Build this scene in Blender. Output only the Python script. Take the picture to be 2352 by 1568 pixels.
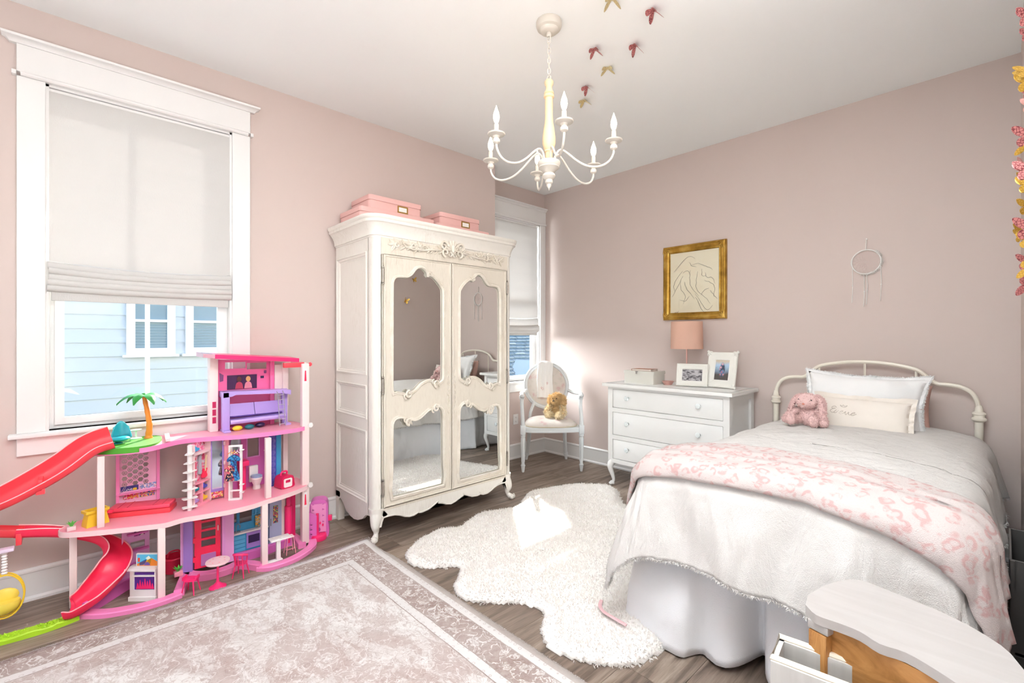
import bpy, bmesh, math, random
import numpy as np
from mathutils import Vector, Matrix, noise as mnoise
random.seed(7)
PI = math.pi
SC = bpy.context.scene
COL = SC.collection
for o in list(bpy.data.objects): bpy.data.objects.remove(o)

# ---------------------------------------------------------------- camera, light, exposure
cam_data = bpy.data.cameras.new('camera'); cam = bpy.data.objects.new('camera', cam_data); COL.objects.link(cam)
YAW = math.radians(46.512)
cam.location = (0, 0, 1.30); cam.rotation_euler = (math.radians(90), 0, YAW)
cam_data.sensor_width = 36; cam_data.lens = 1075 / 2352 * 36
cam_data.shift_y = -(784 - 775.93) / 2352
cam_data.clip_start = 0.02; cam_data.clip_end = 200
SC.camera = cam
vs = SC.view_settings
vs.view_transform = 'Standard'; vs.look = 'None'; vs.gamma = 1.0; vs.use_curve_mapping = False
vs.exposure = 0.97
SUN_DIR = Vector((1.27, -1.02, -1.0)).normalized()
world = bpy.data.worlds.new('sky'); SC.world = world; world.use_nodes = True
wn = world.node_tree; wn.nodes.clear()
w_out = wn.nodes.new('ShaderNodeOutputWorld'); w_bg = wn.nodes.new('ShaderNodeBackground')
w_sky = wn.nodes.new('ShaderNodeTexSky'); w_sky.sky_type = 'NISHITA'; w_sky.sun_disc = False
w_sky.sun_elevation = math.asin(-SUN_DIR.z)
w_sky.sun_rotation = math.atan2(-SUN_DIR.x, -SUN_DIR.y)
w_sky.air_density = 1.0; w_sky.dust_density = 1.5; w_sky.ozone_density = 1.0
w_bg.inputs['Strength'].default_value = 0.30
wn.links.new(w_sky.outputs[0], w_bg.inputs[0]); wn.links.new(w_bg.outputs[0], w_out.inputs[0])
sd = bpy.data.lights.new('sun', 'SUN'); sd.energy = 7.5; sd.angle = math.radians(0.6); sd.color = (1, .96, .9)
sun = bpy.data.objects.new('sun', sd); COL.objects.link(sun)
sun.rotation_euler = SUN_DIR.to_track_quat('-Z', 'Y').to_euler(); sun.location = (-6, 5, 6)
def area(name, loc, look, sx, sy, power, color=(1, 1, 1)):
    d = bpy.data.lights.new(name, 'AREA'); d.shape = 'RECTANGLE'; d.size = sx; d.size_y = sy; d.energy = power; d.color = color
    o = bpy.data.objects.new(name, d); COL.objects.link(o); o.location = loc
    o.rotation_euler = (Vector(look) - Vector(loc)).to_track_quat('-Z', 'Y').to_euler(); return o
# added fill lamp outside the made-up rear window, behind the camera
area('fill_area_rear', (-2.1, -2.75, 1.75), (-1.6, 3.9, 1.5), 1.5, 1.5, 10, (.95, .98, 1))
# added fill: a broad unseen lamp behind the camera aimed at the ceiling
area('fill_bounce', (-.36, -.65, 1.0), (-.30, .05, 3.0), .7, 1.5, 22, (.91, .965, 1))
# added fill spot, out of view, turned up to brighten the ceiling
fl = bpy.data.lights.new('flash_head', 'SPOT'); fl.energy = 2300; fl.spot_size = math.radians(52); fl.spot_blend = 1.0; fl.shadow_soft_size = .25; fl.color = (.87, .95, 1)
flo = bpy.data.objects.new('flash_head', fl); COL.objects.link(flo); flo.location = (-.25, -.30, 1.10)
flo.rotation_euler = (Vector((-.22, .80, 2.95)) - flo.location).to_track_quat('-Z', 'Y').to_euler()
# added area lamp outside the alcove window, standing in for daylight
area('daylight_fill_alcove', (-4.6, 3.2, 1.75), (-3.6, 3.55, 1.25), .8, .9, 85, (.93, .97, 1))

# ---------------------------------------------------------------- materials
def lin(h):
    if isinstance(h, str):
        h = h.lstrip('#'); h = h if len(h) == 6 else ''.join(q * 2 for q in h); c = [int(h[i:i+2], 16) / 255 for i in (0, 2, 4)]
    else: c = list(h)
    return tuple((x / 12.92 if x <= .04045 else ((x + .055) / 1.055) ** 2.4) for x in c) + (1,)
class G:
    def __init__(s, name, color='#ffffff', rough=.5, metal=0, **kw):
        s.m = bpy.data.materials.new(name); s.m.use_nodes = True; s.t = s.m.node_tree
        s.b = s.t.nodes['Principled BSDF']; s.out = s.t.nodes['Material Output']
        s.b.inputs['Base Color'].default_value = lin(color); s.b.inputs['Roughness'].default_value = rough
        s.b.inputs['Metallic'].default_value = metal
        for k, v in kw.items(): s.b.inputs[k.replace('_', ' ')].default_value = v
    def n(s, typ, _out=0, props=None, **ins):
        nd = s.t.nodes.new('ShaderNode' + typ)
        for k, v in (props or {}).items(): setattr(nd, k, v)
        for k, v in ins.items():
            k = k.replace('_', ' ')
            if k.isdigit(): k = int(k)
            s.put(nd.inputs[k], v)
        return nd.outputs[_out]
    def put(s, inp, v):
        if isinstance(v, bpy.types.NodeSocket): s.t.links.new(v, inp)
        elif isinstance(v, str): inp.default_value = lin(v)
        else: inp.default_value = v
    def coord(s, kind='Object', scale=None, rot=None, loc=None):
        c = s.t.nodes.new('ShaderNodeTexCoord').outputs[kind]
        if scale or rot or loc:
            mp = s.t.nodes.new('ShaderNodeMapping'); s.t.links.new(c, mp.inputs[0])
            if loc: mp.inputs[1].default_value = loc
            if rot: mp.inputs[2].default_value = rot
            if scale: mp.inputs[3].default_value = scale if not isinstance(scale, (int, float)) else (scale,) * 3
            c = mp.outputs[0]
        return c
    def noise(s, vec, scale=5, detail=2, rough=.5, dist=0, out=0):
        return s.n('TexNoise', out, Vector=vec, Scale=scale, Detail=detail, Roughness=rough, Distortion=dist)
    def voro(s, vec, scale=5, rnd=1, feature='F1', out=0, **kw):
        return s.n('TexVoronoi', out, {'feature': feature}, Vector=vec, Scale=scale, Randomness=rnd, **kw)
    def math(s, op, a, b=0, c=0, clamp=False):
        nd = s.t.nodes.new('ShaderNodeMath'); nd.operation = op; nd.use_clamp = clamp
        for i, v in enumerate((a, b, c)): s.put(nd.inputs[i], v)
        return nd.outputs[0]
    def ramp(s, fac, stops, interp='LINEAR'):
        nd = s.t.nodes.new('ShaderNodeValToRGB'); s.put(nd.inputs[0], fac); e = nd.color_ramp.elements; nd.color_ramp.interpolation = interp
        while len(e) < len(stops): e.new(.5)
        for i, (p, c) in enumerate(stops):
            e[i].position = p; e[i].color = lin(c) if isinstance(c, str) else (c, c, c, 1)
        return nd.outputs[0]
    def mix(s, fac, a, b, blend='MIX'):
        nd = s.t.nodes.new('ShaderNodeMix'); nd.data_type = 'RGBA'; nd.blend_type = blend
        s.put(nd.inputs[0], fac); s.put(nd.inputs[6], a); s.put(nd.inputs[7], b); return nd.outputs[2]
    def sep(s, v): nd = s.t.nodes.new('ShaderNodeSeparateXYZ'); s.t.links.new(v, nd.inputs[0]); return nd.outputs
    def comb(s, x, y, z=0): return s.n('CombineXYZ', 0, None, X=x, Y=y, Z=z)
    def color(s, c): s.put(s.b.inputs['Base Color'], c); return s
    def bump(s, h, strength=.3, dist=.01):
        nd = s.t.nodes.new('ShaderNodeBump'); nd.inputs['Strength'].default_value = strength; nd.inputs['Distance'].default_value = dist
        s.put(nd.inputs['Height'], h); s.t.links.new(nd.outputs[0], s.b.inputs['Normal']); return s
MATS = {}
def mat(name, color='#fff', rough=.5, metal=0, bump=None, **kw):
    """plain painted / plastic / metal material; bump = (scale, strength, distance)"""
    if name in MATS: return MATS[name]
    g = G(name, color, rough, metal, **kw)
    if bump: g.bump(g.noise(g.coord(), bump[0], 3), bump[1], bump[2] if len(bump) > 2 else .002)
    MATS[name] = g.m; return g.m
def pl(name, color, rough=.35): return mat('plastic_' + name, color, rough, bump=(60, .05, .001))

# ---------------------------------------------------------------- mesh builder
def spline(pts, n=6, closed=False):
    P = [Vector(p) for p in pts]; N = len(P); out = []
    rng = range(N if closed else N - 1)
    for i in rng:
        if closed: a, b, c, d = P[(i - 1) % N], P[i], P[(i + 1) % N], P[(i + 2) % N]
        else: b, c = P[i], P[i + 1]; a = P[i - 1] if i else b * 2 - c; d = P[i + 2] if i + 2 < N else c * 2 - b
        for k in range(n):
            t = k / n
            out.append(.5 * ((2 * b) + (c - a) * t + (2 * a - 5 * b + 4 * c - d) * t * t + (3 * b - a - 3 * c + d) * t ** 3))
    if not closed: out.append(P[-1])
    return out
def rrect(u0, u1, v0, v1, r=0.0, n=4):
    if r <= 0: return [(u0, v0), (u1, v0), (u1, v1), (u0, v1)]
    out = []
    for cx, cy, a0 in ((u1 - r, v0 + r, -PI / 2), (u1 - r, v1 - r, 0), (u0 + r, v1 - r, PI / 2), (u0 + r, v0 + r, PI)):
        for k in range(n + 1):
            a = a0 + PI / 2 * k / n; out.append((cx + r * math.cos(a), cy + r * math.sin(a)))
    return out
def ell(cx, cy, rx, ry, n=24, a0=0): return [(cx + rx * math.cos(a0 + 2 * PI * k / n), cy + ry * math.sin(a0 + 2 * PI * k / n)) for k in range(n)]
MAPS = {'x': lambda o: (lambda u, v, w: (o + w, u, v)), 'y': lambda o: (lambda u, v, w: (u, o + w, v)), 'z': lambda o: (lambda u, v, w: (u, v, o + w))}
def line_map(p, q, z0=0):
    """vertical plane through floor points p -> q: u along, v up, w to the right-hand side"""
    d = Vector((q[0] - p[0], q[1] - p[1])); d.normalize(); nrm = Vector((d.y, -d.x))
    return lambda u, v, w: (p[0] + d.x * u + nrm.x * w, p[1] + d.y * u + nrm.y * w, z0 + v)
def inside(p, L):
    r = False; j = len(L) - 1
    for i in range(len(L)):
        if (L[i][1] > p[1]) != (L[j][1] > p[1]) and p[0] < (L[j][0] - L[i][0]) * (p[1] - L[i][1]) / (L[j][1] - L[i][1]) + L[i][0]: r = not r
        j = i
    return r
class MB:
    def __init__(s): s.bm = bmesh.new()
    def box(s, x0, x1, y0, y1, z0, z1, bev=0, seg=2, M=None):
        vs = [s.bm.verts.new((x, y, z)) for x in (x0, x1) for y in (y0, y1) for z in (z0, z1)]
        fs = [s.bm.faces.new([vs[i] for i in f]) for f in ((0, 1, 3, 2), (4, 6, 7, 5), (0, 4, 5, 1), (2, 3, 7, 6), (0, 2, 6, 4), (1, 5, 7, 3))]
        if bev:
            es = list({e for f in fs for e in f.edges})
            r = bmesh.ops.bevel(s.bm, geom=es, offset=bev, segments=seg, affect='EDGES', profile=.5)
            vs = list({v for f in r['faces'] for v in f.verts} | {v for v in vs if v.is_valid})
        if M is not None: bmesh.ops.transform(s.bm, matrix=M, verts=[v for v in vs if v.is_valid])
        return s
    def cbox(s, c, sx, sy, sz, bev=0, M=None, seg=2):
        return s.box(c[0] - sx / 2, c[0] + sx / 2, c[1] - sy / 2, c[1] + sy / 2, c[2] - sz / 2, c[2] + sz / 2, bev, seg, M)
    def rings(s, rings, cap0=True, cap1=True, closed=True):
        R = [[s.bm.verts.new(p) for p in r] for r in rings]
        for a, b in zip(R, R[1:]):
            n = len(a)
            for i in range(n if closed else n - 1):
                j = (i + 1) % n
                try: s.bm.faces.new((a[i], a[j], b[j], b[i]))
                except ValueError: pass
        if closed:
            if cap0 and len(R[0]) > 2: s.bm.faces.new(R[0][::-1])
            if cap1 and len(R[-1]) > 2: s.bm.faces.new(R[-1])
        return s
    def tube(s, pts, r, n=8, cap=True, closed=False, flat=1.0):
        """r = number, list or function of t in 0..1"""
        P = [Vector(p) for p in pts]; N = len(P)
        T = []
        for i in range(N):
            a = P[(i - 1) % N] if (closed or i) else P[0]; b = P[(i + 1) % N] if (closed or i < N - 1) else P[-1]
            t = (b - a); T.append(t.normalized() if t.length > 1e-9 else Vector((0, 0, 1)))
        up = Vector((0, 0, 1)) if abs(T[0].z) < .9 else Vector((1, 0, 0))
        u = T[0].cross(up).normalized(); rings = []
        for i in range(N):
            u = (u - T[i] * u.dot(T[i])); u = u.normalized() if u.length > 1e-6 else T[i].orthogonal().normalized()
            v = T[i].cross(u)
            rr = r(i / max(1, N - 1)) if callable(r) else (r[i] if isinstance(r, (list, tuple)) else r)
            rings.append([P[i] + u * rr * math.cos(2 * PI * k / n) + v * rr * flat * math.sin(2 * PI * k / n) for k in range(n)])
        if closed: rings.append(rings[0]); cap = False
        return s.rings(rings, cap, cap)
    def cyl(s, p, q, r, r2=None, n=16): return s.tube([p, q], [r, r if r2 is None else r2], n)
    def lathe(s, prof, c=(0, 0, 0), n=24, M=None, sx=1, sy=1):
        rings = []
        for r, z in prof:
            ring = [Vector((max(r, 1e-5) * math.cos(2 * PI * k / n) * sx, max(r, 1e-5) * math.sin(2 * PI * k / n) * sy, z)) for k in range(n)]
            if M is not None: ring = [M @ p for p in ring]
            rings.append([p + Vector(c) for p in ring])
        return s.rings(rings)
    def sph(s, c, r, n=12, m=8, M=None, f=None):
        rx, ry, rz = (r, r, r) if isinstance(r, (int, float)) else r
        rings = []
        for i in range(m + 1):
            th = PI * i / m; ring = []
            for k in range(n):
                p = Vector((rx * max(math.sin(th), 1e-4) * math.cos(2 * PI * k / n), ry * max(math.sin(th), 1e-4) * math.sin(2 * PI * k / n), -rz * math.cos(th)))
                if f: p = f(p)
                if M is not None: p = M @ p
                ring.append(p + Vector(c))
            rings.append(ring)
        return s.rings(rings)
    def plate(s, outer, holes, th, mp, bev=0):
        """flat board of thickness th cut from an outline with holes; mp maps (u,v,w)"""
        b2 = bmesh.new()
        if holes:
            from mathutils.geometry import delaunay_2d_cdt
            co, eg = [], []
            for loop in [outer] + list(holes):
                n0 = len(co); co += [Vector((p[0], p[1])) for p in loop]; eg += [(n0 + k, n0 + (k + 1) % len(loop)) for k in range(len(loop))]
            r_ = delaunay_2d_cdt(co, eg, [], 1, 1e-7)
            loops_ = [[(p[0], p[1]) for p in l] for l in [outer] + list(holes)]
            vv = [b2.verts.new((p.x, p.y, 0)) for p in r_[0]]
            for f in r_[2]:
                c_ = (sum(r_[0][k].x for k in f) / len(f), sum(r_[0][k].y for k in f) / len(f))
                if inside(c_, loops_[0]) and not any(inside(c_, l) for l in loops_[1:]): b2.faces.new([vv[k] for k in f])
        else:
            f = b2.faces.new([b2.verts.new((p[0], p[1], 0)) for p in outer])
            if len(outer) > 4: bmesh.ops.triangulate(b2, faces=[f])
        bmesh.ops.recalc_face_normals(b2, faces=b2.faces)
        r = bmesh.ops.extrude_face_region(b2, geom=list(b2.faces))
        bmesh.ops.translate(b2, verts=[g for g in r['geom'] if isinstance(g, bmesh.types.BMVert)], vec=(0, 0, th))
        bmesh.ops.recalc_face_normals(b2, faces=b2.faces)
        for v in b2.verts: v.co = mp(v.co.x, v.co.y, v.co.z)
        s.absorb(b2); return s
    def absorb(s, b2):
        me = bpy.data.meshes.new('tmp'); b2.to_mesh(me); b2.free(); s.bm.from_mesh(me); bpy.data.meshes.remove(me); return s
    def sweep(s, path, prof, closed=False, mp=None, cap=True):
        """sweep a profile [(out, up)] along a 2-D path (u,v); out = to the right of travel; mp maps (u,v,w=up)"""
        P = [Vector((p[0], p[1])) for p in path]; N = len(P); rings = []
        for i in range(N):
            a = P[(i - 1) % N] if (closed or i) else None; b = P[(i + 1) % N] if (closed or i < N - 1) else None
            d0 = (P[i] - a).normalized() if a is not None else None; d1 = (b - P[i]).normalized() if b is not None else None
            if d0 is None: d0 = d1
            if d1 is None: d1 = d0
            n0 = Vector((d0.y, -d0.x)); n1 = Vector((d1.y, -d1.x)); m = n0 + n1
            m = m / max(m.length_squared / 2, .35) if m.length > 1e-6 else n0
            rings.append([(mp or (lambda u, v, w: (u, v, w)))(P[i].x + m.x * o, P[i].y + m.y * o, w) for o, w in prof])
        if closed: rings.append(rings[0]); cap = False
        return s.rings(rings, cap, cap)
    def grid(s, f, nu, nv, thick=0):
        V = [[s.bm.verts.new(f(i / nu, j / nv)) for j in range(nv + 1)] for i in range(nu + 1)]
        for i in range(nu):
            for j in range(nv): s.bm.faces.new((V[i][j], V[i + 1][j], V[i + 1][j + 1], V[i][j + 1]))
        return s
    def obj(s, name, m, parent=None, smooth=35, fix=True, local=None):
        if fix: bmesh.ops.recalc_face_normals(s.bm, faces=s.bm.faces)
        me = bpy.data.meshes.new(name); s.bm.to_mesh(me); s.bm.free()
        return link_mesh(name, me, m, parent, smooth)
ROOTLOC = {}
def link_mesh(name, me, m, parent=None, smooth=35):
    if parent is not None and parent.name in ROOTLOC:
        me.transform(Matrix.Translation(-ROOTLOC[parent.name]))
    ms = m if isinstance(m, (list, tuple)) else [m]
    for x in ms: me.materials.append(x)
    if smooth:
        me.polygons.foreach_set('use_smooth', [True] * len(me.polygons))
        if smooth < 180: me.set_sharp_from_angle(angle=math.radians(smooth))
    o = bpy.data.objects.new(name, me); COL.objects.link(o)
    if parent is not None:
        o.parent = parent
        if parent.name in ROOTLOC: ROOTLOC[o.name] = ROOTLOC[parent.name]
    return o
def thing(name, label, cat, loc=(0, 0, 0), rot=0, group=None, world=True):
    """Empty at the base of a thing; with world=True its parts are given in world coordinates"""
    o = bpy.data.objects.new(name, None); COL.objects.link(o); o.empty_display_size = .05
    o.location = loc; o.rotation_euler = (0, 0, rot)
    o['label'] = label; o['category'] = cat
    if group: o['group'] = group
    if world: ROOTLOC[o.name] = Vector(loc)
    return o
def tag(o, label, cat, group=None, kind=None):
    o['label'] = label; o['category'] = cat
    if group: o['group'] = group
    if kind: o['kind'] = kind
    return o
def single(mb, name, m, label, cat, loc=(0, 0, 0), group=None, smooth=35):
    """a thing that is one mesh, given in world coordinates, origin at loc"""
    bmesh.ops.recalc_face_normals(mb.bm, faces=mb.bm.faces)
    me = bpy.data.meshes.new(name); mb.bm.to_mesh(me); mb.bm.free(); me.transform(Matrix.Translation(-Vector(loc)))
    o = link_mesh(name, me, m, None, smooth); o.location = loc
    ROOTLOC[o.name] = Vector(loc)
    return tag(o, label, cat, group)
def dup(root, loc=None, rot=None, label=None, group=None, scale=None):
    def cp(o, par):
        c = o.copy(); COL.objects.link(c); c.parent = par
        for ch in list(o.children): cp(ch, c)
        return c
    r = cp(root, None)
    if loc is not None: r.location = loc
    if rot is not None: r.rotation_euler = rot if isinstance(rot, (tuple, list)) else (0, 0, rot)
    if scale is not None: r.scale = (scale,) * 3
    if label: r['label'] = label
    if group: r['group'] = group
    return r
def struct(o): o['kind'] = 'structure'; return o
def fur(name, pts, nrm, length, width, m, parent=None, lean=.5, seed=1, gravity=0.0):
    """a coat of bent blades (two faces each) as one mesh"""
    rng = np.random.default_rng(seed); pts = np.asarray(pts, float); nrm = np.asarray(nrm, float); n = len(pts)
    nrm /= np.maximum(np.linalg.norm(nrm, axis=1, keepdims=True), 1e-9)
    d = nrm + rng.normal(0, lean, (n, 3)); d[:, 2] -= gravity
    d /= np.linalg.norm(d, axis=1, keepdims=True)
    L = length * rng.uniform(.6, 1.15, (n, 1)); side = np.cross(d, rng.normal(0, 1, (n, 3))); side /= np.linalg.norm(side, axis=1, keepdims=True)
    bend = rng.normal(0, .35, (n, 3)); 
    a = pts - side * width / 2; b = pts + side * width / 2
    mid = pts + d * L * .55; c1 = mid - side * width * .4; c2 = mid + side * width * .4
    tip = mid + (d + bend * .8) * L * .45
    V = np.stack([a, b, c2, c1, tip], 1).reshape(-1, 3); base = (np.arange(n) * 5)[:, None]
    q = base + np.array([0, 1, 2, 3]); t = base + np.array([3, 2, 4])
    me = bpy.data.meshes.new(name); me.vertices.add(len(V)); me.vertices.foreach_set('co', V.ravel().astype(np.float32))
    me.loops.add(n * 7); li = np.concatenate([q, t], 1).ravel(); me.loops.foreach_set('vertex_index', li.astype(np.int32))
    me.polygons.add(n * 2); st = np.empty(n * 2, np.int32); st[0::2] = np.arange(n) * 7; st[1::2] = np.arange(n) * 7 + 4
    me.polygons.foreach_set('loop_start', st); me.update(calc_edges=True); me.validate()
    o = link_mesh(name, me, m, parent, 180); o['kind'] = 'stuff'; return o
def scatter_on(me_objs, n, seed=1):
    """random points + normals on mesh objects (mesh data space)"""
    rng = random.Random(seed); P = []; Nn = []
    for o in me_objs:
        me = o.data; me.calc_loop_triangles(); tris = me.loop_triangles; ar = [t.area for t in tris]
        ch = rng.choices(range(len(tris)), weights=ar, k=n // len(me_objs))
        for i in ch:
            t = tris[i]; a, b, c = (me.vertices[k].co for k in t.vertices); r1, r2 = rng.random(), rng.random()
            if r1 + r2 > 1: r1, r2 = 1 - r1, 1 - r2
            P.append(tuple(a + (b - a) * r1 + (c - a) * r2)); Nn.append(tuple(t.normal))
    return P, Nn
def fbm(x, y=0, z=0, o=3):
    return mnoise.fractal(Vector((x, y, z)), 1.0, 2.0, o)

# ---------------------------------------------------------------- common materials
def wall_mat():
    g = G('wall_paint_rose', '#d0c0b9', .75); c = g.coord()
    g.bump(g.noise(c, 260, 3), .06, .002); return g.m
M_WALL = wall_mat()
M_CEIL = mat('ceiling_paint', '#f4f5f4', .85, bump=(200, .05, .002))
M_TRIM = mat('trim_paint_white', '#e9e8e6', .4, bump=(90, .04, .001))
M_VINYL = mat('window_vinyl', '#f2f4f3', .35)
def glass_mat():
    g = G('window_glass'); g.t.nodes.remove(g.b)
    tr = g.t.nodes.new('ShaderNodeBsdfTransparent'); tr.inputs[0].default_value = (.985, .995, .992, 1)
    gl = g.t.nodes.new('ShaderNodeBsdfGlossy'); gl.inputs['Roughness'].default_value = .02
    lw = g.t.nodes.new('ShaderNodeLayerWeight'); lw.inputs[0].default_value = .5
    mx = g.t.nodes.new('ShaderNodeMixShader'); g.t.links.new(g.math('ADD', g.math('MULTIPLY', g.math('POWER', lw.outputs['Facing'], 4.0), .5), .03), mx.inputs[0])
    g.t.links.new(tr.outputs[0], mx.inputs[1]); g.t.links.new(gl.outputs[0], mx.inputs[2]); g.t.links.new(mx.outputs[0], g.out.inputs[0])
    return g.m
M_GLASS = glass_mat()
def fabric_trans(name, col, fac=.45, scale=300, st=.3):
    g = G(name, col, .9); tl = g.t.nodes.new('ShaderNodeBsdfTranslucent'); tl.inputs[0].default_value = lin(col)
    mx = g.t.nodes.new('ShaderNodeMixShader'); mx.inputs[0].default_value = fac
    c = g.coord(scale=(1, 1, .25)); g.bump(g.noise(c, scale, 2), st, .002)
    g.t.links.new(g.b.outputs[0], mx.inputs[1]); g.t.links.new(tl.outputs[0], mx.inputs[2]); g.t.links.new(mx.outputs[0], g.out.inputs[0])
    return g.m
def cloth(name, col, scale=400, st=.25, big=0.0, rough=.9, **kw):
    g = G(name, col, rough, **kw); c = g.coord(); h = g.noise(c, scale, 2)
    if big: h = g.math('ADD', g.math('MULTIPLY', g.noise(c, 14, 4, .6, 1.2), big), h)
    g.bump(h, st, .004); MATS[name] = g.m; return g.m

# ---------------------------------------------------------------- shell of the room
XM, XN, YB, HC, XR, YF = -3.34, -3.655, 3.984, 2.945, 0.062, -2.55
YJ = 2.945          # where the main left wall steps back into the alcove
TH = .14            # wall thickness
W1 = (-.082, .745, .83, 2.585)      # opening of the left window: y0 y1 z0 z1
W2 = (3.165, 3.898, .83, 2.58)
W3 = (-2.9, -1.3, .85, 2.40)        # unseen rear window added for fill light, in x
wl = MB().plate([(YF, 0), (YJ, 0), (YJ, HC), (YF, HC)], [[(W1[0], W1[2]), (W1[1], W1[2]), (W1[1], W1[3]), (W1[0], W1[3])]], -TH, MAPS['x'](XM))
wl.box(XN, XM - TH, YJ - .12, YJ, 0, HC)
struct(wl.obj('wall_left', M_WALL, smooth=0))
wa = MB().plate([(YJ, 0), (YB, 0), (YB, HC), (YJ, HC)], [[(W2[0], W2[2]), (W2[1], W2[2]), (W2[1], W2[3]), (W2[0], W2[3])]], -TH, MAPS['x'](XN))
struct(wa.obj('wall_alcove', M_WALL, smooth=0))
struct(MB().box(XN - TH, XR + .12, YB, YB + .12, 0, HC).obj('wall_back', M_WALL, smooth=0))
struct(MB().box(XR, XR + .12, YF, YB, 0, HC).obj('wall_right', M_WALL, smooth=0))
wf = MB().plate([(XM - TH, 0), (XR + .12, 0), (XR + .12, HC), (XM - TH, HC)], [[(W3[0], W3[2]), (W3[1], W3[2]), (W3[1], W3[3]), (W3[0], W3[3])]], -.12, MAPS['y'](YF))
struct(wf.obj('wall_front', M_WALL, smooth=0))
struct(MB().box(XN - TH, XR + .12, YF - .12, YB + .12, HC, HC + .1).obj('ceiling', M_CEIL, smooth=0))
# floor: sub-floor with planks laid on it
def plank_mat():
    g = G('floor_plank_oak', '#8a7768', .42)
    info = g.t.nodes.new('ShaderNodeObjectInfo').outputs
    c = g.coord(); off = g.math('MULTIPLY', info['Random'], 37.0); v = g.n('VectorMath', 0, {'operation': 'ADD'}, **{'0': c, '1': g.comb(off, off, off)})
    mp = g.n('Mapping', 0, None, Vector=v, Scale=(1, .06, 1))
    warp = g.noise(v, 2.2, 3, .5); grain = g.noise(mp, 55, 6, .65, .6)
    streak = g.noise(g.n('Mapping', 0, None, Vector=v, Scale=(1, .12, 1)), 11, 4, .6, 1.5)
    f = g.math('ADD', g.math('MULTIPLY', grain, .55), g.math('MULTIPLY', streak, .6)); f = g.math('ADD', f, g.math('MULTIPLY', g.math('SUBTRACT', warp, .5), .35))
    col = g.ramp(f, [(.33, '#4f443c'), (.46, '#726459'), (.58, '#948579'), (.74, '#b3a599')])
    tint = g.ramp(info['Random'], [(0, '#c9bfb9'), (.35, '#f5efe8'), (.7, '#b9aca4'), (1, '#fff8ee')])
    g.color(g.mix(.75, col, tint, 'MULTIPLY')); g.bump(grain, .18, .002)
    g.put(g.b.inputs['Roughness'], g.ramp(grain, [(.2, .38), (.8, .55)])); return g.m
M_PLANK = plank_mat()
floor = struct(MB().box(XN - TH, XR + .12, YF - .12, YB + .12, -.12, -.012).obj('floor', mat('sub_floor', '#3a322c', .8), smooth=0))
PL, PW = 1.28, .22
base_plank = {}
def plank(x0, x1, y0, y1):
    key = (round(x1 - x0, 3), round(y1 - y0, 3))
    if key not in base_plank:
        o = MB().box(-(x1 - x0) / 2 + .0006, (x1 - x0) / 2 - .0006, -(y1 - y0) / 2 + .0006, (y1 - y0) / 2 - .0006, -.012, 0, .0012, 1).obj('plank', M_PLANK, floor, smooth=0)
        base_plank[key] = o
    else:
        o = base_plank[key].copy(); COL.objects.link(o)
    o.location = ((x0 + x1) / 2, (y0 + y1) / 2, 0)
joints = {0: 1.605, 8: 1.515, 9: 2.11, 10: 1.367, 5: .9, 4: 2.3, 3: 1.2, 2: 2.0, 1: .45, 6: 1.75, 7: 2.6, 11: .3, 12: 2.7, 13: 1.7}
for k in range(-4, 14):
    x1 = -.83 - PW * k; x0 = x1 - PW; x0c = max(x0, XN + .002); x1c = min(x1, XR - .002)
    if x1c - x0c < .02: continue
    j = joints.get(k, (.37 * k * k) % PL); j -= math.ceil((j - YF) / PL) * PL
    while j < YB:
        ya, yb = max(j, YF + .002), min(j + PL, YB - .002)
        if x1c <= XM + .01 and yb < YJ - .002: j += PL; continue
        if x1c < XM + .01: ya = max(ya, YJ)
        elif x0c < XM and yb < YJ + .3 and ya < YJ: x0u = XM - .01
        if yb - ya > .03: plank(x0c, x1c, ya, yb)
        j += PL
# baseboards: board, cap bead and shoe moulding in one profile
BBP = [(0, 0), (.026, 0), (.026, .012), (.016, .022), (.015, .135), (.018, .140), (.018, .148), (.008, .157), (0, .157)]
def baseboard(name, path): struct(MB().sweep(path, BBP).obj(name, M_TRIM, smooth=30))
baseboard('baseboard_left', [(XM, YF), (XM, YJ), (XN, YJ), (XN, YB)])
baseboard('baseboard_back', [(XN, YB), (XR, YB)])
baseboard('baseboard_right', [(XR, YB), (XR, YF)])
baseboard('baseboard_front', [(XR, YF), (XM, YF)])

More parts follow.
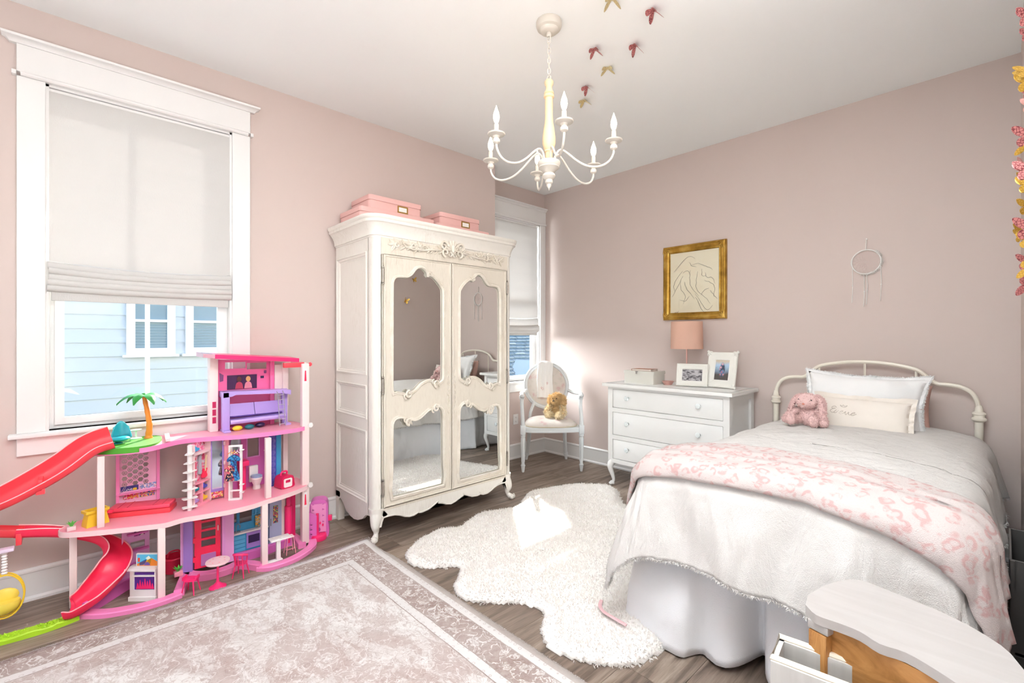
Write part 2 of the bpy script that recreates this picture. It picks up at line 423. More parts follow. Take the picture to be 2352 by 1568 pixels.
def window(name, x, W, side_l=.10, side_r=.10, mull=True, sash_lo=True, crown=True, xs=(-1,)):
    y0, y1, z0, z1 = W
    root = struct(MB().box(x, x + .018, y0 - side_l, y0, z0, z1, .002, 1).box(x, x + .018, y1, y1 + side_r, z0, z1, .002, 1).obj(name, M_TRIM, smooth=0))
    # head: bead, frieze board and crown
    h = MB().box(x, x + .022, y0 - side_l, y1 + side_r, z1 + .02, z1 + .155, .002, 1)
    h.obj('head_board', M_TRIM, root)
    pb = [(0, 0), (.030, 0), (.036, .006), (.036, .014), (.030, .020), (0, .020)]
    e = .016
    MB().sweep([(x, y1 + side_r + e - .03), (x, y0 - side_l - e + .03)][::-1], [(0, 0), (.03, 0), (.036, .006), (.036, .014), (.03, .02), (0, .02)], mp=lambda u, v, w: (u, v, z1 + w)).box(x, x + .03, y0 - side_l - e, y0 - side_l, z1, z1 + .02).box(x, x + .03, y1 + side_r, y1 + side_r + e, z1, z1 + .02).obj('head_bead', M_TRIM, root)
    cr = [(0, 0), (.024, 0), (.028, .006), (.040, .020), (.050, .024), (.052, .035), (0, .035)]
    MB().sweep([(x, y0 - side_l), (x + .001, y0 - side_l), (x + .001, y1 + side_r), (x, y1 + side_r)], cr, mp=lambda u, v, w: (max(u, x), v, z1 + .155 + w)).obj('crown_moulding', M_TRIM, root)
    # stool and apron
    MB().box(x - .1, x + .05, y0 - side_l - .028, y1 + side_r + .028, z0 - .022, z0, .005, 2).obj('sill', M_TRIM, root)
    MB().box(x, x + .018, y0 - side_l, y1 + side_r, z0 - .112, z0 - .022, .002, 1).obj('apron', M_TRIM, root)
    # jamb liner, frame and sashes
    j = MB()
    for a, b, c, d in ((y0, y0 + .012, z0, z1), (y1 - .012, y1, z0, z1), (y0, y1, z1 - .012, z1)): j.box(x - .13, x + .002, a, b, c, d)
    j.obj('jamb', M_TRIM, root)
    def ring(a, b, c, d, w, xx0, xx1):
        return MB().plate([(a, c), (b, c), (b, d), (a, d)], [[(a + w, c + w), (b - w, c + w), (b - w, d - w), (a + w, d - w)]], xx1 - xx0, MAPS['x'](xx0))
    a, b = y0 + .012, y1 - .012
    ring(a, b, z0, z1 - .012, .022, x - .12, x - .055).obj('frame', M_VINYL, root)
    zm = (z0 + z1) / 2 + .02
    for nm, c, d, dx in (('lower_sash', z0 + .02, zm, -.075), ('upper_sash', zm - .03, z1 - .034, -.105)):
        s_ = ring(a + .02, b - .02, c, d, .036, x + dx, x + dx + .03)
        if mull: s_.box(x + dx + .006, x + dx + .024, (a + b) / 2 - .011, (a + b) / 2 + .011, c + .03, d - .03)
        so = s_.obj(nm, M_VINYL, root)
        MB().box(x + dx + .011, x + dx + .015, a + .05, b - .05, c + .03, d - .03).obj('pane', M_GLASS, so)
    return root
win1 = window('window_1', XM, W1, .101, .10)
win2 = window('window_2', XN, W2, .09, .085, mull=False)
# unseen rear window, added to let fill light in: a wide three-light unit
r3 = struct(MB().plate([(W3[0] - .1, W3[2] - .1), (W3[1] + .1, W3[2] - .1), (W3[1] + .1, W3[3] + .1), (W3[0] - .1, W3[3] + .1)], [[(W3[0], W3[2]), (W3[1], W3[2]), (W3[1], W3[3]), (W3[0], W3[3])]], .02, MAPS['y'](YF)).obj('fill_window_rear', M_TRIM, smooth=0))
fr = MB()
for k in range(3): xx = W3[0] + (W3[1] - W3[0]) * k / 2; fr.box(xx - .03, xx + .03, YF - .09, YF - .03, W3[2], W3[3])
fr.box(W3[0], W3[1], YF - .09, YF - .03, W3[2], W3[2] + .05).box(W3[0], W3[1], YF - .09, YF - .03, W3[3] - .05, W3[3]); fr.obj('frame', M_VINYL, r3)
MB().box(W3[0], W3[1], YF - .062, YF - .058, W3[2], W3[3]).obj('pane', M_GLASS, r3)

# ---------------------------------------------------------------- roman shades
M_SHADE = fabric_trans('shade_linen', '#cdcbc8', .045)
def shade(name, label, x, y0, y1, ztop, zbot, folds, loc, lower=None, group='roman shades'):
    t = thing(name, label, 'window shade', loc, group=group)
    zf_ = zbot + .20          # start of gathered folds
    def sec(w, sag):          # profile (x offset, z) from top to bottom
        pr = [(.0, ztop)]
        n = 6
        for i in range(n):
            za = ztop - (ztop - zf_) * i / n; zb_ = ztop - (ztop - zf_) * (i + 1) / n
            pr += [(.001, za - .004), (.005, (za + zb_) / 2), (.004, zb_ + .004), (-.001, zb_)]
        return pr
    b = MB()
    def panel(u, v):
        y = y0 + (y1 - y0) * u; k = v * 6; fr_ = k - math.floor(k)
        z = ztop + (zf_ - ztop) * v - .018 * 4 * u * (1 - u) * v ** 3
        return (x + .004 + .006 * math.sin(PI * fr_) + .010 * v * v, y, z)
    b.grid(panel, 16, 36); b.obj('panel', M_SHADE, t, fix=False)
    nf = folds; hz = (zf_ - zbot - .055) / nf
    for i in range(nf):
        b = MB(); zt = zf_ - i * hz
        def fold(u, v, zt=zt, i=i):
            y = y0 + (y1 - y0) * u + .004 * math.sin(u * 5 + i); sag = -.018 * 4 * u * (1 - u) * (1 - i / nf * .8)
            a = v * PI; bulge = .024 + .006 * (i % 2)
            return (x + .006 + bulge * math.sin(a) ** .6, y - .004 * (1 if u < .5 else -1), zt + sag - (hz * 1.35) * v + .012 * math.sin(a * 2) * .3)
        b.grid(fold, 16, 10); b.obj('fold', M_SHADE, t, fix=False)
    b = MB().box(x + .004, x + .012, y0 + .008, y1 - .008, zbot, zbot + .075, .002, 1); b.obj('hem', M_SHADE, t)
    MB().box(x - .03, x, y0, y1, ztop - .02, ztop + .015).obj('headrail', M_TRIM, t)
    return t
shade('roman_shade', 'wide off white roman shade half lowered over the large window', XM + .004 - .012, W1[0] + .012, W1[1] - .012, W1[3] - .03, 1.49, 5, (XM, .33, W1[3]))
shade('roman_shade', 'narrow off white roman shade in the window beside the armoire', XN - .01, W2[0] + .012, W2[1] - .035, W2[3] - .03, 1.33, 2, (XN, 3.5, W2[3]))

# ---------------------------------------------------------------- outside: neighbour houses
M_SIDE = G('neighbour_siding', '#cfdde4', .7); M_SIDE = M_SIDE.m
M_NGL = mat('neighbour_window_glass', '#6f97a6', .08)
hs = thing('neighbour_house', 'white house with two double hung windows seen through the large window', 'house', (-8, 1, -3), world=True)
NX = -8.0
nb = MB().box(NX - .3, NX, -5.5, 2.6, -3.0, 3.2); nb.obj('wall', M_SIDE, hs, smooth=0)
cl = MB()
for k in range(34):
    z = -2.9 + k * .18
    cl.rings([[(NX + .001, y, z + .18), (NX + .022, y, z), (NX + .001, y, z)] for y in (-5.5, 2.6)])
co = cl.obj('siding', M_SIDE, hs, smooth=0); co['kind'] = 'stuff'
for (ya, yb) in ((.645, .99), (1.29, 1.62)):
    za, zb = 1.165, 1.95
    w_ = MB().plate([(ya - .09, za - .09), (yb + .09, za - .09), (yb + .09, zb + .09), (ya - .09, zb + .09)], [[(ya, za), (yb, za), (yb, 1.515), (ya, 1.515)], [(ya, 1.55), (yb, 1.55), (yb, zb), (ya, zb)]], .07, MAPS['x'](NX + .02))
    w_.box(NX + .02, NX + .12, ya - .13, yb + .13, za - .12, za - .085)
    wo = w_.obj('window', mat('neighbour_trim', '#ffffff', .6), hs, smooth=0)
    MB().box(NX + .03, NX + .036, ya, yb, za, zb).obj('pane', M_NGL, wo)
    s2 = MB()
    for k in range(9): s2.box(NX + .028, NX + .045, ya, yb, za + .02 + k * .038, za + .03 + k * .038)
    s2.obj('blind', mat('neighbour_blind', '#8fb0bb', .6), wo, smooth=0)
# roof seen through the alcove window
hr = thing('neighbour_roof', 'grey shingled roof with white gable seen through the alcove window', 'house', (-9, 7, -3), world=True)
M_SHG = G('roof_shingle', '#7f9296', .9); c_ = M_SHG.coord(); M_SHG.color(M_SHG.mix(M_SHG.noise(c_, 9, 4), '#5f7377', '#a7b6b8')); M_SHG = M_SHG.m
def rp(y, s): return Vector((-6.6 - s * .86, y, -.9 + s * .62))
ra = MB().rings([[rp(4.0, 0), rp(14, 0), rp(14, 4.2), rp(4.0, 4.2)], [rp(4.0, 0) + Vector((-.1, 0, -.15)), rp(14, 0) + Vector((-.1, 0, -.15)), rp(14, 4.2) + Vector((-.1, 0, -.15)), rp(4.0, 4.2) + Vector((-.1, 0, -.15))]])
ra.obj('roof_deck', M_SHG, hr, smooth=0)
row0 = None
for k in range(30):
    s0 = k * .14
    if row0 is None:
        b = MB()
        for i in range(25):
            y = 4.0 + i * .4; dz = .006 * ((i * 7) % 3)
            b.rings([[rp(y, 0) + Vector((0, 0, .0)), rp(y, 0) + Vector((.012, 0, .028 + dz)), rp(y, .17) + Vector((0, 0, .004))], [rp(y + .385, 0), rp(y + .385, 0) + Vector((.012, 0, .028 + dz)), rp(y + .385, .17) + Vector((0, 0, .004))]])
        row0 = b.obj('shingle_course', M_SHG, hr, smooth=0)
    else:
        o = row0.copy(); COL.objects.link(o); d = rp(4.0, s0) - rp(4.0, 0); o.location = d + Vector((0, .13 * (k % 3), 0))
MB().rings([[(-7.1, 7.3, -.7), (-7.1, 8.8, -.7), (-7.1, 8.3, .75)], [(-8.6, 7.3, -.7), (-8.6, 8.8, -.7), (-8.6, 8.3, .75)]]).obj('gable', M_SIDE, hr, smooth=0)
# lawn below
g_ = G('lawn_ground', '#8d9a78', .95); struct(MB().box(-40, -4.2, -30, 40, -3.2, -3.0).obj('ground', g_.m, smooth=0))
# ================================================================ ARMOIRE
def antique(name, col='#e6e0d5', dark='#b8aa95'):
    g = G(name, col, .42); c = g.coord(); n1 = g.noise(c, 3.0, 5, .6); n2 = g.noise(g.coord(scale=(3, 3, .6)), 26, 5, .7)
    k = g.math('MULTIPLY', g.ramp(n1, [(.45, 0), (.75, 1)]), g.ramp(n2, [(.45, 0), (.7, 1)]))
    g.color(g.mix(g.math('MULTIPLY', k, .45), col, dark)); g.bump(g.noise(c, 120, 3), .06, .001); MATS[name] = g.m; return g.m
M_ARM = antique('antique_cream_paint', '#ebe7df')
M_ARMD = antique('antique_cream_worn', '#e0d8ca', '#a3937c')
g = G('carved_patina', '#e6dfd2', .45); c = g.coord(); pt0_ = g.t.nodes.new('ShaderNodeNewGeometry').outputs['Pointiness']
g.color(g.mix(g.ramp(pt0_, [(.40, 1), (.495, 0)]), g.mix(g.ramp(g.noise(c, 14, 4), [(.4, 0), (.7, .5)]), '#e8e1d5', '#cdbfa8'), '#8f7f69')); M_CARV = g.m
M_MIRROR = mat('mirror_silver', '#e6e8e7', .01, 1)
M_STEEL = mat('worn_steel', '#aaa59c', .35, 1)
AX, AXB, AY0, AY1 = -2.745, -3.318, 1.40, 2.60
AYC = (AY0 + AY1) / 2
arm = thing('armoire', 'tall antique cream armoire with four scalloped mirror panels and carved frieze', 'armoire', (-3.03, AYC, 0))
b = MB()
b.plate([(AXB, AY0 + .012), (AX - .02, AY0 + .012), (AX - .02, AY1 - .012), (AXB, AY1 - .012)], [], 1.80, MAPS['z'](.16))
b.obj('body', M_ARM, arm, smooth=0)
def corner_post(y, sgn):
    prof = [(AX - .075, y), (AX - .04, y)] + [(AX - .04 + .04 * math.sin(a), y + sgn * (.04 - .04 * math.cos(a))) for a in (.4, .8, 1.2, PI / 2)] + [(AX, y + sgn * .055), (AX - .075, y + sgn * .055)]
    MB().plate(prof, [], 1.80, MAPS['z'](.17)).obj('corner_post', M_ARM, arm)
corner_post(AY0, 1); corner_post(AY1, -1)
# side panels: stile-and-rail frame with raised panels
for ys, sg, nm in ((AY0, -1, 'side_panel'), (AY1, 1, 'side_panel')):
    hl = [(-3.30, -2.84, .235, .70), (-3.30, -2.84, .775, .995), (-3.30, -2.84, 1.06, 1.86)]
    y0_ = ys if sg < 0 else ys - .012
    sp = MB().plate([(AXB, .17), (AX - .07, .17), (AX - .07, 1.96), (AXB, 1.96)], [[(a, c), (b_, c), (b_, d), (a, d)] for a, b_, c, d in hl], .012, MAPS['y'](y0_))
    so = sp.obj(nm, M_ARM, arm, smooth=0)
    for a, b_, c, d in hl:
        p = MB(); yy = ys + (.012 if sg < 0 else -.012)
        mp = lambda u, v, w, yy=yy, sg=sg: (u, yy + sg * w, v)
        p.sweep([(a, c), (a, d), (b_, d), (b_, c)], [(0, .0), (0, .017), (.006, .019), (.012, .012), (.02, .010), (.026, .003), (.034, .003), (.034, 0)], closed=True, mp=mp)
        p.obj('panel_moulding', M_ARM, so)
# front face frame
b = MB().plate([(AY0 + .05, .19), (AY1 - .05, .19), (AY1 - .05, 1.99), (AY0 + .05, 1.99)], [[(AY0 + .062, .205), (AY1 - .062, .205), (AY1 - .062, 1.845), (AY0 + .062, 1.845)]], .012, MAPS['x'](AX - .012))
b.obj('face_frame', M_ARMD, arm, smooth=0)
def outline_upper():
    p = [(1.532, .960), (1.56, .948), (1.60, .940), (1.632, .930), (1.655, .930), (1.70, .955), (1.74, .990), (1.79, 1.012), (1.83, 1.010), (1.862, .985), (1.885, .985), (1.912, 1.0), (1.925, 1.03)]
    p += [(1.926, 1.20), (1.926, 1.45), (1.925, 1.62), (1.915, 1.655), (1.88, 1.695), (1.845, 1.722), (1.812, 1.728), (1.800, 1.722), (1.792, 1.748), (1.765, 1.772), (1.735, 1.776), (1.705, 1.762), (1.675, 1.725), (1.64, 1.702), (1.60, 1.700), (1.56, 1.695), (1.538, 1.672), (1.532, 1.62), (1.531, 1.40), (1.531, 1.15)]
    return [(q.x, q.y) for q in spline([(a, b_, 0) for a, b_ in p], 3, True)]
def outline_lower():
    p = [(1.531, .262), (1.66, .262), (1.80, .262), (1.928, .262), (1.929, .45), (1.928, .65), (1.926, .765), (1.912, .800), (1.885, .818), (1.858, .815), (1.84, .800), (1.81, .800), (1.775, .778), (1.735, .752), (1.695, .742), (1.665, .748), (1.645, .735), (1.625, .758), (1.59, .772), (1.555, .768), (1.536, .745), (1.531, .69), (1.530, .45)]
    q = spline([(a, b_, 0) for a, b_ in p], 3, True); q = [(v.x, max(v.y, .262)) for v in q]; return q
MOULD = [(-.003, 0), (-.003, .009), (.002, .014), (.008, .009), (.011, .010), (.015, .009), (.019, .003), (.019, 0)]
def flip(pts, s): return pts if s > 0 else [(2 * AYC - y, z) for y, z in pts][::-1]
def scroll(c, r, turns, a0, rad, sgn=1):
    pts = []
    for k in range(int(14 * turns) + 1):
        t = k / (14 * turns); a = a0 + sgn * 2 * PI * turns * t; rr = r * (1 - .82 * t)
        pts.append((c[0] + rr * math.cos(a), c[1] + rr * math.sin(a)))
    return pts
def relief(b, pts, rad, x, n=6):
    rf = rad if callable(rad) or isinstance(rad, list) else (lambda t: rad * (1 - .55 * t))
    b.tube([(x, p[0], p[1]) for p in pts], rf, n)
def leaf(b, c, a, L, w, x, up=.012):
    """pointed carved leaf lying on the plane x"""
    dx, dz = math.cos(a), math.sin(a); rings = []
    for k in range(6):
        t = k / 5; ww = w * math.sin(PI * min(.97, t * .85 + .12)) * (1 if k < 5 else .05); h = up * math.sin(PI * (t * .8 + .15))
        cy, cz = c[0] + dx * L * t, c[1] + dz * L * t + .15 * L * t * t * (-dx if dx > 0 else dx) * .3
        rings.append([(x - .002, cy - dz * ww, cz + dx * ww), (x + h * .6, cy - dz * ww * .5, cz + dx * ww * .5), (x + h * .35, cy, cz), (x + h * .6, cy + dz * ww * .5, cz - dx * ww * .5), (x - .002, cy + dz * ww, cz - dx * ww)])
    b.rings(rings)
for s in (1, -1):
    y0_, y1_ = (1.466, AYC - .004) if s > 0 else (AYC + .004, 2 * AYC - 1.466)
    up, lo = flip(outline_upper(), s), flip(outline_lower(), s)
    d = MB().plate([(y0_, .21), (y1_, .21), (y1_, 1.84), (y0_, 1.84)], [up, lo], .022, MAPS['x'](AX - .018))
    door = d.obj('door', M_ARMD, arm, smooth=0)
    if s > 0: door['label'] = 'door hinged beside the plain side panel'
    for nm, ol in (('mirror_frame', up), ('mirror_frame', lo)):
        m_ = MB(); mp = lambda u, v, w: (AX + .003 + w, u, v)
        m_.sweep(ol[::-1], [(-q[0], q[1]) for q in MOULD][::-1], closed=True, mp=mp)
        zt = [p[1] for p in ol]; top = max(zt) ; 
        # beading along the frame
        P = [Vector((p[0], p[1], 0)) for p in ol]; L = 0
        for i in range(len(P)):
            a_, b_ = P[i], P[(i + 1) % len(P)]; seg = (b_ - a_).length; nn = (b_ - a_).normalized() if seg > 1e-6 else Vector((1, 0, 0)); nv = Vector((nn.y, -nn.x, 0))
            while L < seg:
                q = a_ + (b_ - a_) * (L / max(seg, 1e-6)) + nv * .013
                m_.sph((AX + .011, q.x, q.y), (.004, .004, .004), 5, 3); L += .021
            L -= seg
        # shell scrolls where the outline breaks
        def fl(y): return y if s > 0 else 2 * AYC - y
        spots = ((1.645, .925, 1), (1.865, .985, -1)) if ol is up else ((1.645, .745, -1), (1.862, .812, 1))
        for yy, zz, sg in spots:
            relief(m_, [(fl(p[0]), p[1]) for p in scroll((yy, zz), .026, 1.1, PI / 2 * sg, .008, sg)], .0085, AX + .020)
            relief(m_, [(fl(p[0]), p[1]) for p in scroll((yy - .022, zz - .01 * sg), .018, 1.0, -PI / 2 * sg, .006, -sg)], .006, AX + .018)
            leaf(m_, (fl(yy), zz), (PI / 2 * sg), .035, .012, AX + .014); leaf(m_, (fl(yy + .012), zz), (PI / 3 * sg) if s > 0 else PI - PI / 3 * sg, .03, .009, AX + .014)
        if ol is up:
            relief(m_, [(fl(p[0]), p[1]) for p in scroll((1.803, 1.735), .016, 1.0, 0, .006)], .006, AX + .018)
            leaf(m_, (fl(1.80), 1.742), .4 if s > 0 else PI - .4, .04, .010, AX + .012)
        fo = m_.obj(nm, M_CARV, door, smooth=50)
    mi = MB().box(AX - .010, AX - .006, y0_ + .04, y1_ - .04, .24, .84).box(AX - .010, AX - .006, y0_ + .04, y1_ - .04, .90, 1.80)
    mi.obj('mirror', M_MIRROR, door, smooth=0)
    # carved escutcheon strip next to the meeting stiles
    e = MB(); yc = AYC - .026 * s
    for k in range(7):
        z = .80 + k * .036
        e.tube([(AX + .006, yc + .009 * math.cos(a) * (1 + .3 * (k % 2)), z + .016 * math.sin(a)) for a in [2 * PI * i / 10 for i in range(10)]], .003, 5, closed=True)
        e.sph((AX + .007, yc, z + .018), (.004, .005, .005), 6, 4)
    leaf(e, (yc, 1.035), PI / 2, .04, .009, AX + .004); leaf(e, (yc, .79), -PI / 2, .035, .009, AX + .004)
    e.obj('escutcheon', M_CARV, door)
    # edge bead around the door
    MB().sweep([(y0_ + .004, .214), (y0_ + .004, 1.836), (y1_ - .004, 1.836), (y1_ - .004, .214)], [(0, 0), (0, .006), (.004, .009), (.010, .006), (.012, 0)], closed=True, mp=lambda u, v, w: (AX + .004 + w, u, v)).obj('edge_bead', M_ARMD, door)
    yh = y0_ - .006 if s > 0 else y1_ + .006
    for zz in (1.70, .995, .34):
        h = MB().cyl((AX + .010, yh, zz - .045), (AX + .010, yh, zz + .045), .008).sph((AX + .010, yh, zz + .052), .0075, 8, 6).sph((AX + .010, yh, zz - .052), .0075, 8, 6)
        for q in (-.016, .016): h.cyl((AX + .010, yh, zz + q - .002), (AX + .010, yh, zz + q + .002), .0095)
        h.box(AX - .004, AX + .006, yh - .010, yh + .010, zz - .04, zz + .04); h.obj('hinge', M_STEEL, arm)
# cornice: cove profile run along side, rounded corner, front, corner, side
def cornpath(off=0):
    P = [(AXB, AY0 - off), (AX - .05, AY0 - off)]
    for k in range(1, 7): a = PI / 2 * k / 6; P.append((AX - .05 + (.05 + off) * math.sin(a), AY0 + .05 - (.05 + off) * math.cos(a)))
    Q = [(x, 2 * AYC - y) for x, y in P][::-1]
    return P + Q
CP = [(0, 1.945), (.004, 1.945), (.006, 1.953), (.012, 1.956), (.013, 1.975), (.017, 1.992), (.026, 2.01), (.038, 2.026), (.044, 2.034), (.050, 2.036), (.052, 2.046), (.050, 2.054), (.058, 2.060), (.062, 2.072), (.060, 2.080), (-.02, 2.082), (-.02, 1.95)]
MB().sweep(cornpath(), CP).obj('cornice', M_ARM, arm)
MB().plate(cornpath(-.01), [], .03, MAPS['z'](2.045)).obj('top', M_ARM, arm, smooth=0)
b = MB().plate([(AY0 + .05, 1.835), (AY1 - .05, 1.835), (AY1 - .05, 1.96), (AY0 + .05, 1.96)], [], .01, MAPS['x'](AX - .006)); b.obj('frieze', M_ARMD, arm, smooth=0)
# carving on the frieze
cv = MB(); X0 = AX + .008
for s in (1, -1):
    def my(y): return AYC + s * y
    def ang(a): return a if s > 0 else PI - a
    # central shell fan
    for k in range(5):
        a = PI / 2 + .12 - k * .42; leaf(cv, (my(.006), 1.930), ang(a), .105 - .012 * k, .017, X0, .026)
    relief(cv, [(my(p[0]), p[1]) for p in scroll((.075, 1.950), .034, 1.3, PI, 0, -1)], .011, X0 + .012)
    relief(cv, [(my(p[0]), p[1]) for p in scroll((.060, 1.905), .030, 1.2, -PI / 2, 0, 1)], .010, X0 + .012)
    relief(cv, [(my(p[0]), p[1]) for p in scroll((.022, 1.893), .020, 1.1, PI / 2, 0, 1)], .008, X0 + .012)
    for a, L in ((-.2, .05), (-.9, .045), (.5, .05), (1.1, .04)): leaf(cv, (my(.085), 1.925), ang(a), L, .013, X0, .018)
    # garland arm
    relief(cv, [(my(u), 1.905 + .012 * math.sin(u * 16)) for u in [.09 + .024 * k for k in range(13)]], lambda t: .009 - .004 * t, X0 + .006)
    # flower and acanthus clusters
    for cy, r in ((.275, .032), (.215, .016), (.40, .022)):
        for k in range(8): leaf(cv, (my(cy), 1.915 + .004), 2 * PI * k / 8 + .2, r * 1.25, r * .38, X0, .018)
        cv.sph((X0 + .014, my(cy), 1.919), (.008, r * .35, r * .35), 8, 6)
        relief(cv, [(my(p[0]), p[1]) for p in scroll((cy + .04, 1.905), r * .8, 1.1, PI / 2, 0, -1)], .007, X0 + .008)
    for cy in (.31, .35, .40, .445, .475):
        for a in (.9, -.8, .2): leaf(cv, (my(cy - .02), 1.912 + .006 * math.sin(cy * 60)), ang(a + .3 * math.sin(cy * 37)), .052, .012, X0, .017)
    for cy in (.13, .165, .19): leaf(cv, (my(cy), 1.905), ang(.8), .035, .010, X0, .014); leaf(cv, (my(cy), 1.905), ang(-.8), .03, .009, X0, .013)
cv.sph((X0 + .018, AYC, 1.935), (.016, .013, .03), 8, 8)
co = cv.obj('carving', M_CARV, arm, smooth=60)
# scalloped aprons with cyma edge
def apron_pts(y0, y1):
    L = y1 - y0; half = [(0, .205), (0, .165), (.012, .150), (.05, .152), (.10, .148), (.14, .135), (.175, .118), (.21, .108), (.245, .108), (.27, .116), (.283, .128), (.287, .116), (.31, .112), (.36, .118), (.40, .135), (.435, .150), (.448, .158), (.452, .142), (.48, .135), (.52, .118), (.56, .110)]
    sc = (L / 2) / .56; P = [(y0 + u * sc, z) for u, z in half]; return P + [(2 * (y0 + L / 2) - u, z) for u, z in P[::-1]][1:]
ap = apron_pts(AY0 + .055, AY1 - .055)
MB().plate(ap, [], .02, MAPS['x'](AX - .022)).sweep([p for p in ap[1:-1]], [(-.003, -.001), (-.003, .004), (.0, .006), (.006, .004), (.008, -.001)], mp=lambda u, v, w: (AX - .002 + w, u, v)).obj('front_apron', M_ARM, arm, smooth=30)
for ys in (AY0 + .001, AY1 - .019):
    sa = [(-3.265, .205), (-3.265, .165), (-3.23, .160), (-3.19, .135), (-3.155, .10), (-3.13, .092), (-3.12, .10), (-3.095, .085), (-3.03, .078), (-2.97, .088), (-2.90, .115), (-2.86, .150), (-2.82, .158), (-2.80, .16), (-2.80, .205)]
    MB().plate(sa, [], .018, MAPS['y'](ys)).obj('side_apron', M_ARM, arm, smooth=0)
# legs: cabriole in front ending in a scroll toe, plain shaped behind
for s in (1, -1):
    def q(x, y, z): return (x, AYC - s * (AYC - y), z)
    lg = MB(); path = [(-2.785, 1.440, .205), (-2.780, 1.437, .17), (-2.768, 1.425, .135), (-2.762, 1.420, .10), (-2.768, 1.428, .07), (-2.765, 1.425, .045), (-2.752, 1.412, .028)]
    lg.tube([q(*p) for p in spline(path, 5)], lambda t: .050 - .036 * min(1, t * 1.25) + .012 * max(0, t - .8) * 5 * .6, 14)
    lg.sph(q(-2.742, 1.404, .022), (.022, .022, .021), 12, 8)
    pts = [(q(-2.742 + .022 * math.cos(a) * (1 - k * .07), 1.384, .022 + .020 * math.sin(a) * (1 - k * .07))) for k, a in enumerate([PI * .5 - i * .5 for i in range(13)])]
    lg.tube(pts, .004, 6)
    # spandrel wings that join leg and apron
    lg.plate([(q(0, 1.44, 0)[1], .205), (q(0, 1.462, 0)[1], .205), (q(0, 1.50, 0)[1], .16), (q(0, 1.475, 0)[1], .148), (q(0, 1.462, 0)[1], .12), (q(0, 1.455, 0)[1], .09), (q(0, 1.44, 0)[1], .09)], [], .022, MAPS['x'](-2.769))
    lg.obj('leg', M_ARM, arm, smooth=50)
    bl = MB().plate([(-3.318, 0), (-3.278, 0), (-3.272, .08), (-3.268, .12), (-3.250, .17), (-3.25, .21), (-3.318, .21)], [], .045, MAPS['y'](AY0 if s > 0 else AY1 - .045)); bl.obj('leg', M_ARM, arm, smooth=0)

# ---------------------------------------------------------------- storage boxes on the armoire
M_PINKBOX = mat('pink_card', '#e9b9b3', .6, bump=(90, .12, .001)); M_BRASS = mat('brass', '#c49a55', .3, 1); M_CARD = mat('white_card', '#f4f1ec', .7)
def storage_box(label, x0, x1, y0, y1, z, h=.105, lid=.035):
    t = thing('storage_box', label, 'box', ((x0 + x1) / 2, (y0 + y1) / 2, z), group='pink storage boxes on the armoire')
    def rr(g, za, zb, nm):
        pts = rrect(x0 + g, x1 - g, y0 + g, y1 - g, .02, 4); bb = MB().rings([[(p[0] + (0 if k else 0), p[1], zz) for p in pts] for k, zz in enumerate((za, zb - .003))] + [[((x0 + x1) / 2 + (p[0] - (x0 + x1) / 2) * .985, (y0 + y1) / 2 + (p[1] - (y0 + y1) / 2) * .985, zb) for p in pts]]) 
        return bb.obj(nm, M_PINKBOX, t, smooth=50)
    rr(.003, z, z + h - lid, 'body'); rr(0, z + h - lid, z + h, 'lid')
    yc = y0 + (y1 - y0) * .62; zc = z + (h - lid) * .52
    hd = MB().plate(rrect(yc - .042, yc + .042, zc - .025, zc + .025), [rrect(yc - .033, yc + .033, zc - .016, zc + .016)], .004, MAPS['x'](x1 - .003)).obj('label_holder', M_BRASS, t, smooth=0)
    MB().box(x1 - .003, x1 - .001, yc - .034, yc + .034, zc - .017, zc + .017).obj('card', M_CARD, hd, smooth=0)
    return t
ZT = 2.082
storage_box('larger pink storage box resting on the armoire, under the box nearer the window', -3.31, -2.98, 1.42, 2.02, ZT, .112)
storage_box('pink storage box stacked topmost on the armoire, nearer the large window', -3.30, -3.01, 1.50, 1.925, ZT + .112, .10)
storage_box('lower pink storage box resting on the armoire, next to the alcove', -3.31, -2.98, 2.035, 2.57, ZT, .10)
storage_box('small pink storage box stacked on top at the alcove end of the armoire', -3.30, -3.01, 2.09, 2.49, ZT + .10, .098)

# ================================================================ OUTLET
t = thing('power_outlet', 'white double power outlet low on the alcove wall', 'outlet', (XN, 3.52, .42))
MB().box(XN, XN + .006, 3.482, 3.556, .365, .475, .002, 1).obj('cover_plate', M_TRIM, t)
for z in (.398, .442):
    s_ = MB().plate(rrect(3.502, 3.536, z - .014, z + .014, .006), [], .003, MAPS['x'](XN + .006)).obj('socket', M_TRIM, t)
    MB().box(XN + .0088, XN + .0094, 3.512, 3.514, z - .004, z + .006).box(XN + .0088, XN + .0094, 3.524, 3.526, z - .004, z + .006).box(XN + .0088, XN + .0094, 3.517, 3.521, z - .010, z - .006).obj('slot', mat('dark_slot', '#3a3a3a'), s_, smooth=0)

# ================================================================ ARMCHAIR (local space: front towards -y)
M_CHAIR = antique('chair_grey_wash', '#dfe3e4', '#aab0b2')
def floral():
    g = G('floral_upholstery', '#ddd3ca', .9); c = g.coord(scale=9); n = g.noise(c, 1.1, 4, .7, 1.5); v = g.voro(c, 1.3)
    k = g.math('MULTIPLY', g.ramp(v, [(.18, 1), (.42, 0)]), g.ramp(n, [(.42, 0), (.6, 1)]))
    g.color(g.mix(g.math('MULTIPLY', k, .75), g.mix(g.ramp(g.noise(c, 2.5, 3), [(.55, 0), (.7, .5)]), '#ddd4cb', '#c9c4b6'), '#d0a4a6'))
    g.bump(g.noise(g.coord(), 400, 2), .2, .002); return g.m
M_FLORAL = floral()
CH = (-3.195, 3.555, 0); CR = math.radians(49.5)
ch = thing('armchair', 'white painted oval back armchair with floral seat in the alcove corner', 'chair', CH, CR, world=False)
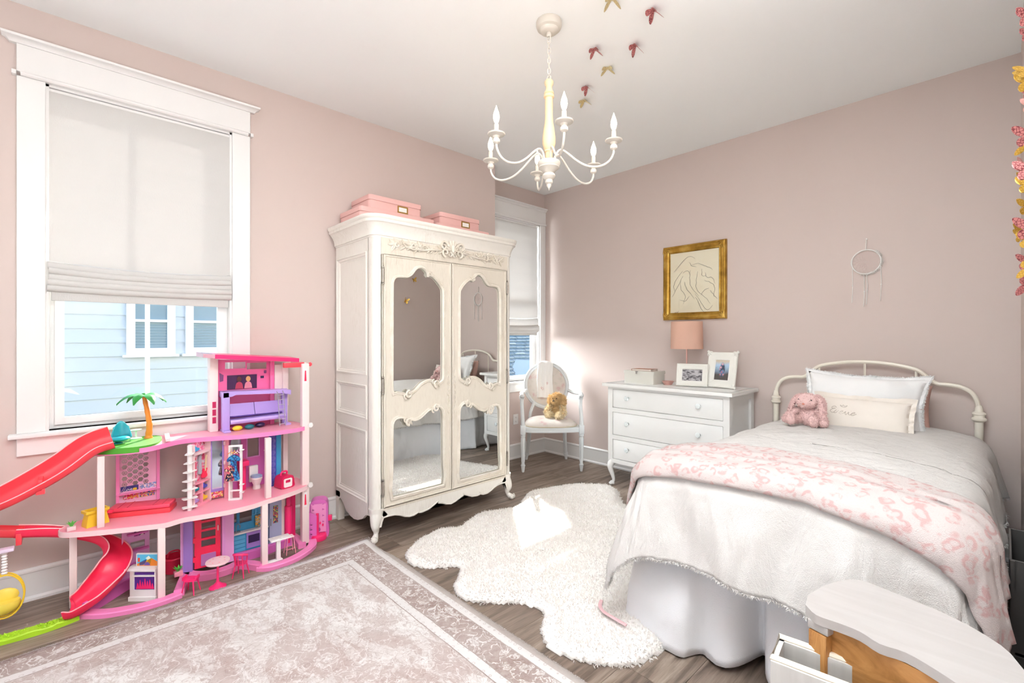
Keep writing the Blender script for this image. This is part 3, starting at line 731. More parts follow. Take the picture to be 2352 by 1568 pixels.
LEGP = [(.010, 0), (.013, .004), (.016, .03), (.019, .055), (.022, .06), (.022, .07), (.017, .074), (.015, .085), (.020, .24), (.0225, .33), (.019, .338), (.025, .348), (.025, .358), (.020, .364), (.022, .372)]
for sx in (-1, 1):
    lg = MB().lathe(LEGP, (sx * .285, -.215, 0), 14).cbox((sx * .285, -.215, .41), .05, .05, .085, .004)
    for k in range(7):
        a = 2 * PI * k / 7; lg.cyl((sx * .285 + .0165 * math.cos(a), -.215 + .0165 * math.sin(a), .10), (sx * .285 + .0225 * math.cos(a), -.215 + .0225 * math.sin(a), .32), .0022, n=4)
    lg.obj('leg', M_CHAIR, ch)
    rl = MB().tube([(sx * .215, .255, 0), (sx * .205, .235, .08), (sx * .19, .195, .25), (sx * .185, .175, .40)], [.013, .018, .021, .022], 10).lathe([(.02, .05), (.024, .06), (.024, .075), (.019, .082)], (sx * .208, .243, 0), 12)
    rl.obj('leg', M_CHAIR, ch)
    # arm: post rising from the front leg, padded-end arm sweeping to the back
    a_ = MB().tube(spline([(sx * .285, -.21, .44), (sx * .288, -.20, .52), (sx * .29, -.15, .62), (sx * .292, -.145, .70), (sx * .292, -.15, .735)], 5), lambda t: .022 - .004 * math.sin(PI * t), 10)
    a_.tube(spline([(sx * .292, -.185, .735), (sx * .293, -.13, .752), (sx * .285, -.02, .742), (sx * .26, .09, .735), (sx * .222, .175, .748)], 6), lambda t: .019 if t < .5 else .019 - .004 * (t - .5), 10, flat=1.0)
    a_.sph((sx * .292, -.185, .735), (.024, .026, .022), 12, 8).cbox((sx * .292, -.14, .715), .045, .045, .04, .006)
    a_.obj('armrest', M_CHAIR, ch)
rail = MB()
for z0_, z1_, g_ in ((.385, .432, 0), (.392, .400, .004), (.415, .425, .004)):
    fpts = [(-.30 - g_, -.215)] + [(u, -.215 - .045 * (1 - (u / .3) ** 2) - g_) for u in [-.27 + .06 * k for k in range(10)]] + [(.30 + g_, -.215), (.20 + g_, .20), (-.20 - g_, .20)]
    rail.plate(fpts, [], z1_ - z0_, MAPS['z'](z0_))
rail.obj('seat_rail', M_CHAIR, ch, smooth=20)
def seat(u, v):
    a = 2 * PI * u; k = math.sin(PI / 2 * v) if v < 1 else 1
    x = math.copysign(abs(math.cos(a)) ** .62, math.cos(a)); y = math.copysign(abs(math.sin(a)) ** .62, math.sin(a))
    r = math.sin(PI / 2 * min(1, v * 1.0)); w = (.285 - .07 * (y * .5 + .5)) ; h = .43 + .075 * math.cos(PI / 2 * v) ** .7 if v < 1 else .43
    return (x * w * r, -.01 + y * .215 * r - (.03 if y < 0 else 0) * (1 - x * x) * r, h)
sb = MB().grid(seat, 48, 10); bmesh.ops.remove_doubles(sb.bm, verts=sb.bm.verts, dist=.0005); sb.obj('seat_cushion', M_FLORAL, ch, smooth=180)
pp = [seat(k / 48, 1) for k in range(48)]; MB().tube([(p[0] * 1.0, p[1] * 1.0, .437) for p in pp], .005, 6, closed=True).obj('piping', mat('gimp_trim', '#c9bda3', .8), ch)
def bk(u, z, d):  # point in tilted back plane: u across, z height, d forward
    return (u, .19 + .16 * (z - .5) - d, z)
zc, rx, rz = .795, .222, .225
fr_ = MB(); rr = []
for k in range(48):
    a = 2 * PI * k / 48; c = Vector(bk(rx * math.cos(a), zc + rz * math.sin(a), 0)); n_ = Vector((math.cos(a), 0, math.sin(a)))
    rr.append([tuple(c + n_ * o + Vector((0, -w, 0))) for o, w in ((.022, -.014), (.024, .004), (.018, .016), (.010, .010), (.0, .018), (-.012, .016), (-.018, .008), (-.018, -.014))])
rr.append(rr[0]); fr_.rings(rr, False, False); fr_.obj('back_frame', M_CHAIR, ch, smooth=50)
for sx in (-1, 1): MB().tube(spline([(sx * .185, .175, .40), (sx * .178, .178, .50), (sx * .15, .195, .58), (sx * .135, .20, .62)], 4), .017, 8).obj('back_support', M_CHAIR, ch)
MB().cbox((0, .192, .548), .06, .03, .05, .008).sph((0, .175, .55), (.028, .01, .016), 10, 6).obj('crest', M_CHAIR, ch)
def bpad(u, v):
    a = 2 * PI * u; r = v; return bk((rx - .012) * r * math.cos(a), zc + (rz - .012) * r * math.sin(a), .004 + .024 * math.sqrt(max(0, 1 - r ** 3)))
pb = MB().grid(bpad, 40, 8); bmesh.ops.remove_doubles(pb.bm, verts=pb.bm.verts, dist=.0005); pb.obj('back_pad', M_FLORAL, ch, smooth=180)
MB().plate(ell(0, zc, rx - .01, rz - .01, 32), [], .006, lambda u, v, w: bk(u, v, -.01 + w)).obj('back_panel', M_FLORAL, ch, smooth=0)
# burp cloth draped over the chair back
CM = Matrix.Translation(CH) @ Matrix.Rotation(CR, 4, 'Z')
M_TERRY = cloth('white_terry', '#fbfaf8', 500, .5)
def cl_(u, v):
    x = -.098 + .165 * u - .012 * v + .004 * math.sin(v * 9); f = .007 * math.sin(u * 13 + v * 1.5) * min(1, v * 3 + .2)
    if v < .12: z = zc + .252 + .012 * math.sin(v / .12 * PI / 2) * .5; y = bk(0, z, 0)[1] + .03 - .075 * (v / .12); return tuple(CM @ Vector((x, y, z - .10 * (x + .015) ** 2 * 30)))
    t = (v - .12) / .88; z = zc + .255 - .10 * (x + .015) ** 2 * 30 * (1 - t) - .375 * t; y = bk(0, z, 0)[1] - .054 - f * 1.3 - .006 * t
    return tuple(CM @ Vector((x, y, z)))
bc = MB().grid(cl_, 30, 40)
bco = single(bc, 'burp_cloth', M_TERRY, 'white terry cloth with pink stitched name hanging over the oval chair back', 'cloth', (-3.33, 3.69, 1.0), smooth=180)
md = bco.modifiers.new('thick', 'SOLIDIFY'); md.thickness = .004; md.offset = 0
def cursive(strokes, f, r=.0012, n=5):
    b = MB()
    for st in strokes:
        P = spline([(x, y, 0) for x, y in st], 5) if len(st) > 2 else [Vector((x, y, 0)) for x, y in st]
        b.tube([f(p.x, p.y) for p in P], r, n)
    return b
NAME = [[(7.4, 6.0), (6.9, 5.3), (5.9, 5.4), (5.3, 6.2), (6.0, 6.6), (7.0, 6.5), (5.6, 7.0), (4.8, 8.0), (5.6, 9.0), (6.4, 8.8), (7.0, 8.0)],
        [(7.6, 7.4), (6.8, 8.3), (6.7, 9.1), (7.5, 8.9), (8.4, 7.9), (8.8, 7.6)],
        [(9.3, 8.7), (10.2, 8.2), (10.4, 7.7), (9.6, 7.9), (8.8, 9.0), (9.6, 9.5), (10.7, 8.9), (11.6, 7.9), (11.4, 8.6), (11.6, 9.6), (12.0, 9.5), (12.9, 8.1), (12.9, 9.0), (13.3, 9.7), (14.4, 8.9), (15.4, 8.4), (15.3, 8.0), (14.4, 8.4), (13.8, 9.4), (14.6, 9.8), (16.2, 8.8)],
        [(13.8, 7.35), (13.85, 7.45)]]
CROWN = [[(8.9, 4.3), (9.3, 5.1), (10.4, 5.5), (11.3, 5.4), (12.0, 4.4)], [(9.0, 4.4), (9.7, 4.9), (10.3, 4.2), (10.8, 4.9), (11.8, 4.5)]]
M_STITCH = mat('pink_stitch', '#d7a9aa', .8); M_STITCH2 = mat('taupe_stitch', '#bfb2a6', .8)
def on_cloth(px, py):
    u, v = (px - 4.8) / 11.4, (py - 7.4) / 4; ca, sa = math.cos(1.0), math.sin(1.0)
    a_, b_ = (u - .5) * .10, -v * .034; x = -.03 + a_ * ca - b_ * sa; z = .80 + a_ * sa + b_ * ca
    return tuple(CM @ Vector((x, bk(0, z, 0)[1] - .062, z)))
cursive(NAME, on_cloth, .0016).obj('embroidery', M_STITCH, bco)
# plush puppy on the seat
M_PUP = mat('plush_tan', '#e2c18e', .95, bump=(150, .4, .003)); M_PUPL = mat('plush_cream', '#f0debb', .95); M_EYE = mat('black_bead', '#151010', .15)
pu = thing('plush_puppy', 'tan shaggy plush puppy sitting on the floral chair seat', 'soft toy', (CM @ Vector((.07, -.05, .50)))[:], CR - .6, world=False)
bd = MB().sph((0, .03, .075), (.07, .062, .082)).sph((0, .0, .185), (.062, .060, .056)).sph((0, -.045, .168), (.030, .030, .024), 10, 8)
body = bd.obj('body', M_PUP, pu, smooth=180)
ears, legs = [], []
for s in (-1, 1):
    ears.append(MB().sph((s * .07, .0, .165), (.022, .034, .055), 10, 8).obj('ear', M_PUP, pu, smooth=180))
    legs.append(MB().sph((s * .055, -.055, .028), (.034, .055, .03), 10, 8).obj('leg', M_PUPL, pu, smooth=180))
    legs.append(MB().tube([(s * .06, .0, .12), (s * .085, -.03, .08), (s * .09, -.05, .04)], [.024, .025, .026], 8).obj('arm', M_PUP, pu, smooth=180))
    MB().sph((s * .022, -.055, .198), .0065, 8, 6).obj('eye', M_EYE, pu)
MB().sph((0, -.076, .175), (.012, .009, .009), 8, 6).obj('nose', M_EYE, pu)
for objs, n, m_ in (([body], 5000, M_PUP), (ears, 1400, M_PUP), (legs, 3000, M_PUPL)):
    for i, o in enumerate(objs):
        P, Nn = scatter_on([o], n // len(objs), 3 + i); fur('fur', P, Nn, .024, .0034, m_, o, .6, 5 + i)

# ================================================================ DRESSER
M_DR = mat('white_lacquer', '#f1f1ef', .32); M_KNOB = mat('glass_knob', '#e9f0f0', .05, 0, IOR=1.5); M_CHR = mat('chrome', '#d6d8d8', .15, 1)
DX0, DX1, DY0, DY1, DZ = -2.425, -1.375, 3.475, 3.955, .885
dr = thing('dresser', 'white three drawer dresser with glass knobs and cabriole legs', 'dresser', ((DX0 + DX1) / 2, 3.72, 0))
MB().box(DX0 + .0185, DX1 - .0185, DY0 + .0205, DY1, .20, DZ).obj('carcass', M_DR, dr, smooth=0)
pt = [(DX0 - .004, DY1), (DX0 - .004, DY0 - .012), (DX1 + .004, DY0 - .012), (DX1 + .004, DY1)]
MB().plate([(p[0], p[1]) for p in pt], [], .012, MAPS['z'](DZ + .006)).sweep(pt[::-1], [(0, DZ - .008), (.004, DZ), (.012, DZ + .004), (.016, DZ + .010), (.012, DZ + .018), (0, DZ + .018), (-.03, DZ + .018), (-.03, DZ - .008)][::1], mp=lambda u, v, w: (u, v, w)).obj('top', M_DR, dr, smooth=30)
ff = MB().plate([(DX0, .205), (DX1, .205), (DX1, DZ), (DX0, DZ)], [[(-2.379, a), (-1.421, a), (-1.421, c), (-2.379, c)] for a, c in ((.690, .853), (.452, .652), (.242, .414))], .02, MAPS['y'](DY0))
ff.obj('face_frame', M_DR, dr, smooth=0)
for sx in (DX0, DX1 - .0):
    sp = MB(); x0_ = sx - (.0 if sx == DX0 else .018)
    sp.plate([(DY0 + .0205, .205), (DY1, .205), (DY1, DZ), (DY0 + .0205, DZ)], [[(DY0 + .06, .27), (DY1 - .06, .27), (DY1 - .06, DZ - .06), (DY0 + .06, DZ - .06)]], .018, MAPS['x'](x0_)); sp.obj('side_panel', M_DR, dr, smooth=0)
for a, c in ((.690, .853), (.452, .652), (.242, .414)):
    d = MB().box(-2.376, -1.424, DY0 + .003, DY0 + .03, a + .003, c - .003, .0025, 2).obj('drawer', M_DR, dr)
    for kx in (-2.225, -1.600):
        kz = (a + c) / 2 + .012
        kb = MB().lathe([(.013, 0), (.013, .003), (.006, .006), (.005, .016), (.009, .018)], (0, 0, 0), 12, M=Matrix.Translation((kx, DY0 + .003, kz)) @ Matrix.Rotation(PI / 2, 4, 'X'))
        ko = kb.obj('knob', M_CHR, d)
for sx in (DX0 + .03, DX1 - .03):
    for sy in (DY0 + .03, DY1 - .03):
        dx = -1 if sx < -2 else 1; dy = -1 if sy < 3.7 else 1
        p = [(sx, sy, .215), (sx + dx * .014, sy + dy * .014, .185), (sx + dx * .016, sy + dy * .016, .15), (sx + dx * .002, sy + dy * .002, .09), (sx - dx * .004, sy - dy * .004, .045), (sx + dx * .006, sy + dy * .006, .016)]
        MB().tube(spline(p, 5), lambda t: .034 - .021 * min(1, t * 1.3) + (.008 if t > .88 else 0), 12).sph((sx + dx * .012, sy + dy * .012, .016), (.02, .02, .016), 10, 6).obj('leg', M_DR, dr, smooth=50)
b = MB().plate([(DX0 + .01, .205), (DX1 - .01, .205), (DX1 - .01, .24), (DX0 + .01, .24)], [], .014, MAPS['y'](DY0 + .004)).obj('lower_rail', M_DR, dr, smooth=0)
# glass crystals on knobs: sub-parts of the drawers
crys = None
for d in [o for o in dr.children if o.name.startswith('drawer')]:
    for kn in [o for o in d.children]:
        pass
for a, c, d in zip((.690, .452, .242), (.853, .652, .414), [o for o in dr.children if o.name.startswith('drawer')]):
    for kx in (-2.225, -1.600):
        MB().lathe([(.008, 0), (.018, .005), (.0215, .012), (.017, .019), (.007, .021)], (0, 0, 0), 8, M=Matrix.Translation((kx, DY0 - .012, (a + c) / 2 + .012)) @ Matrix.Rotation(PI / 2, 4, 'X')).obj('crystal', M_KNOB, d, smooth=0)
ZD = DZ + .018
# keepsake box and notebook
kb = thing('keepsake_box', 'cream metal keepsake box with clasp on the dresser', 'box', (-2.30, 3.66, ZD))
R_ = lambda a, c: Matrix.Translation(c) @ Matrix.Rotation(a, 4, 'Z')
KM = R_(-.06, (-2.20, 3.70, ZD))
M_TIN = mat('cream_tin', '#d9d6cd', .35, bump=(30, .06, .002))
b = MB().plate(rrect(-.15, .15, -.095, .095, .018), [], .088, lambda u, v, w: tuple(KM @ Vector((u, v, w)))); b.obj('body', M_TIN, kb, smooth=40)
b = MB().plate(rrect(-.155, .155, -.10, .10, .02), [], .024, lambda u, v, w: tuple(KM @ Vector((u, v, .086 + w)))); b.obj('lid', M_TIN, kb, smooth=40)
b = MB().cbox((0, 0, 0), .016, .006, .018, .002, M=KM @ Matrix.Translation((-.01, -.103, .092))); b.cbox((0, 0, 0), .03, .003, .008, .001, M=KM @ Matrix.Translation((-.01, -.101, .104))); b.obj('clasp', M_CHR, kb)
nbk = thing('notebook', 'small tan notebook lying on the keepsake box', 'book', (-2.29, 3.68, ZD + .11))
NMx = R_(.04, (-2.19, 3.69, ZD + .1105))
M_TAN = mat('tan_leather', '#b98d77', .6)
MB().cbox((0, 0, .001), .19, .125, .002, M=NMx).cbox((0, 0, .014), .19, .125, .002, M=NMx).cbox((-.094, 0, .0075), .002, .125, .015, M=NMx).obj('cover', M_TAN, nbk, smooth=0)
MB().cbox((0, 0, .0075), .182, .118, .010, M=NMx).obj('pages', M_CARD, nbk, smooth=0)
# lamp
M_ROSEG = mat('rose_gold', '#dcaea4', .35, .6)
lp = thing('table_lamp', 'slim rose table lamp with peach drum shade on the dresser', 'lamp', (-1.857, 3.80, ZD))
MB().lathe([(.075, 0), (.078, .004), (.075, .010), (.02, .016), (.006, .02)], (-1.857, 3.80, ZD), 28).obj('base', M_ROSEG, lp)
MB().cyl((-1.857, 3.80, ZD + .015), (-1.857, 3.80, ZD + .42), .0055, n=10).obj('pole', M_ROSEG, lp)
gsh = fabric_trans('lamp_shade_peach', '#edc6b1', .3, 200, .15)
sh = MB().rings([[(-1.857 + r * math.cos(a), 3.80 + r * math.sin(a), z) for a in [2 * PI * k / 40 for k in range(40)]] for r, z in ((.128, ZD + .305), (.130, ZD + .305), (.126, ZD + .535), (.124, ZD + .535), (.128, ZD + .305))], False, False)
sho = sh.obj('lamp_shade', gsh, lp, smooth=60)
sp_ = MB().cyl((-1.857, 3.80, ZD + .40), (-1.857, 3.80, ZD + .455), .014)
for k in range(3): a = 2 * PI * k / 3; sp_.cyl((-1.857, 3.80, ZD + .50), (-1.857 + .124 * math.cos(a), 3.80 + .124 * math.sin(a), ZD + .53), .002, n=5)
sp_.obj('shade_spider', M_ROSEG, lp)
MB().sph((-1.857, 3.80, ZD + .485), (.024, .024, .03)).obj('bulb', mat('frosted_bulb', '#f5f2ea', .4), lp)
dish = MB().lathe([(.0, .0), (.03, 0), (.036, .006), (.05, .03), (.047, .032), (.032, .010), (.0, .008)], (0, 0, 0), 24)
for v in dish.bm.verts: v.co += Vector((-1.975, 3.70, ZD))
single(dish, 'trinket_dish', M_ROSEG, 'small pink dish beside the lamp on the dresser', 'dish', (-1.975, 3.70, ZD))
# photo frames
def photo_mat(name, bw):
    g = G(name, '#888', .25); c = g.coord('Generated'); s_ = g.sep(c); n = g.noise(c, 4.5, 4, .65, .8); v = g.voro(c, 5.5)
    if bw: g.color(g.ramp(g.math('ADD', g.math('MULTIPLY', n, .7), g.math('MULTIPLY', v, .35)), [(.32, '#211f22'), (.45, '#5c585c'), (.6, '#b9b5b8')]))
    else:
        fig = g.ramp(g.math('SQRT', g.math('ADD', g.math('POWER', g.math('SUBTRACT', s_['X'], .52), 2), g.math('MULTIPLY', g.math('POWER', g.math('SUBTRACT', s_['Z'], .52), 2), .35))), [(.16, 1), (.24, 0)])
        bg = g.ramp(g.math('ADD', s_['Z'], g.math('MULTIPLY', g.math('SUBTRACT', n, .5), .3)), [(.3, '#4f4a48'), (.42, '#77879a'), (.75, '#a9c4dc'), (1, '#cdbb9f')])
        g.color(g.mix(fig, bg, g.ramp(v, [(.1, '#e6cfd2'), (.35, '#c05a66'), (.5, '#6f8ab0'), (.7, '#39404e')])))
    return g.m
def photo_frame(label, c, rot, w, h, bw, mw, ornate, gm):
    t = thing('photo_frame', label, 'photo frame', c, rot, group=None, world=False)
    T = Matrix.Rotation(math.radians(-14), 4, 'X'); mp = lambda u, v, d: tuple(T @ Vector((u, -d, v + .003)))
    o = [(-w / 2, 0), (-w / 2, h), (w / 2, h), (w / 2, 0)]
    MB().sweep(o, [(0, 0), (0, .014), (.006, .020), (mw * .35, .020), (mw * .6, .013), (mw, .008), (mw, 0)], closed=True, mp=mp).obj('frame', gm, t, smooth=30)
    MB().plate([(-w / 2 + mw - .002, mw - .002), (w / 2 - mw + .002, mw - .002), (w / 2 - mw + .002, h - mw + .002), (-w / 2 + mw - .002, h - mw + .002)], [[(-w / 2 + mw + bw, mw + bw), (w / 2 - mw - bw, mw + bw), (w / 2 - mw - bw, h - mw - bw), (-w / 2 + mw + bw, h - mw - bw)]], .002, lambda u, v, d: mp(u, v, .004 + d)).obj('mount', M_CARD, t, smooth=0)
    MB().box(-w / 2 + mw + bw, w / 2 - mw - bw, -.005, -.003, mw + bw, h - mw - bw, M=T).obj('photo', photo_mat('photo_bw' if not ornate else 'photo_colour', not ornate), t, smooth=0)
    MB().box(-w / 2 + .01, w / 2 - .01, -.003, .004, .006, h - .006, M=T).box(-.03, .03, .004, .008, .0, h * .62, M=Matrix.Translation((0, .055, 0)) @ Matrix.Rotation(math.radians(4), 4, 'X')).obj('easel_back', mat('frame_back', '#b9b2a6', .8), t, smooth=0)
    if ornate:
        for sx in (-1, 1):
            for sz, z0_ in ((-1, 0), (1, h)):
                oc = MB()
                cx, cz = sx * w / 2, z0_
                for k in range(5):
                    a = (PI if sx > 0 else 0) + (k - 2) * .42 * 1 + (sz * -PI / 4 * (1 if sx < 0 else -1)); L = .035
                    oc.tube([mp(cx - sx * .004, cz - sz * .004, .021), mp(cx + L * .6 * math.cos(a), cz + L * .6 * math.sin(a), .027), mp(cx + L * math.cos(a), cz + L * math.sin(a), .020)], [.006, .005, .002], 6)
                oc.sph(mp(cx + sx * .002, cz + (.004 if sz < 0 else .002), .018), (.012, .008, .012), 8, 6)
                oc.obj('corner_ornament', gm, t, smooth=60)
    return t
M_FR = mat('frame_cream', '#ebe9e1', .45, bump=(60, .1, .001))
photo_frame('low cream frame holding a black and white photo on the dresser', (-1.76, 3.685, ZD), .20, .245, .185, .004, .040, False, M_FR)
photo_frame('tall ornate white frame holding a colour photo at the dresser corner', (-1.555, 3.745, ZD), -.06, .235, .285, .004, .058, True, M_FR)
# ================================================================ PAINTING
M_GOLD = G('gilt_frame', '#b98f3f', .32, .85); c_ = M_GOLD.coord(); M_GOLD.color(M_GOLD.ramp(M_GOLD.noise(c_, 12, 4), [(.3, '#94702e'), (.5, '#b8903f'), (.7, '#cfac5a')])).bump(M_GOLD.noise(c_, 90, 3), .1, .001); M_GOLD = M_GOLD.m
PX0, PX1, PZ0, PZ1 = -2.160, -1.594, 1.462, 2.124
pt_ = thing('framed_drawing', 'gilt framed charcoal sketch on cream paper hanging above the lamp', 'picture', ((PX0 + PX1) / 2, YB, 1.46))
mpY = lambda u, v, w: (u, YB - w, v)
MB().sweep([(PX0, PZ0), (PX0, PZ1), (PX1, PZ1), (PX1, PZ0)], [(0, .0), (0, .022), (.006, .030), (.014, .032), (.020, .026), (.030, .027), (.045, .022), (.052, .016), (.058, .018), (.064, .012), (.064, 0)], closed=True, mp=mpY).obj('frame', M_GOLD, pt_, smooth=30)
for sx, cx in ((1, PX0), (-1, PX1)):
    for sz, cz in ((1, PZ0), (-1, PZ1)):
        oc = MB()
        for k in range(5):
            a = k * PI / 8; L = .075 if k in (0, 4) else .055
            p0 = (cx + sx * .014, cz + sz * .014); p1 = (cx + sx * (.014 + L * math.cos(a)), cz + sz * (.014 + L * math.sin(a)))
            oc.tube([mpY(*p0, .03), mpY((p0[0] + p1[0]) / 2, (p0[1] + p1[1]) / 2, .038), mpY(*p1, .026)], [.009, .008, .002], 6)
        for r, a in ((.022, .4), (.022, 1.2)):
            oc.tube([mpY(cx + sx * (.03 + .012 * math.cos(q)), cz + sz * (.03 + .012 * math.sin(q)), .036) for q in [a + i * .6 for i in range(9)]], .004, 5)
        oc.obj('corner_ornament', M_GOLD, pt_, smooth=60)
gp = G('aged_paper', '#e9dcc2', .5); c_ = gp.coord(); gp.color(gp.mix(gp.noise(c_, 6, 3), '#e8d9bd', '#f0e6d2'))
paper = MB().box(PX0 + .06, PX1 - .06, YB - .008, YB - .004, PZ0 + .06, PZ1 - .06).obj('paper', gp.m, pt_, smooth=0)
# loose charcoal contour lines on the paper: a free, generic figure study
def pp_(x, y):
    x, y = x + 9 * math.sin(y / 11) * math.sin(x / 33), y + 7 * math.sin(x / 10 + 1); return (PX0 + .063 + (x / 100) * (PX1 - PX0 - .126), YB - .0090, PZ1 - .063 - (y / 100) * (PZ1 - PZ0 - .126))
LN = [[(6, 24), (16, 17), (30, 14), (44, 18)], [(26, 34), (14, 40), (10, 50), (14, 60)], [(4, 66), (14, 58), (26, 54), (34, 46)], [(40, 30), (52, 22), (66, 20), (78, 26), (88, 36)], [(44, 36), (50, 48), (52, 60), (60, 70)], [(56, 32), (62, 46), (64, 58), (72, 70), (76, 82)], [(70, 30), (80, 42), (90, 50), (94, 62)],
      [(76, 44), (86, 54), (92, 66), (86, 78)], [(30, 52), (26, 64), (28, 76), (22, 86)], [(38, 56), (36, 70), (42, 84)], [(18, 76), (26, 84), (34, 80)], [(50, 72), (58, 84), (70, 90), (82, 88)], [(46, 80), (54, 90), (64, 94)], [(66, 66), (76, 60), (84, 62)], [(30, 40), (40, 38), (48, 42)], [(84, 66), (88, 78), (94, 86)], [(60, 26), (66, 34), (74, 36)], [(34, 24), (42, 30), (50, 28)]]
gch = MB()
for i, st in enumerate(LN):
    P = spline([(x, y, 0) for x, y in st], 5); gch.tube([pp_(p.x + .4 * math.sin(k * 1.7 + i), p.y) for k, p in enumerate(P)], lambda t: .0010 + .0016 * math.sin(PI * t), 4, flat=.4)
    if i % 3 == 0: gch.tube([pp_(p.x + 1.2, p.y + 1.0) for p in P[:-3]], .0006, 4, flat=.3)
gch.obj('sketch_lines', mat('charcoal', '#54443e', .95), pt_, smooth=0)
cursive([[(8, 93), (9, 92), (8.5, 94), (10, 93), (11, 94), (12, 92.5), (13, 94.5), (15, 93)]], lambda x, y: pp_(x, y), .0011).obj('mark', mat('brown_ink', '#8a4f35'), pt_)
MB().box(PX0 + .06, PX1 - .06, YB - .0125, YB - .011, PZ0 + .06, PZ1 - .06).obj('glazing', M_GLASS, pt_, smooth=0)

# ================================================================ DREAM CATCHER
dc = thing('dream_catcher', 'small white dream catcher hanging on the wall above the bed', 'wall hanging', (-.66, YB, 1.82))
M_CORD = mat('white_suede', '#e9e6e1', .9); M_WEB = mat('pink_thread', '#d9bfba', .8)
dcx, dcz, dy = -.658, 1.822, YB - .012
MB().tube([(dcx + .082 * math.cos(a), dy, dcz + .082 * math.sin(a)) for a in [2 * PI * k / 36 for k in range(36)]], .0045, 8, closed=True).obj('hoop', M_CORD, dc)
w_ = MB()
for ring in range(5):
    r0, r1 = .080 - .014 * ring, .080 - .014 * (ring + 1)
    for k in range(16):
        a = 2 * PI * (k + ring * .5) / 16; b_ = 2 * PI * (k + .5 + ring * .5) / 16; c2 = 2 * PI * (k + 1 + ring * .5) / 16
        w_.tube([(dcx + r0 * math.cos(a), dy, dcz + r0 * math.sin(a)), (dcx + r1 * math.cos(b_), dy, dcz + r1 * math.sin(b_)), (dcx + r0 * math.cos(c2), dy, dcz + r0 * math.sin(c2))], .0005, 3)
w_.obj('web', M_WEB, dc)
MB().tube([(dcx, YB - .004, 1.975), (dcx - .002, dy + .002, 1.90)], .0035, 6, flat=.6).sph((dcx + .002, YB - .006, 1.978), .006, 8, 6).obj('hanging_loop', M_CORD, dc)
for x, z0, z1 in ((dcx - .078, dcz - .02, 1.545), (dcx - .012, dcz - .08, 1.515), (dcx + .004, dcz - .08, 1.53), (dcx + .080, dcz - .03, 1.55)):
    MB().tube(spline([(x, dy, z0), (x + .003, dy, (z0 + z1) / 2), (x - .002, dy, z1)], 5), .0036, 6, flat=.6).sph((x + .002, dy, (z0 + z1) / 2 - .01), .005, 8, 6).obj('tassel', M_CORD, dc)
P, N_ = [], []
for k in range(700):
    a = -1.9 + 2.9 * random.random(); rr = .076 + .014 * random.random(); P.append((dcx + rr * math.cos(a), dy - .004 + .01 * random.random(), dcz + rr * math.sin(a))); N_.append((math.cos(a), -.4, math.sin(a)))
fur('feather_trim', P, N_, .012, .002, M_CORD, None, .6, 4)
ft = bpy.data.objects['feather_trim']; ft.data.transform(Matrix.Translation(-Vector(dc.location))); ft.parent = dc

# ================================================================ BED
M_IRON = mat('cream_enamel', '#f0e9da', .35)
bed = thing('bed', 'cream iron twin bed with curved tube headboard', 'bed', (-.657, 2.9, 0))
HBX = -.657; HY = 3.925
half = [(-.549, .87), (-.540, .925), (-.515, .975), (-.470, 1.003), (-.415, 1.012), (-.365, 1.015), (-.325, 1.045), (-.285, 1.085), (-.235, 1.108), (-.12, 1.130), (0, 1.137)]
full = half + [(-x, z) for x, z in half[::-1]][1:]
MB().tube([(HBX + p.x, HY, p.z) for p in spline([(x, 0, z) for x, z in full], 5)], .0125, 10).obj('headboard_rail', M_IRON, bed)
for sx in (-1, 1):
    x = HBX + sx * .549
    b = MB().lathe([(.020, 0), (.020, .80), (.024, .805), (.034, .812), (.034, .822), (.026, .828), (.026, .842), (.031, .846), (.030, .856), (.020, .862), (.0165, .885), (.013, .90)], (x, HY, 0), 18).lathe([(.026, 0), (.026, .02), (.02, .03)], (x, HY, 0), 14)
    b.obj('post', M_IRON, bed)
    MB().box(x - sx * .09 - .012, x - sx * .09 + .012, 1.95, 3.90, .30, .36, .003).obj('side_rail', M_IRON, bed)
    MB().lathe([(.018, .036), (.018, .40), (.026, .41), (.02, .43)], (x - sx * .09, 1.98, 0), 14).obj('post', M_IRON, bed)
for dx in (-.265, 0, .265): MB().cyl((HBX + dx, HY, .45), (HBX + dx, HY, 1.13 if dx == 0 else 1.095), .007, n=8).obj('spindle', M_IRON, bed)
MB().cyl((HBX - .549, HY, .45), (HBX + .549, HY, .45), .010).obj('lower_rail', M_IRON, bed)
MB().plate(rrect(-1.10, -.20, 2.0, 3.88, .06), [], .30, MAPS['z'](.37)).obj('mattress', cloth('mattress_ticking', '#efece6', 200, .1), bed, smooth=50)
MB().plate(rrect(-1.10, -.21, 2.01, 3.88, .04), [], .15, MAPS['z'](.21)).obj('box_spring', cloth('box_spring_cloth', '#e6e2dc', 200, .1), bed, smooth=50)
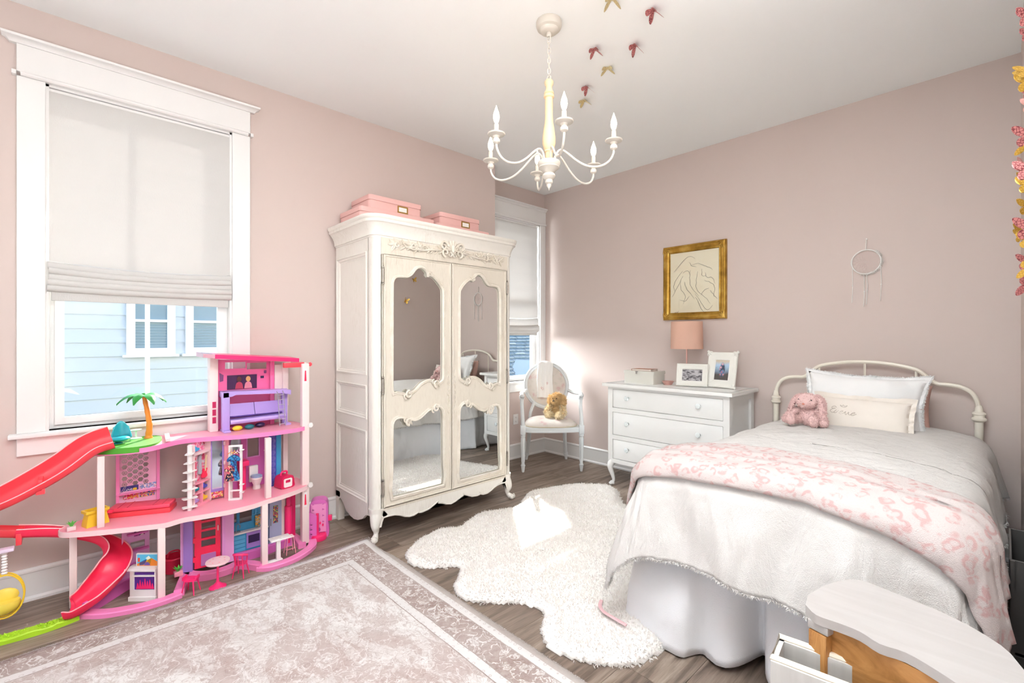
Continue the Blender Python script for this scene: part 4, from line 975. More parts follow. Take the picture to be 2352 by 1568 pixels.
# bed skirt
M_SKIRT = cloth('skirt_cotton', '#efeff1', 350, .25, 1.2)
def skirt_path(t):  # left side -> corner -> foot -> corner -> right side
    Ls, Lf = 1.9, 1.02; s = t * (Ls * 2 + Lf)
    if s < Ls: return (-1.165, 3.86 - s, Vector((-1, 0)), s)
    if s < Ls + Lf: return (-1.165 + (s - Ls), 1.96 - .02, Vector((0, -1)), s)
    return (-.145, 1.94 + (s - Ls - Lf), Vector((1, 0)), s)
def skirt(u, v):
    x, y, n_, s = skirt_path(u); z = .43 - .422 * v; k = v ** .9
    corner = math.exp(-((s - 1.9) / .12) ** 2) + math.exp(-((s - 2.92) / .12) ** 2)
    f = .058 - .075 * abs(math.sin(s * 6.2 + .9 * math.sin(s * 2.3))) ** .55 + .045 * (1 / (1 + math.exp(-(s - 2.43) * 120))) + .016 * fbm(s * 12, v * 3, 6) + .03 * fbm(s * 3.1, v * 1.5, 2) + .02 * k
    belly = .035 * math.exp(-((s - 2.14) / .16) ** 2) * math.sin(PI * min(1, v * 1.1)) + .085 * math.exp(-((s - 2.06) / .22) ** 2) * k + .03 * corner * k + .05 * math.exp(-((s - 2.60) / .09) ** 2) * k - .10 * math.exp(-((s - 2.405) / .030) ** 2) * k + .055 * math.exp(-((s - 2.33) / .05) ** 2) * k - .05 * math.exp(-((s - 2.20) / .04) ** 2) * k
    o = k * f + belly + .004
    if n_.x: o = min(o, .12) if n_.x < 0 else min(o, .08)
    d = n_.copy()
    if abs(s - 1.9) < .25: w = (s - 1.65) / .5; d = Vector((-math.cos(w * PI / 2), -math.sin(w * PI / 2)))
    if abs(s - 2.92) < .15: w = (s - 2.77) / .3; d = Vector((math.sin(w * PI / 2), -math.cos(w * PI / 2)))
    dzz = .03 * math.exp(-((s - 2.42) / .12) ** 2) * v
    return (x + d.x * o, y + d.y * o, max(z + dzz, .008))
sk = MB().grid(skirt, 420, 14); sko = single(sk, 'bed_skirt', M_SKIRT, 'pale grey white bed skirt hanging to the floor around the bed', 'bed skirt', (-.657, 2.9, 0), smooth=180)
sko.modifiers.new('thick', 'SOLIDIFY').thickness = .003
# drape shared by duvet and throw
CX0, CX1, CY0, CY1 = -1.045, -.155, 1.93, 3.80
def drape(px, py, lift=0.0, wr=1.0, R=.115):
    cx = min(max(px, CX0), CX1); cy = min(max(py, CY0), CY1); dx, dy_ = px - cx, py - cy; d = math.hypot(dx, dy_)
    u = (px - CX0) / (CX1 - CX0); v = (py - CY0) / (CY1 - CY0); uu = min(max(u, 0), 1); vv = min(max(v, 0), 1)
    top = .735 + .042 * (math.sin(PI * uu) ** .6 if 0 < uu < 1 else 0) * (.75 + .25 * math.sin(PI * min(1, vv * 1.2))) + .018 * (1 - vv) + wr * (.010 * fbm(px * 3, py * 3, 1) + .004 * fbm(px * 11, py * 8, 5))
    if d < 1e-6: return Vector((px, py, top + lift))
    nx, ny = dx / d, dy_ / d; R_ = R; q = R_ * PI / 2
    if d < q: off = R_ * math.sin(d / R_); drop = R_ * (1 - math.cos(d / R_)); kk = 0
    else: e = d - q; fl_ = .16 + .13 * max(0, -nx) * (1 if ny > -.9 else .6); off = R_ + e * fl_; drop = R_ + e * (1 - .45 * fl_); kk = e
    s = (cx * 1.0 + cy * 1.0) + math.atan2(ny, nx) * .22
    amp = min(1, d / .32)
    fold = amp * wr * (.022 * math.sin(s * 17 + 1.2 * math.sin(s * 5)) + .035 * fbm(s * 4.2, d * 1.2, 3) + .016 * fbm(s * 14, d * 3, 8) + .007 * fbm(s * 38, d * 5, 4) * amp)
    side = .55 if abs(nx) > .8 and nx > 0 else 1
    off = off + fold * side + lift
    return Vector((cx + nx * off, cy + ny * off, top - drop + (lift if d < q else lift * .3)))
M_DUVET = G('duvet_linen', '#dcd8d4', .92); c_ = M_DUVET.coord()
h_ = M_DUVET.math('ADD', M_DUVET.math('MULTIPLY', M_DUVET.noise(M_DUVET.coord(scale=(1, 1, .4)), 11, 5, .6, .5), 1.0), M_DUVET.math('MULTIPLY', M_DUVET.noise(c_, 380, 2), .12)); M_DUVET.bump(h_, .6, .03); M_DUVET = M_DUVET.m
FX0, FX1, FY0, FY1 = CX0 - .47, CX1 + .36, CY0 - .50, 3.83
def duv(u, v):
    return drape(FX0 + (FX1 - FX0) * u, FY0 + (FY1 - FY0) * v + .02 * math.sin(u * 7) + (.05 * u if v < .5 else 0) * (1 - v))
dv = MB().grid(lambda u, v: tuple(duv(u, v)), 150, 190)
dvo = single(dv, 'duvet', M_DUVET, 'rumpled white duvet with frayed hem covering the bed', 'duvet', (-.657, 2.8, .76), smooth=180)
P, N_ = [], []
for k in range(5200):
    t = random.random()
    if k % 13 < 6: u, v = t, 0.0
    elif k % 13 < 9: u, v = 0.0, t
    else: u, v = 1.0, t
    p = duv(u, v); P.append(tuple(p - Vector(dvo.location))); N_.append((0, 0, -1) if random.random() < .7 else (0, -1, -.3))
_f = fur('fringe', P, N_, .016, .003, M_DUVET, None, .7, 9); _f.parent = dvo
dvo.modifiers.new('thick', 'SOLIDIFY').thickness = .008
# leopard throw
g = G('leopard_fleece', '#f1e2dd', .95); c_ = g.coord(); cw = g.n('VectorMath', 0, {'operation': 'ADD'}, **{'0': c_, '1': g.n('VectorMath', 0, {'operation': 'SCALE'}, **{'0': g.noise(c_, 12, 2, out=1), '3': .05})})
v1 = g.voro(cw, 25, .9); ringm = g.ramp(v1, [(.0, 0), (.20, .15), (.28, 1), (.42, 1), (.52, 0)]); gaps = g.ramp(g.noise(c_, 30, 3, .6), [(.42, 0), (.54, 1)])
k_ = g.math('MULTIPLY', ringm, gaps); g.color(g.mix(k_, '#dccfcb', '#d6b0ad')); g.bump(g.noise(c_, 330, 3, .7), .8, .006); M_LEO = g.m
def thr(u, v):
    # u across the bed (left to right), v from front edge to back edge
    px = -1.36 + (1.36 + (.21 if v < .5 else .21 - .10 * min(1, (v - .5) * 12))) * u; k = min(1, max(0, (px + .50) / .65))
    fr_, bk_ = 1.815 - .13 * k ** 1.5, 2.25 - .16 * k ** 1.4 + .02 * math.sin(u * 6)
    py = fr_ + (bk_ - fr_) * v
    ridge = .010 * math.exp(-((v - .62) / .05) ** 2) + .008 * math.exp(-((v - .33 - .1 * u) / .05) ** 2) + .012 * math.sin(min(1, v * 12) * PI / 2) * (1 if v < .97 else .4)
    spread = max(0, px - .02) * .35; p = drape(px, py, .008 + ridge, .9); 
    p.y += spread * (v - .5) * 1.2 + (.03 * math.sin(v * 9) * min(1, max(0, px) * 3)); p.x = min(p.x, XR - .006); return tuple(p)
th = MB().grid(thr, 130, 46)
tho = single(th, 'throw_blanket', M_LEO, 'pink leopard spot fleece throw draped across the foot of the bed', 'blanket', (-.657, 2.0, .78), smooth=180)
tho.modifiers.new('thick', 'SOLIDIFY').thickness = -.010
# pillows
def pillow(name, label, w, h, th, M, m, seed=0, flange=0, pinch=.06, frill=False, wr=.012):
    b = MB()
    for sgn in (1, -1):
        def f(u, v):
            a, c = 2 * u - 1, 2 * v - 1
            e = (1 - abs(a) ** 2.6) * (1 - abs(c) ** 2.6); z = sgn * th / 2 * max(0, e) ** .5
            sx_ = 1 - pinch * (1 - a * a) * 0 - pinch * (1 - abs(a)) * abs(c) ** 2 * 0; x = a * w / 2 * (1 - pinch * (1 - c * c) ** 1 * abs(a) ** 3); y = c * h / 2 * (1 - pinch * 1.4 * (1 - a * a) * abs(c) ** 3)
            z += wr * fbm(x * 7 + seed, y * 7, seed) * min(1, e * 3) + wr * .8 * math.sin((a + c * .6) * 9 + seed) * max(0, abs(a) * abs(c) - .15) * min(1, e * 6)
            return tuple(M @ Vector((x, y, z)))
        b.grid(f, 34, 26)
    if flange:
        def ff(k, o):
            a = 2 * PI * k; ca, sa = math.cos(a), math.sin(a); s_ = 1 / max(abs(ca), abs(sa)); x, y = ca * s_, sa * s_
            px = x * w / 2 * (1 - pinch * (1 - y * y) * abs(x) ** 3); py = y * h / 2 * (1 - pinch * 1.4 * (1 - x * x) * abs(y) ** 3)
            return tuple(M @ Vector((px * (1 + o * flange * 2 / w), py * (1 + o * flange * 2 / h), .010 * o * math.sin(k * 60 + seed) + .006 * o * math.sin(k * 143))))
        b.grid(ff, 160, 3)
    bmesh.ops.remove_doubles(b.bm, verts=b.bm.verts, dist=.0008)
    o = single(b, name, m, label, 'pillow', tuple(M.translation), smooth=180)
    if frill:
        P, N_ = [], []
        for k in range(4500):
            t = random.random(); p = Vector(ff(t, 1.0 - random.random() * .12)) - M.translation; P.append(tuple(p)); nn = p.normalized(); N_.append((nn.x, nn.y, nn.z))
        _ = fur('fringe', P, N_, .012, .003, m, None, .7, seed + 2); _.parent = o
    return o
def PM(c, lean, yaw=0, roll=0): return Matrix.Translation(c) @ Matrix.Rotation(yaw, 4, 'Z') @ Matrix.Rotation(PI / 2 - lean, 4, 'X') @ Matrix.Rotation(roll, 4, 'Z')
M_SHAM = cloth('sham_white', '#f0efee', 420, .15, .7); M_PINKP = cloth('pillow_pink', '#dcb3a6', 420, .15, .5); M_CREAMP = cloth('pillow_cream', '#ebe2d8', 420, .15, .4)
pillow('pillow', 'dusty pink pillow tucked behind the large white sham', .54, .30, .12, PM((-.575, 3.80, .860), .20, 0, .0), M_PINKP, 3)
pillow('pillow', 'large white sham with frayed edge propped against the headboard', .62, .37, .16, PM((-.628, 3.64, .890), .34, .02, -.035), M_SHAM, 7, .020, .11, True, .022)
sp = pillow('pillow', 'small cream lumbar pillow with stitched name and crown', .46, .225, .12, PM((-.60, 3.46, .825), .42, .02, -.02), M_CREAMP, 12, .026, .04, False, .010)
SPM = PM((-.60, 3.46, .825), .42, .02, -.02)
def on_pil(px, py):
    x = -.145 + (px - 4.8) / 11.4 * .135; y = .032 - (py - 5.5) / 5 * .055; a, c = x / .23, y / .1125
    e = (1 - abs(a) ** 2.6) * (1 - abs(c) ** 2.6); return tuple(SPM @ Vector((x, y, .06 * max(0, e) ** .5 + .0035)) - SPM.translation)
eo = cursive(NAME, on_pil, .0014).obj('embroidery', M_STITCH2, None); eo.parent = sp
eo = cursive(CROWN, on_pil, .0012).obj('embroidery', M_STITCH2, None); eo.parent = sp
# plush bunny
M_BUN = mat('plush_rose', '#e3c0bc', .95, bump=(120, .5, .004))
bn = thing('plush_bunny', 'dusty pink plush bunny with long ears sitting in front of the lumbar pillow', 'soft toy', (-.825, 3.27, .775), -.12, world=False)
bdy = MB().sph((0, .015, .055), (.062, .055, .068)).obj('body', M_BUN, bn, smooth=180)
hd = MB().sph((0, -.01, .142), (.060, .054, .048), f=lambda p: p + Vector((0, -.012 if p.z < 0 else 0, 0))).sph((0, -.048, .125), (.032, .024, .024)).obj('head', M_BUN, bn, smooth=180)
fo = [bdy, hd]
for s in (-1, 1):
    fo.append(MB().tube(spline([(s * .040, .01, .178), (s * .072, -.005, .150), (s * .088, -.03, .095), (s * .100, -.045, .035)], 5), lambda t: .013 + .013 * math.sin(PI * min(1, t * .95 + .05)), 10, flat=.45).obj('ear', M_BUN, bn, smooth=180))
    fo.append(MB().tube(spline([(s * .045, .0, .092), (s * .080, -.03, .065), (s * .098, -.05, .030)], 4), lambda t: .020 + .006 * t, 10).sph((s * .10, -.055, .026), (.027, .027, .024), 10, 8).obj('arm', M_BUN, bn, smooth=180))
    fo.append(MB().tube(spline([(s * .035, .0, .03), (s * .060, -.05, .028), (s * .062, -.085, .030)], 4), .025, 10).sph((s * .062, -.095, .036), (.030, .024, .034), 10, 8).obj('leg', M_BUN, bn, smooth=180))
    MB().sph((s * .034, -.052, .152), .0055, 8, 6).obj('eye', M_EYE, bn)
MB().sph((0, -.072, .130), (.009, .006, .006), 8, 6).obj('nose', mat('nose_pink', '#d98f7c', .8), bn)
for i, o in enumerate(fo): P, Nn = scatter_on([o], 900, 30 + i); fur('fur', P, Nn, .009, .003, M_BUN, o, .5, 60 + i)

# ================================================================ SHEEPSKIN
HIDE = [(-2.43, 1.44), (-2.52, 1.52), (-2.60, 1.66), (-2.62, 1.83), (-2.56, 1.93), (-2.62, 2.06), (-2.66, 2.20), (-2.60, 2.36), (-2.58, 2.50), (-2.66, 2.64), (-2.74, 2.80), (-2.70, 2.98), (-2.66, 3.12), (-2.54, 3.30), (-2.41, 3.40), (-2.27, 3.36), (-2.16, 3.24), (-2.02, 3.10), (-1.80, 3.02), (-1.55, 2.95), (-1.30, 2.95), (-1.08, 2.80), (-.98, 2.4), (-1.0, 2.05), (-.98, 1.86), (-.98, 1.74), (-1.02, 1.60), (-1.10, 1.53), (-1.20, 1.47), (-1.33, 1.46), (-1.42, 1.52), (-1.50, 1.62), (-1.62, 1.60), (-1.72, 1.50), (-1.84, 1.42), (-1.96, 1.44), (-2.06, 1.55), (-2.13, 1.60), (-2.20, 1.50), (-2.30, 1.425)]
hp = [(p.x, p.y) for p in spline([(a, b_, 0) for a, b_ in HIDE], 4, True)]
HA = np.array(hp); HB = np.roll(HA, -1, 0)
def hide_d(x, y):
    p = np.array([x, y]); ab = HB - HA; t = np.clip(((p - HA) * ab).sum(1) / (ab * ab).sum(1), 0, 1); q = HA + ab * t[:, None]; d = np.sqrt(((p - q) ** 2).sum(1)).min()
    a, b_ = HA, HB; c = (a[:, 1] > y) != (b_[:, 1] > y); xi = a[:, 0] + (y - a[:, 1]) * (b_[:, 0] - a[:, 0]) / np.where(b_[:, 1] == a[:, 1], 1e-9, b_[:, 1] - a[:, 1]); ins = (c & (x < xi)).sum() % 2 == 1
    return d if ins else -d
st = .016; nx, ny = int(1.85 / st), int(2.1 / st); X0_, Y0_ = -2.80, 1.36
DD = np.array([[hide_d(X0_ + i * st, Y0_ + j * st) for j in range(ny + 1)] for i in range(nx + 1)])
def hide_z(x, y, d): return .006 + .024 * min(1, max(0, d) / .05) ** .5 + .006 * fbm(x * 6, y * 6) + .004 * fbm(x * 20, y * 20, 3)
b = MB(); VV = {}
for i in range(nx):
    for j in range(ny):
        if min(DD[i, j], DD[i + 1, j], DD[i, j + 1], DD[i + 1, j + 1]) > -.004:
            vs_ = []
            for a, c in ((i, j), (i + 1, j), (i + 1, j + 1), (i, j + 1)):
                if (a, c) not in VV: x, y = X0_ + a * st, Y0_ + c * st; VV[(a, c)] = b.bm.verts.new((x, y, hide_z(x, y, DD[a, c])))
                vs_.append(VV[(a, c)])
            b.bm.faces.new(vs_)
bs = b.bm; edge = [e for e in bs.edges if e.is_boundary]; r = bmesh.ops.extrude_edge_only(bs, edges=edge)
for v in r['geom']:
    if isinstance(v, bmesh.types.BMVert): v.co.z = .002
M_HIDE = mat('sheepskin_ivory', '#f7f4f0', .95, bump=(90, .12, .003))
hd_ = single(b, 'sheepskin_rug', M_HIDE, 'ivory shaggy hide shaped rug on the floor beside the bed', 'rug', (-1.8, 2.3, 0), smooth=180)
rng = np.random.default_rng(5); P, N_ = [], []
while len(P) < 46000:
    x, y = rng.uniform(-2.78, -.95), rng.uniform(1.38, 3.45); i, j = int((x - X0_) / st), int((y - Y0_) / st)
    if 0 <= i < nx and 0 <= j < ny and DD[i, j] > 0:
        d = DD[i, j]
        if d > .08 and rng.random() < .35: continue
        nx_ = (DD[i, j] - DD[min(i + 1, nx), j]) / st; ny_ = (DD[i, j] - DD[i, min(j + 1, ny)]) / st; k = max(0, 1 - d / .06)
        P.append((x + 1.8, y - 2.3, hide_z(x, y, d) - .004)); N_.append((nx_ * k * 1.3, ny_ * k * 1.3, 1 - .6 * k))
_ = fur('fur', P, N_, .017, .0055, fabric_trans('sheepskin_wool', '#f5f1ed', .45), None, .45, 8, .1); _.parent = hd_
# pink strap lying by the skirt corner
cb = MB().tube(spline([(-1.33, 1.85, .045), (-1.30, 1.80, .050), (-1.26, 1.775, .050), (-1.20, 1.765, .052), (-1.14, 1.77, .045)], 5), .009, 8, flat=.5)
single(cb, 'pink_strap', mat('pink_webbing', '#e8bfc3', .7), 'pale pink strap on the hide rug poking out at the skirt corner', 'strap', (-1.24, 1.79, .04))

# ================================================================ PATTERNED RUG
g = G('rug_print', '#d9d0cd', .95); c0 = g.coord(); s_ = g.sep(c0)
# distances from the far edge (y=1.40) and the left edge, in the rug's own space (origin at its far left corner)
dy_ = g.math('MULTIPLY', s_['Y'], -1); dx_ = s_['X']; wob = g.noise(c0, 9, 2)
def warp(k, s): return g.n('VectorMath', 0, {'operation': 'ADD'}, **{'0': c0, '1': g.n('VectorMath', 0, {'operation': 'SCALE'}, **{'0': g.noise(c0, s, 3, out=1), '3': k})})
cd1, cd2 = warp(.07, 22), warp(.05, 12)
d_ = g.math('MINIMUM', dx_, dy_); d_ = g.math('ADD', d_, g.math('MULTIPLY', g.math('SUBTRACT', wob, .5), .010))
pale, rose, tan = '#dad6d4', '#b5a29d', '#9f8a83'
wear = g.noise(c0, 5, 6, .7, .6); fine = g.noise(c0, 60, 4, .7)
wearm = g.ramp(g.math('ADD', g.math('MULTIPLY', wear, .7), g.math('MULTIPLY', fine, .35)), [(.42, 0), (.62, 1)])
vb = g.voro(cd1, 15, .55); vb2 = g.voro(cd1, 34, .9)
flower = g.ramp(vb, [(.0, 1), (.16, 1), (.20, .2), (.30, .9), (.36, 0)]); vine = g.ramp(vb2, [(.28, 0), (.36, 1), (.44, 0)])
def curls(sc, w, ds=1.4, seed=0): return g.ramp(g.math('ABSOLUTE', g.math('SUBTRACT', g.noise(g.coord(loc=(seed, seed, 0)), sc, 2, .5, ds), .5)), [(0, 1), (w, .9), (w * 1.8, 0)])
band = g.mix(g.math('MAXIMUM', g.math('MULTIPLY', flower, .9), g.math('MULTIPLY', curls(17, .018), .9)), tan, pale)
band = g.mix(g.math('MULTIPLY', curls(31, .02, 1, 3), .5), band, '#8d776f')
ms = g.voro(g.coord(loc=(.01, 0, 0)), 30, .2); mot = g.ramp(ms, [(.16, 0), (.22, .8), (.28, 0)])
stripe = g.mix(mot, '#dcd8d6', '#b7a8a4')
# field: stepped medallion outline with scattered blossoms
fx = g.math('SUBTRACT', g.math('ABSOLUTE', g.math('SUBTRACT', dx_, 1.25)), 0); fy = g.math('ABSOLUTE', g.math('SUBTRACT', dy_, 1.35))
wx_ = g.math('MULTIPLY', g.math('SUBTRACT', g.noise(c0, 3, 3), .5), .22)
med = g.math('ADD', g.math('ADD', g.math('MULTIPLY', fx, .9), fy), wx_); medm = g.ramp(g.math('MULTIPLY', med, .5), [(.25, 1), (.28, .1), (.40, .1), (.43, 1), (.60, 1), (.63, 0)])
line = g.ramp(g.math('PINGPONG', med, .21), [(.0, 1), (.018, 1), (.03, 0)])
bl = g.voro(cd1, 7.5, .9); blm = g.ramp(bl, [(.0, 1), (.13, .9), (.20, .1), (.27, .8), (.33, 0)])
bl3 = g.voro(g.n('VectorMath', 0, {'operation': 'ADD'}, **{'0': c0, '1': g.n('VectorMath', 0, {'operation': 'SCALE'}, **{'0': g.noise(c0, 40, 3, out=1), '3': .03})}), 24, 1); sm = g.ramp(bl3, [(.12, 1), (.22, 0)])
blot = g.ramp(g.noise(g.coord(scale=(.7, 1.5, 1)), 6.0, 12, .74, .5), [(.47, 0), (.53, 1)])
fld = g.mix(g.math('MULTIPLY', g.math('ADD', g.math('MULTIPLY', medm, .45), g.math('MULTIPLY', blot, .75)), 1.0, clamp=True), '#dfdbd8', '#b6a49e')
fld = g.mix(g.math('MULTIPLY', blm, .8), fld, '#e2dedb'); fld = g.mix(g.math('MULTIPLY', sm, .55), fld, '#b39c95'); fld = g.mix(g.math('MULTIPLY', line, .25), fld, '#a6958f')
fld = g.mix(g.math('MULTIPLY', curls(8, .010, 2.2, 1), .55), fld, '#a48f89'); fld = g.mix(g.math('MULTIPLY', curls(13, .012, 1.6, 5), .6), fld, '#e4e1df'); fld = g.mix(g.math('MULTIPLY', curls(24, .02, 1.2, 7), .3), fld, '#9f8a84')
def between(a, b_): return g.math('MULTIPLY', g.math('GREATER_THAN', d_, a), g.math('LESS_THAN', d_, b_))
col = fld
for a, b_, cc in ((.235, .240, '#9c8b85'), (.195, .235, stripe), (.190, .195, '#9c8b85'), (.062, .19, band), (.058, .062, '#a39590'), (.022, .058, stripe), (-.1, .022, '#bdb0aa')): col = g.mix(between(a, b_), col, cc)
col = g.mix(g.math('MULTIPLY', wearm, .25), col, '#e3dfdc'); g.color(col)
wv = g.n('TexWave', 0, {'wave_type': 'BANDS'}, Vector=g.coord(rot=(0, 0, .78)), Scale=90.0, Distortion=1.0); g.bump(g.math('ADD', wv, g.noise(c0, 300, 2)), .25, .002)
M_RUG = g.m
def rugf(u, v):
    x = 2.45 * u; y = -3.3 * v; X = -2.815 + x + .055 * v * 3.3 / 1.6 * (1 - u); Y = 1.398 + y + .012 * u
    k = math.exp(-((x / .22) ** 2 + (y / .16) ** 2)); k2 = math.exp(-((x - .17) / .10) ** 2 - (y / .2) ** 2)
    Z = .007 + .014 * k * max(0, 1 - 2 * x) + .003 * fbm(x * 2, y * 2) * (1 if u > .02 and v > .02 else .6) + .002
    return (X - .010 * k2, Y - .022 * k2 + .0, Z)
rg = MB().grid(rugf, 60, 70)
uvn = rg.bm
rgo = single(rg, 'area_rug', M_RUG, 'faded rose and ivory oriental pattern rug in the foreground', 'rug', (-2.815, 1.398, 0), smooth=180)
rgo.modifiers.new('thick', 'SOLIDIFY').thickness = .005
P, N_ = [], []
for k in range(6000):
    t = random.random(); p = Vector(rugf(0 if k % 2 else t, t if k % 2 else 0)) - Vector(rgo.location); P.append(tuple(p)); N_.append((-1, 0, .1) if k % 2 else (0, 1, .1))
_ = fur('bound_edge', P, N_, .006, .002, mat('rug_binding', '#b5aba6', .95), None, .4, 12); _.parent = rgo

# ================================================================ CHANDELIER
CCX, CCY = -1.634, 1.815
M_CHN = mat('chandelier_chalk', '#cfc8bd', .55, bump=(70, .25, .002)); M_CHW = mat('chandelier_wood', '#dcc29c', .6, bump=(60, .25, .002))
cd = thing('chandelier', 'chalk white six arm candle chandelier hanging from the ceiling', 'chandelier', (CCX, CCY, 2.07))
C0 = (CCX, CCY, 0)
MB().lathe([(.0, 2.885), (.035, 2.886), (.045, 2.892), (.050, 2.902), (.062, 2.908), (.066, 2.918), (.066, 2.94), (.064, 2.945)], C0, 32).obj('canopy', M_CHN, cd)
MB().lathe([(.010, 2.865), (.014, 2.872), (.012, 2.888)], C0, 12).tube([(CCX + .010 * math.cos(a), CCY, 2.858 + .010 * math.sin(a)) for a in [2 * PI * k / 12 for k in range(12)]], .0025, 6, closed=True).obj('loop', M_CHN, cd)
lk = None; z = 2.845; i = 0
while z > 2.665:
    pts = [(0.008 * (1 if abs(math.cos(a)) > .5 else .75) * math.cos(a), 0, .017 * math.sin(a)) for a in [2 * PI * k / 14 for k in range(14)]]
    ang_ = PI / 2 * (i % 2) + .5
    if lk is None: lk = MB().tube([(CCX + p[0], CCY, 2.845 + p[2]) for p in pts], .0022, 6, closed=True); lk = lk.obj('chain_link', M_CHN, cd); lk.data.transform(Matrix.Translation((0, 0, -(2.845 - 2.07)))); o = lk
    else: o = lk.copy(); COL.objects.link(o); o.parent = cd
    o.location = (0, 0, z - 2.07); o.rotation_euler = (0, 0, ang_); z -= .0262; i += 1
MB().tube([(CCX + .012 * math.cos(a), CCY, 2.650 + .012 * math.sin(a)) for a in [2 * PI * k / 14 for k in range(14)]], .003, 6, closed=True).obj('loop', M_CHN, cd)
MB().lathe([(.0, 2.642), (.018, 2.640), (.024, 2.630), (.023, 2.618), (.016, 2.605), (.017, 2.590), (.024, 2.578), (.026, 2.570), (.022, 2.566), (.027, 2.560), (.027, 2.550), (.020, 2.545), (.021, 2.52), (.020, 2.46), (.022, 2.42), (.029, 2.38), (.034, 2.34), (.034, 2.31), (.028, 2.285), (.022, 2.275), (.024, 2.268), (.019, 2.262), (.019, 2.21), (0, 2.205)], C0, 28).obj('column', M_CHW, cd)
MB().lathe([(.0, 2.222), (.045, 2.222), (.058, 2.215), (.060, 2.205), (.056, 2.192), (.053, 2.188), (.054, 2.183), (.038, 2.170), (.030, 2.160), (.024, 2.156), (.031, 2.150), (.034, 2.140), (.028, 2.128), (.018, 2.122), (.020, 2.115), (.020, 2.106), (.012, 2.098), (.013, 2.092), (.010, 2.084), (.004, 2.078), (.002, 2.068), (0, 2.066)], C0, 28).obj('hub', M_CHN, cd)
MB_BULB = G('candle_bulb_glow', '#fff0d8', .2); MB_BULB.b.inputs['Emission Color'].default_value = lin('#ffe2b8'); MB_BULB.b.inputs['Emission Strength'].default_value = 18; MB_BULB = MB_BULB.m
FV = Vector((-math.sin(YAW), math.cos(YAW), 0)); RV = Vector((math.cos(YAW), math.sin(YAW), 0))
for k in range(6):
    th0 = math.atan2((-FV * .317 + RV * .04).y, (-FV * .317 + RV * .04).x) + k * PI / 3; dv_ = Vector((math.cos(th0), math.sin(th0), 0))
    def pa(r, z): return (CCX + dv_.x * r, CCY + dv_.y * r, z)
    am = MB().tube(spline([pa(.030, 2.215), pa(.040, 2.25), pa(.062, 2.268), (pa(.095, 2.250)), pa(.150, 2.200), pa(.205, 2.165), pa(.265, 2.155), pa(.310, 2.172), pa(.332, 2.205), pa(.335, 2.228)], 5), .0055, 8).obj('arm', M_CHN, cd)
    cc = (CCX + dv_.x * .335, CCY + dv_.y * .335, 0)
    MB().lathe([(.0, 2.222), (.008, 2.224), (.017, 2.232), (.018, 2.243), (.012, 2.252), (.016, 2.258), (.018, 2.262), (.040, 2.268), (.043, 2.272), (.042, 2.274), (.015, 2.270), (0, 2.270)], cc, 24).obj('bobeche', M_CHN, am)
    MB().cyl((cc[0], cc[1], 2.27), (cc[0], cc[1], 2.318), .0115, n=14).cyl((cc[0], cc[1], 2.318), (cc[0], cc[1], 2.326), .0085, n=12).obj('candle_sleeve', M_CHN, am)
    MB().lathe([(.007, 2.324), (.012, 2.336), (.0155, 2.352), (.013, 2.370), (.007, 2.388), (.003, 2.400), (.0008, 2.408)], cc, 14).obj('bulb', MB_BULB, am)

# ================================================================ BUTTERFLIES
def bmat(name, col, col2, metal=.6):
    g = G(name, col, .3, metal); c = g.coord(); v = g.voro(c, 120, 1, 'DISTANCE_TO_EDGE'); g.color(g.mix(g.ramp(v, [(.04, 0), (.10, 1)]), col2, col)); return g.m
B_ROSE = bmat('butterfly_rose_foil', '#cf8683', '#7a3038', .3); B_GOLD = bmat('butterfly_gold_foil', '#d9b052', '#b98c33', .6); B_PALE = bmat('butterfly_pale_foil', '#e8d9a8', '#cdb985', .6); B_PINK = bmat('butterfly_blush_foil', '#eebdb4', '#e0a49c', .5)
def butterfly(label, loc, M, m, fold=.6, s=1.0, group='butterflies'):
    """flat side (belly) sits at the origin, wings lift along +z, head along +y"""
    t = thing('butterfly', label, 'butterfly', loc, group=group, world=False)
    t.rotation_euler = M.to_euler(); t.scale = (s, s, s)
    t['category'] = 'butterfly'
    for sg in (-1, 1):
        R_2 = Matrix.Rotation(-sg * fold, 4, 'Y')
        up = [(0, .006), (.012, .020), (.030, .034), (.044, .036), (.046, .028), (.040, .014), (.028, .002), (.012, -.002), (0, 0)]
        lo = [(0, 0), (.012, -.001), (.026, -.004), (.034, -.014), (.032, -.026), (.024, -.034), (.016, -.030), (.008, -.018), (0, -.006)]
        w = MB()
        for ol in (up, lo):
            P_ = [(p.x * sg, p.y) for p in spline([(a, b_, 0) for a, b_ in ol], 3, True)]
            w.plate(P_, [], .0005, lambda u, v, h, R_2=R_2: tuple(R_2 @ Vector((u, v, h + .002 + 2.5 * u * u * .6))))
        w.obj('wing', m, t, smooth=0)
    MB().tube([(0, -.018, .003), (0, 0, .004), (0, .014, .004)], [.0008, .0022, .0016], 6).tube([(0, .014, .004), (.004, .022, .006)], .0004, 4).tube([(0, .014, .004), (-.004, .022, .006)], .0004, 4).obj('body', m, t)
    return t
def orient(nrm, head):  # z -> nrm, y -> head
    z = Vector(nrm).normalized(); y = Vector(head); y = (y - z * y.dot(z)).normalized(); x = y.cross(z); return Matrix((x, y, z)).transposed().to_4x4()
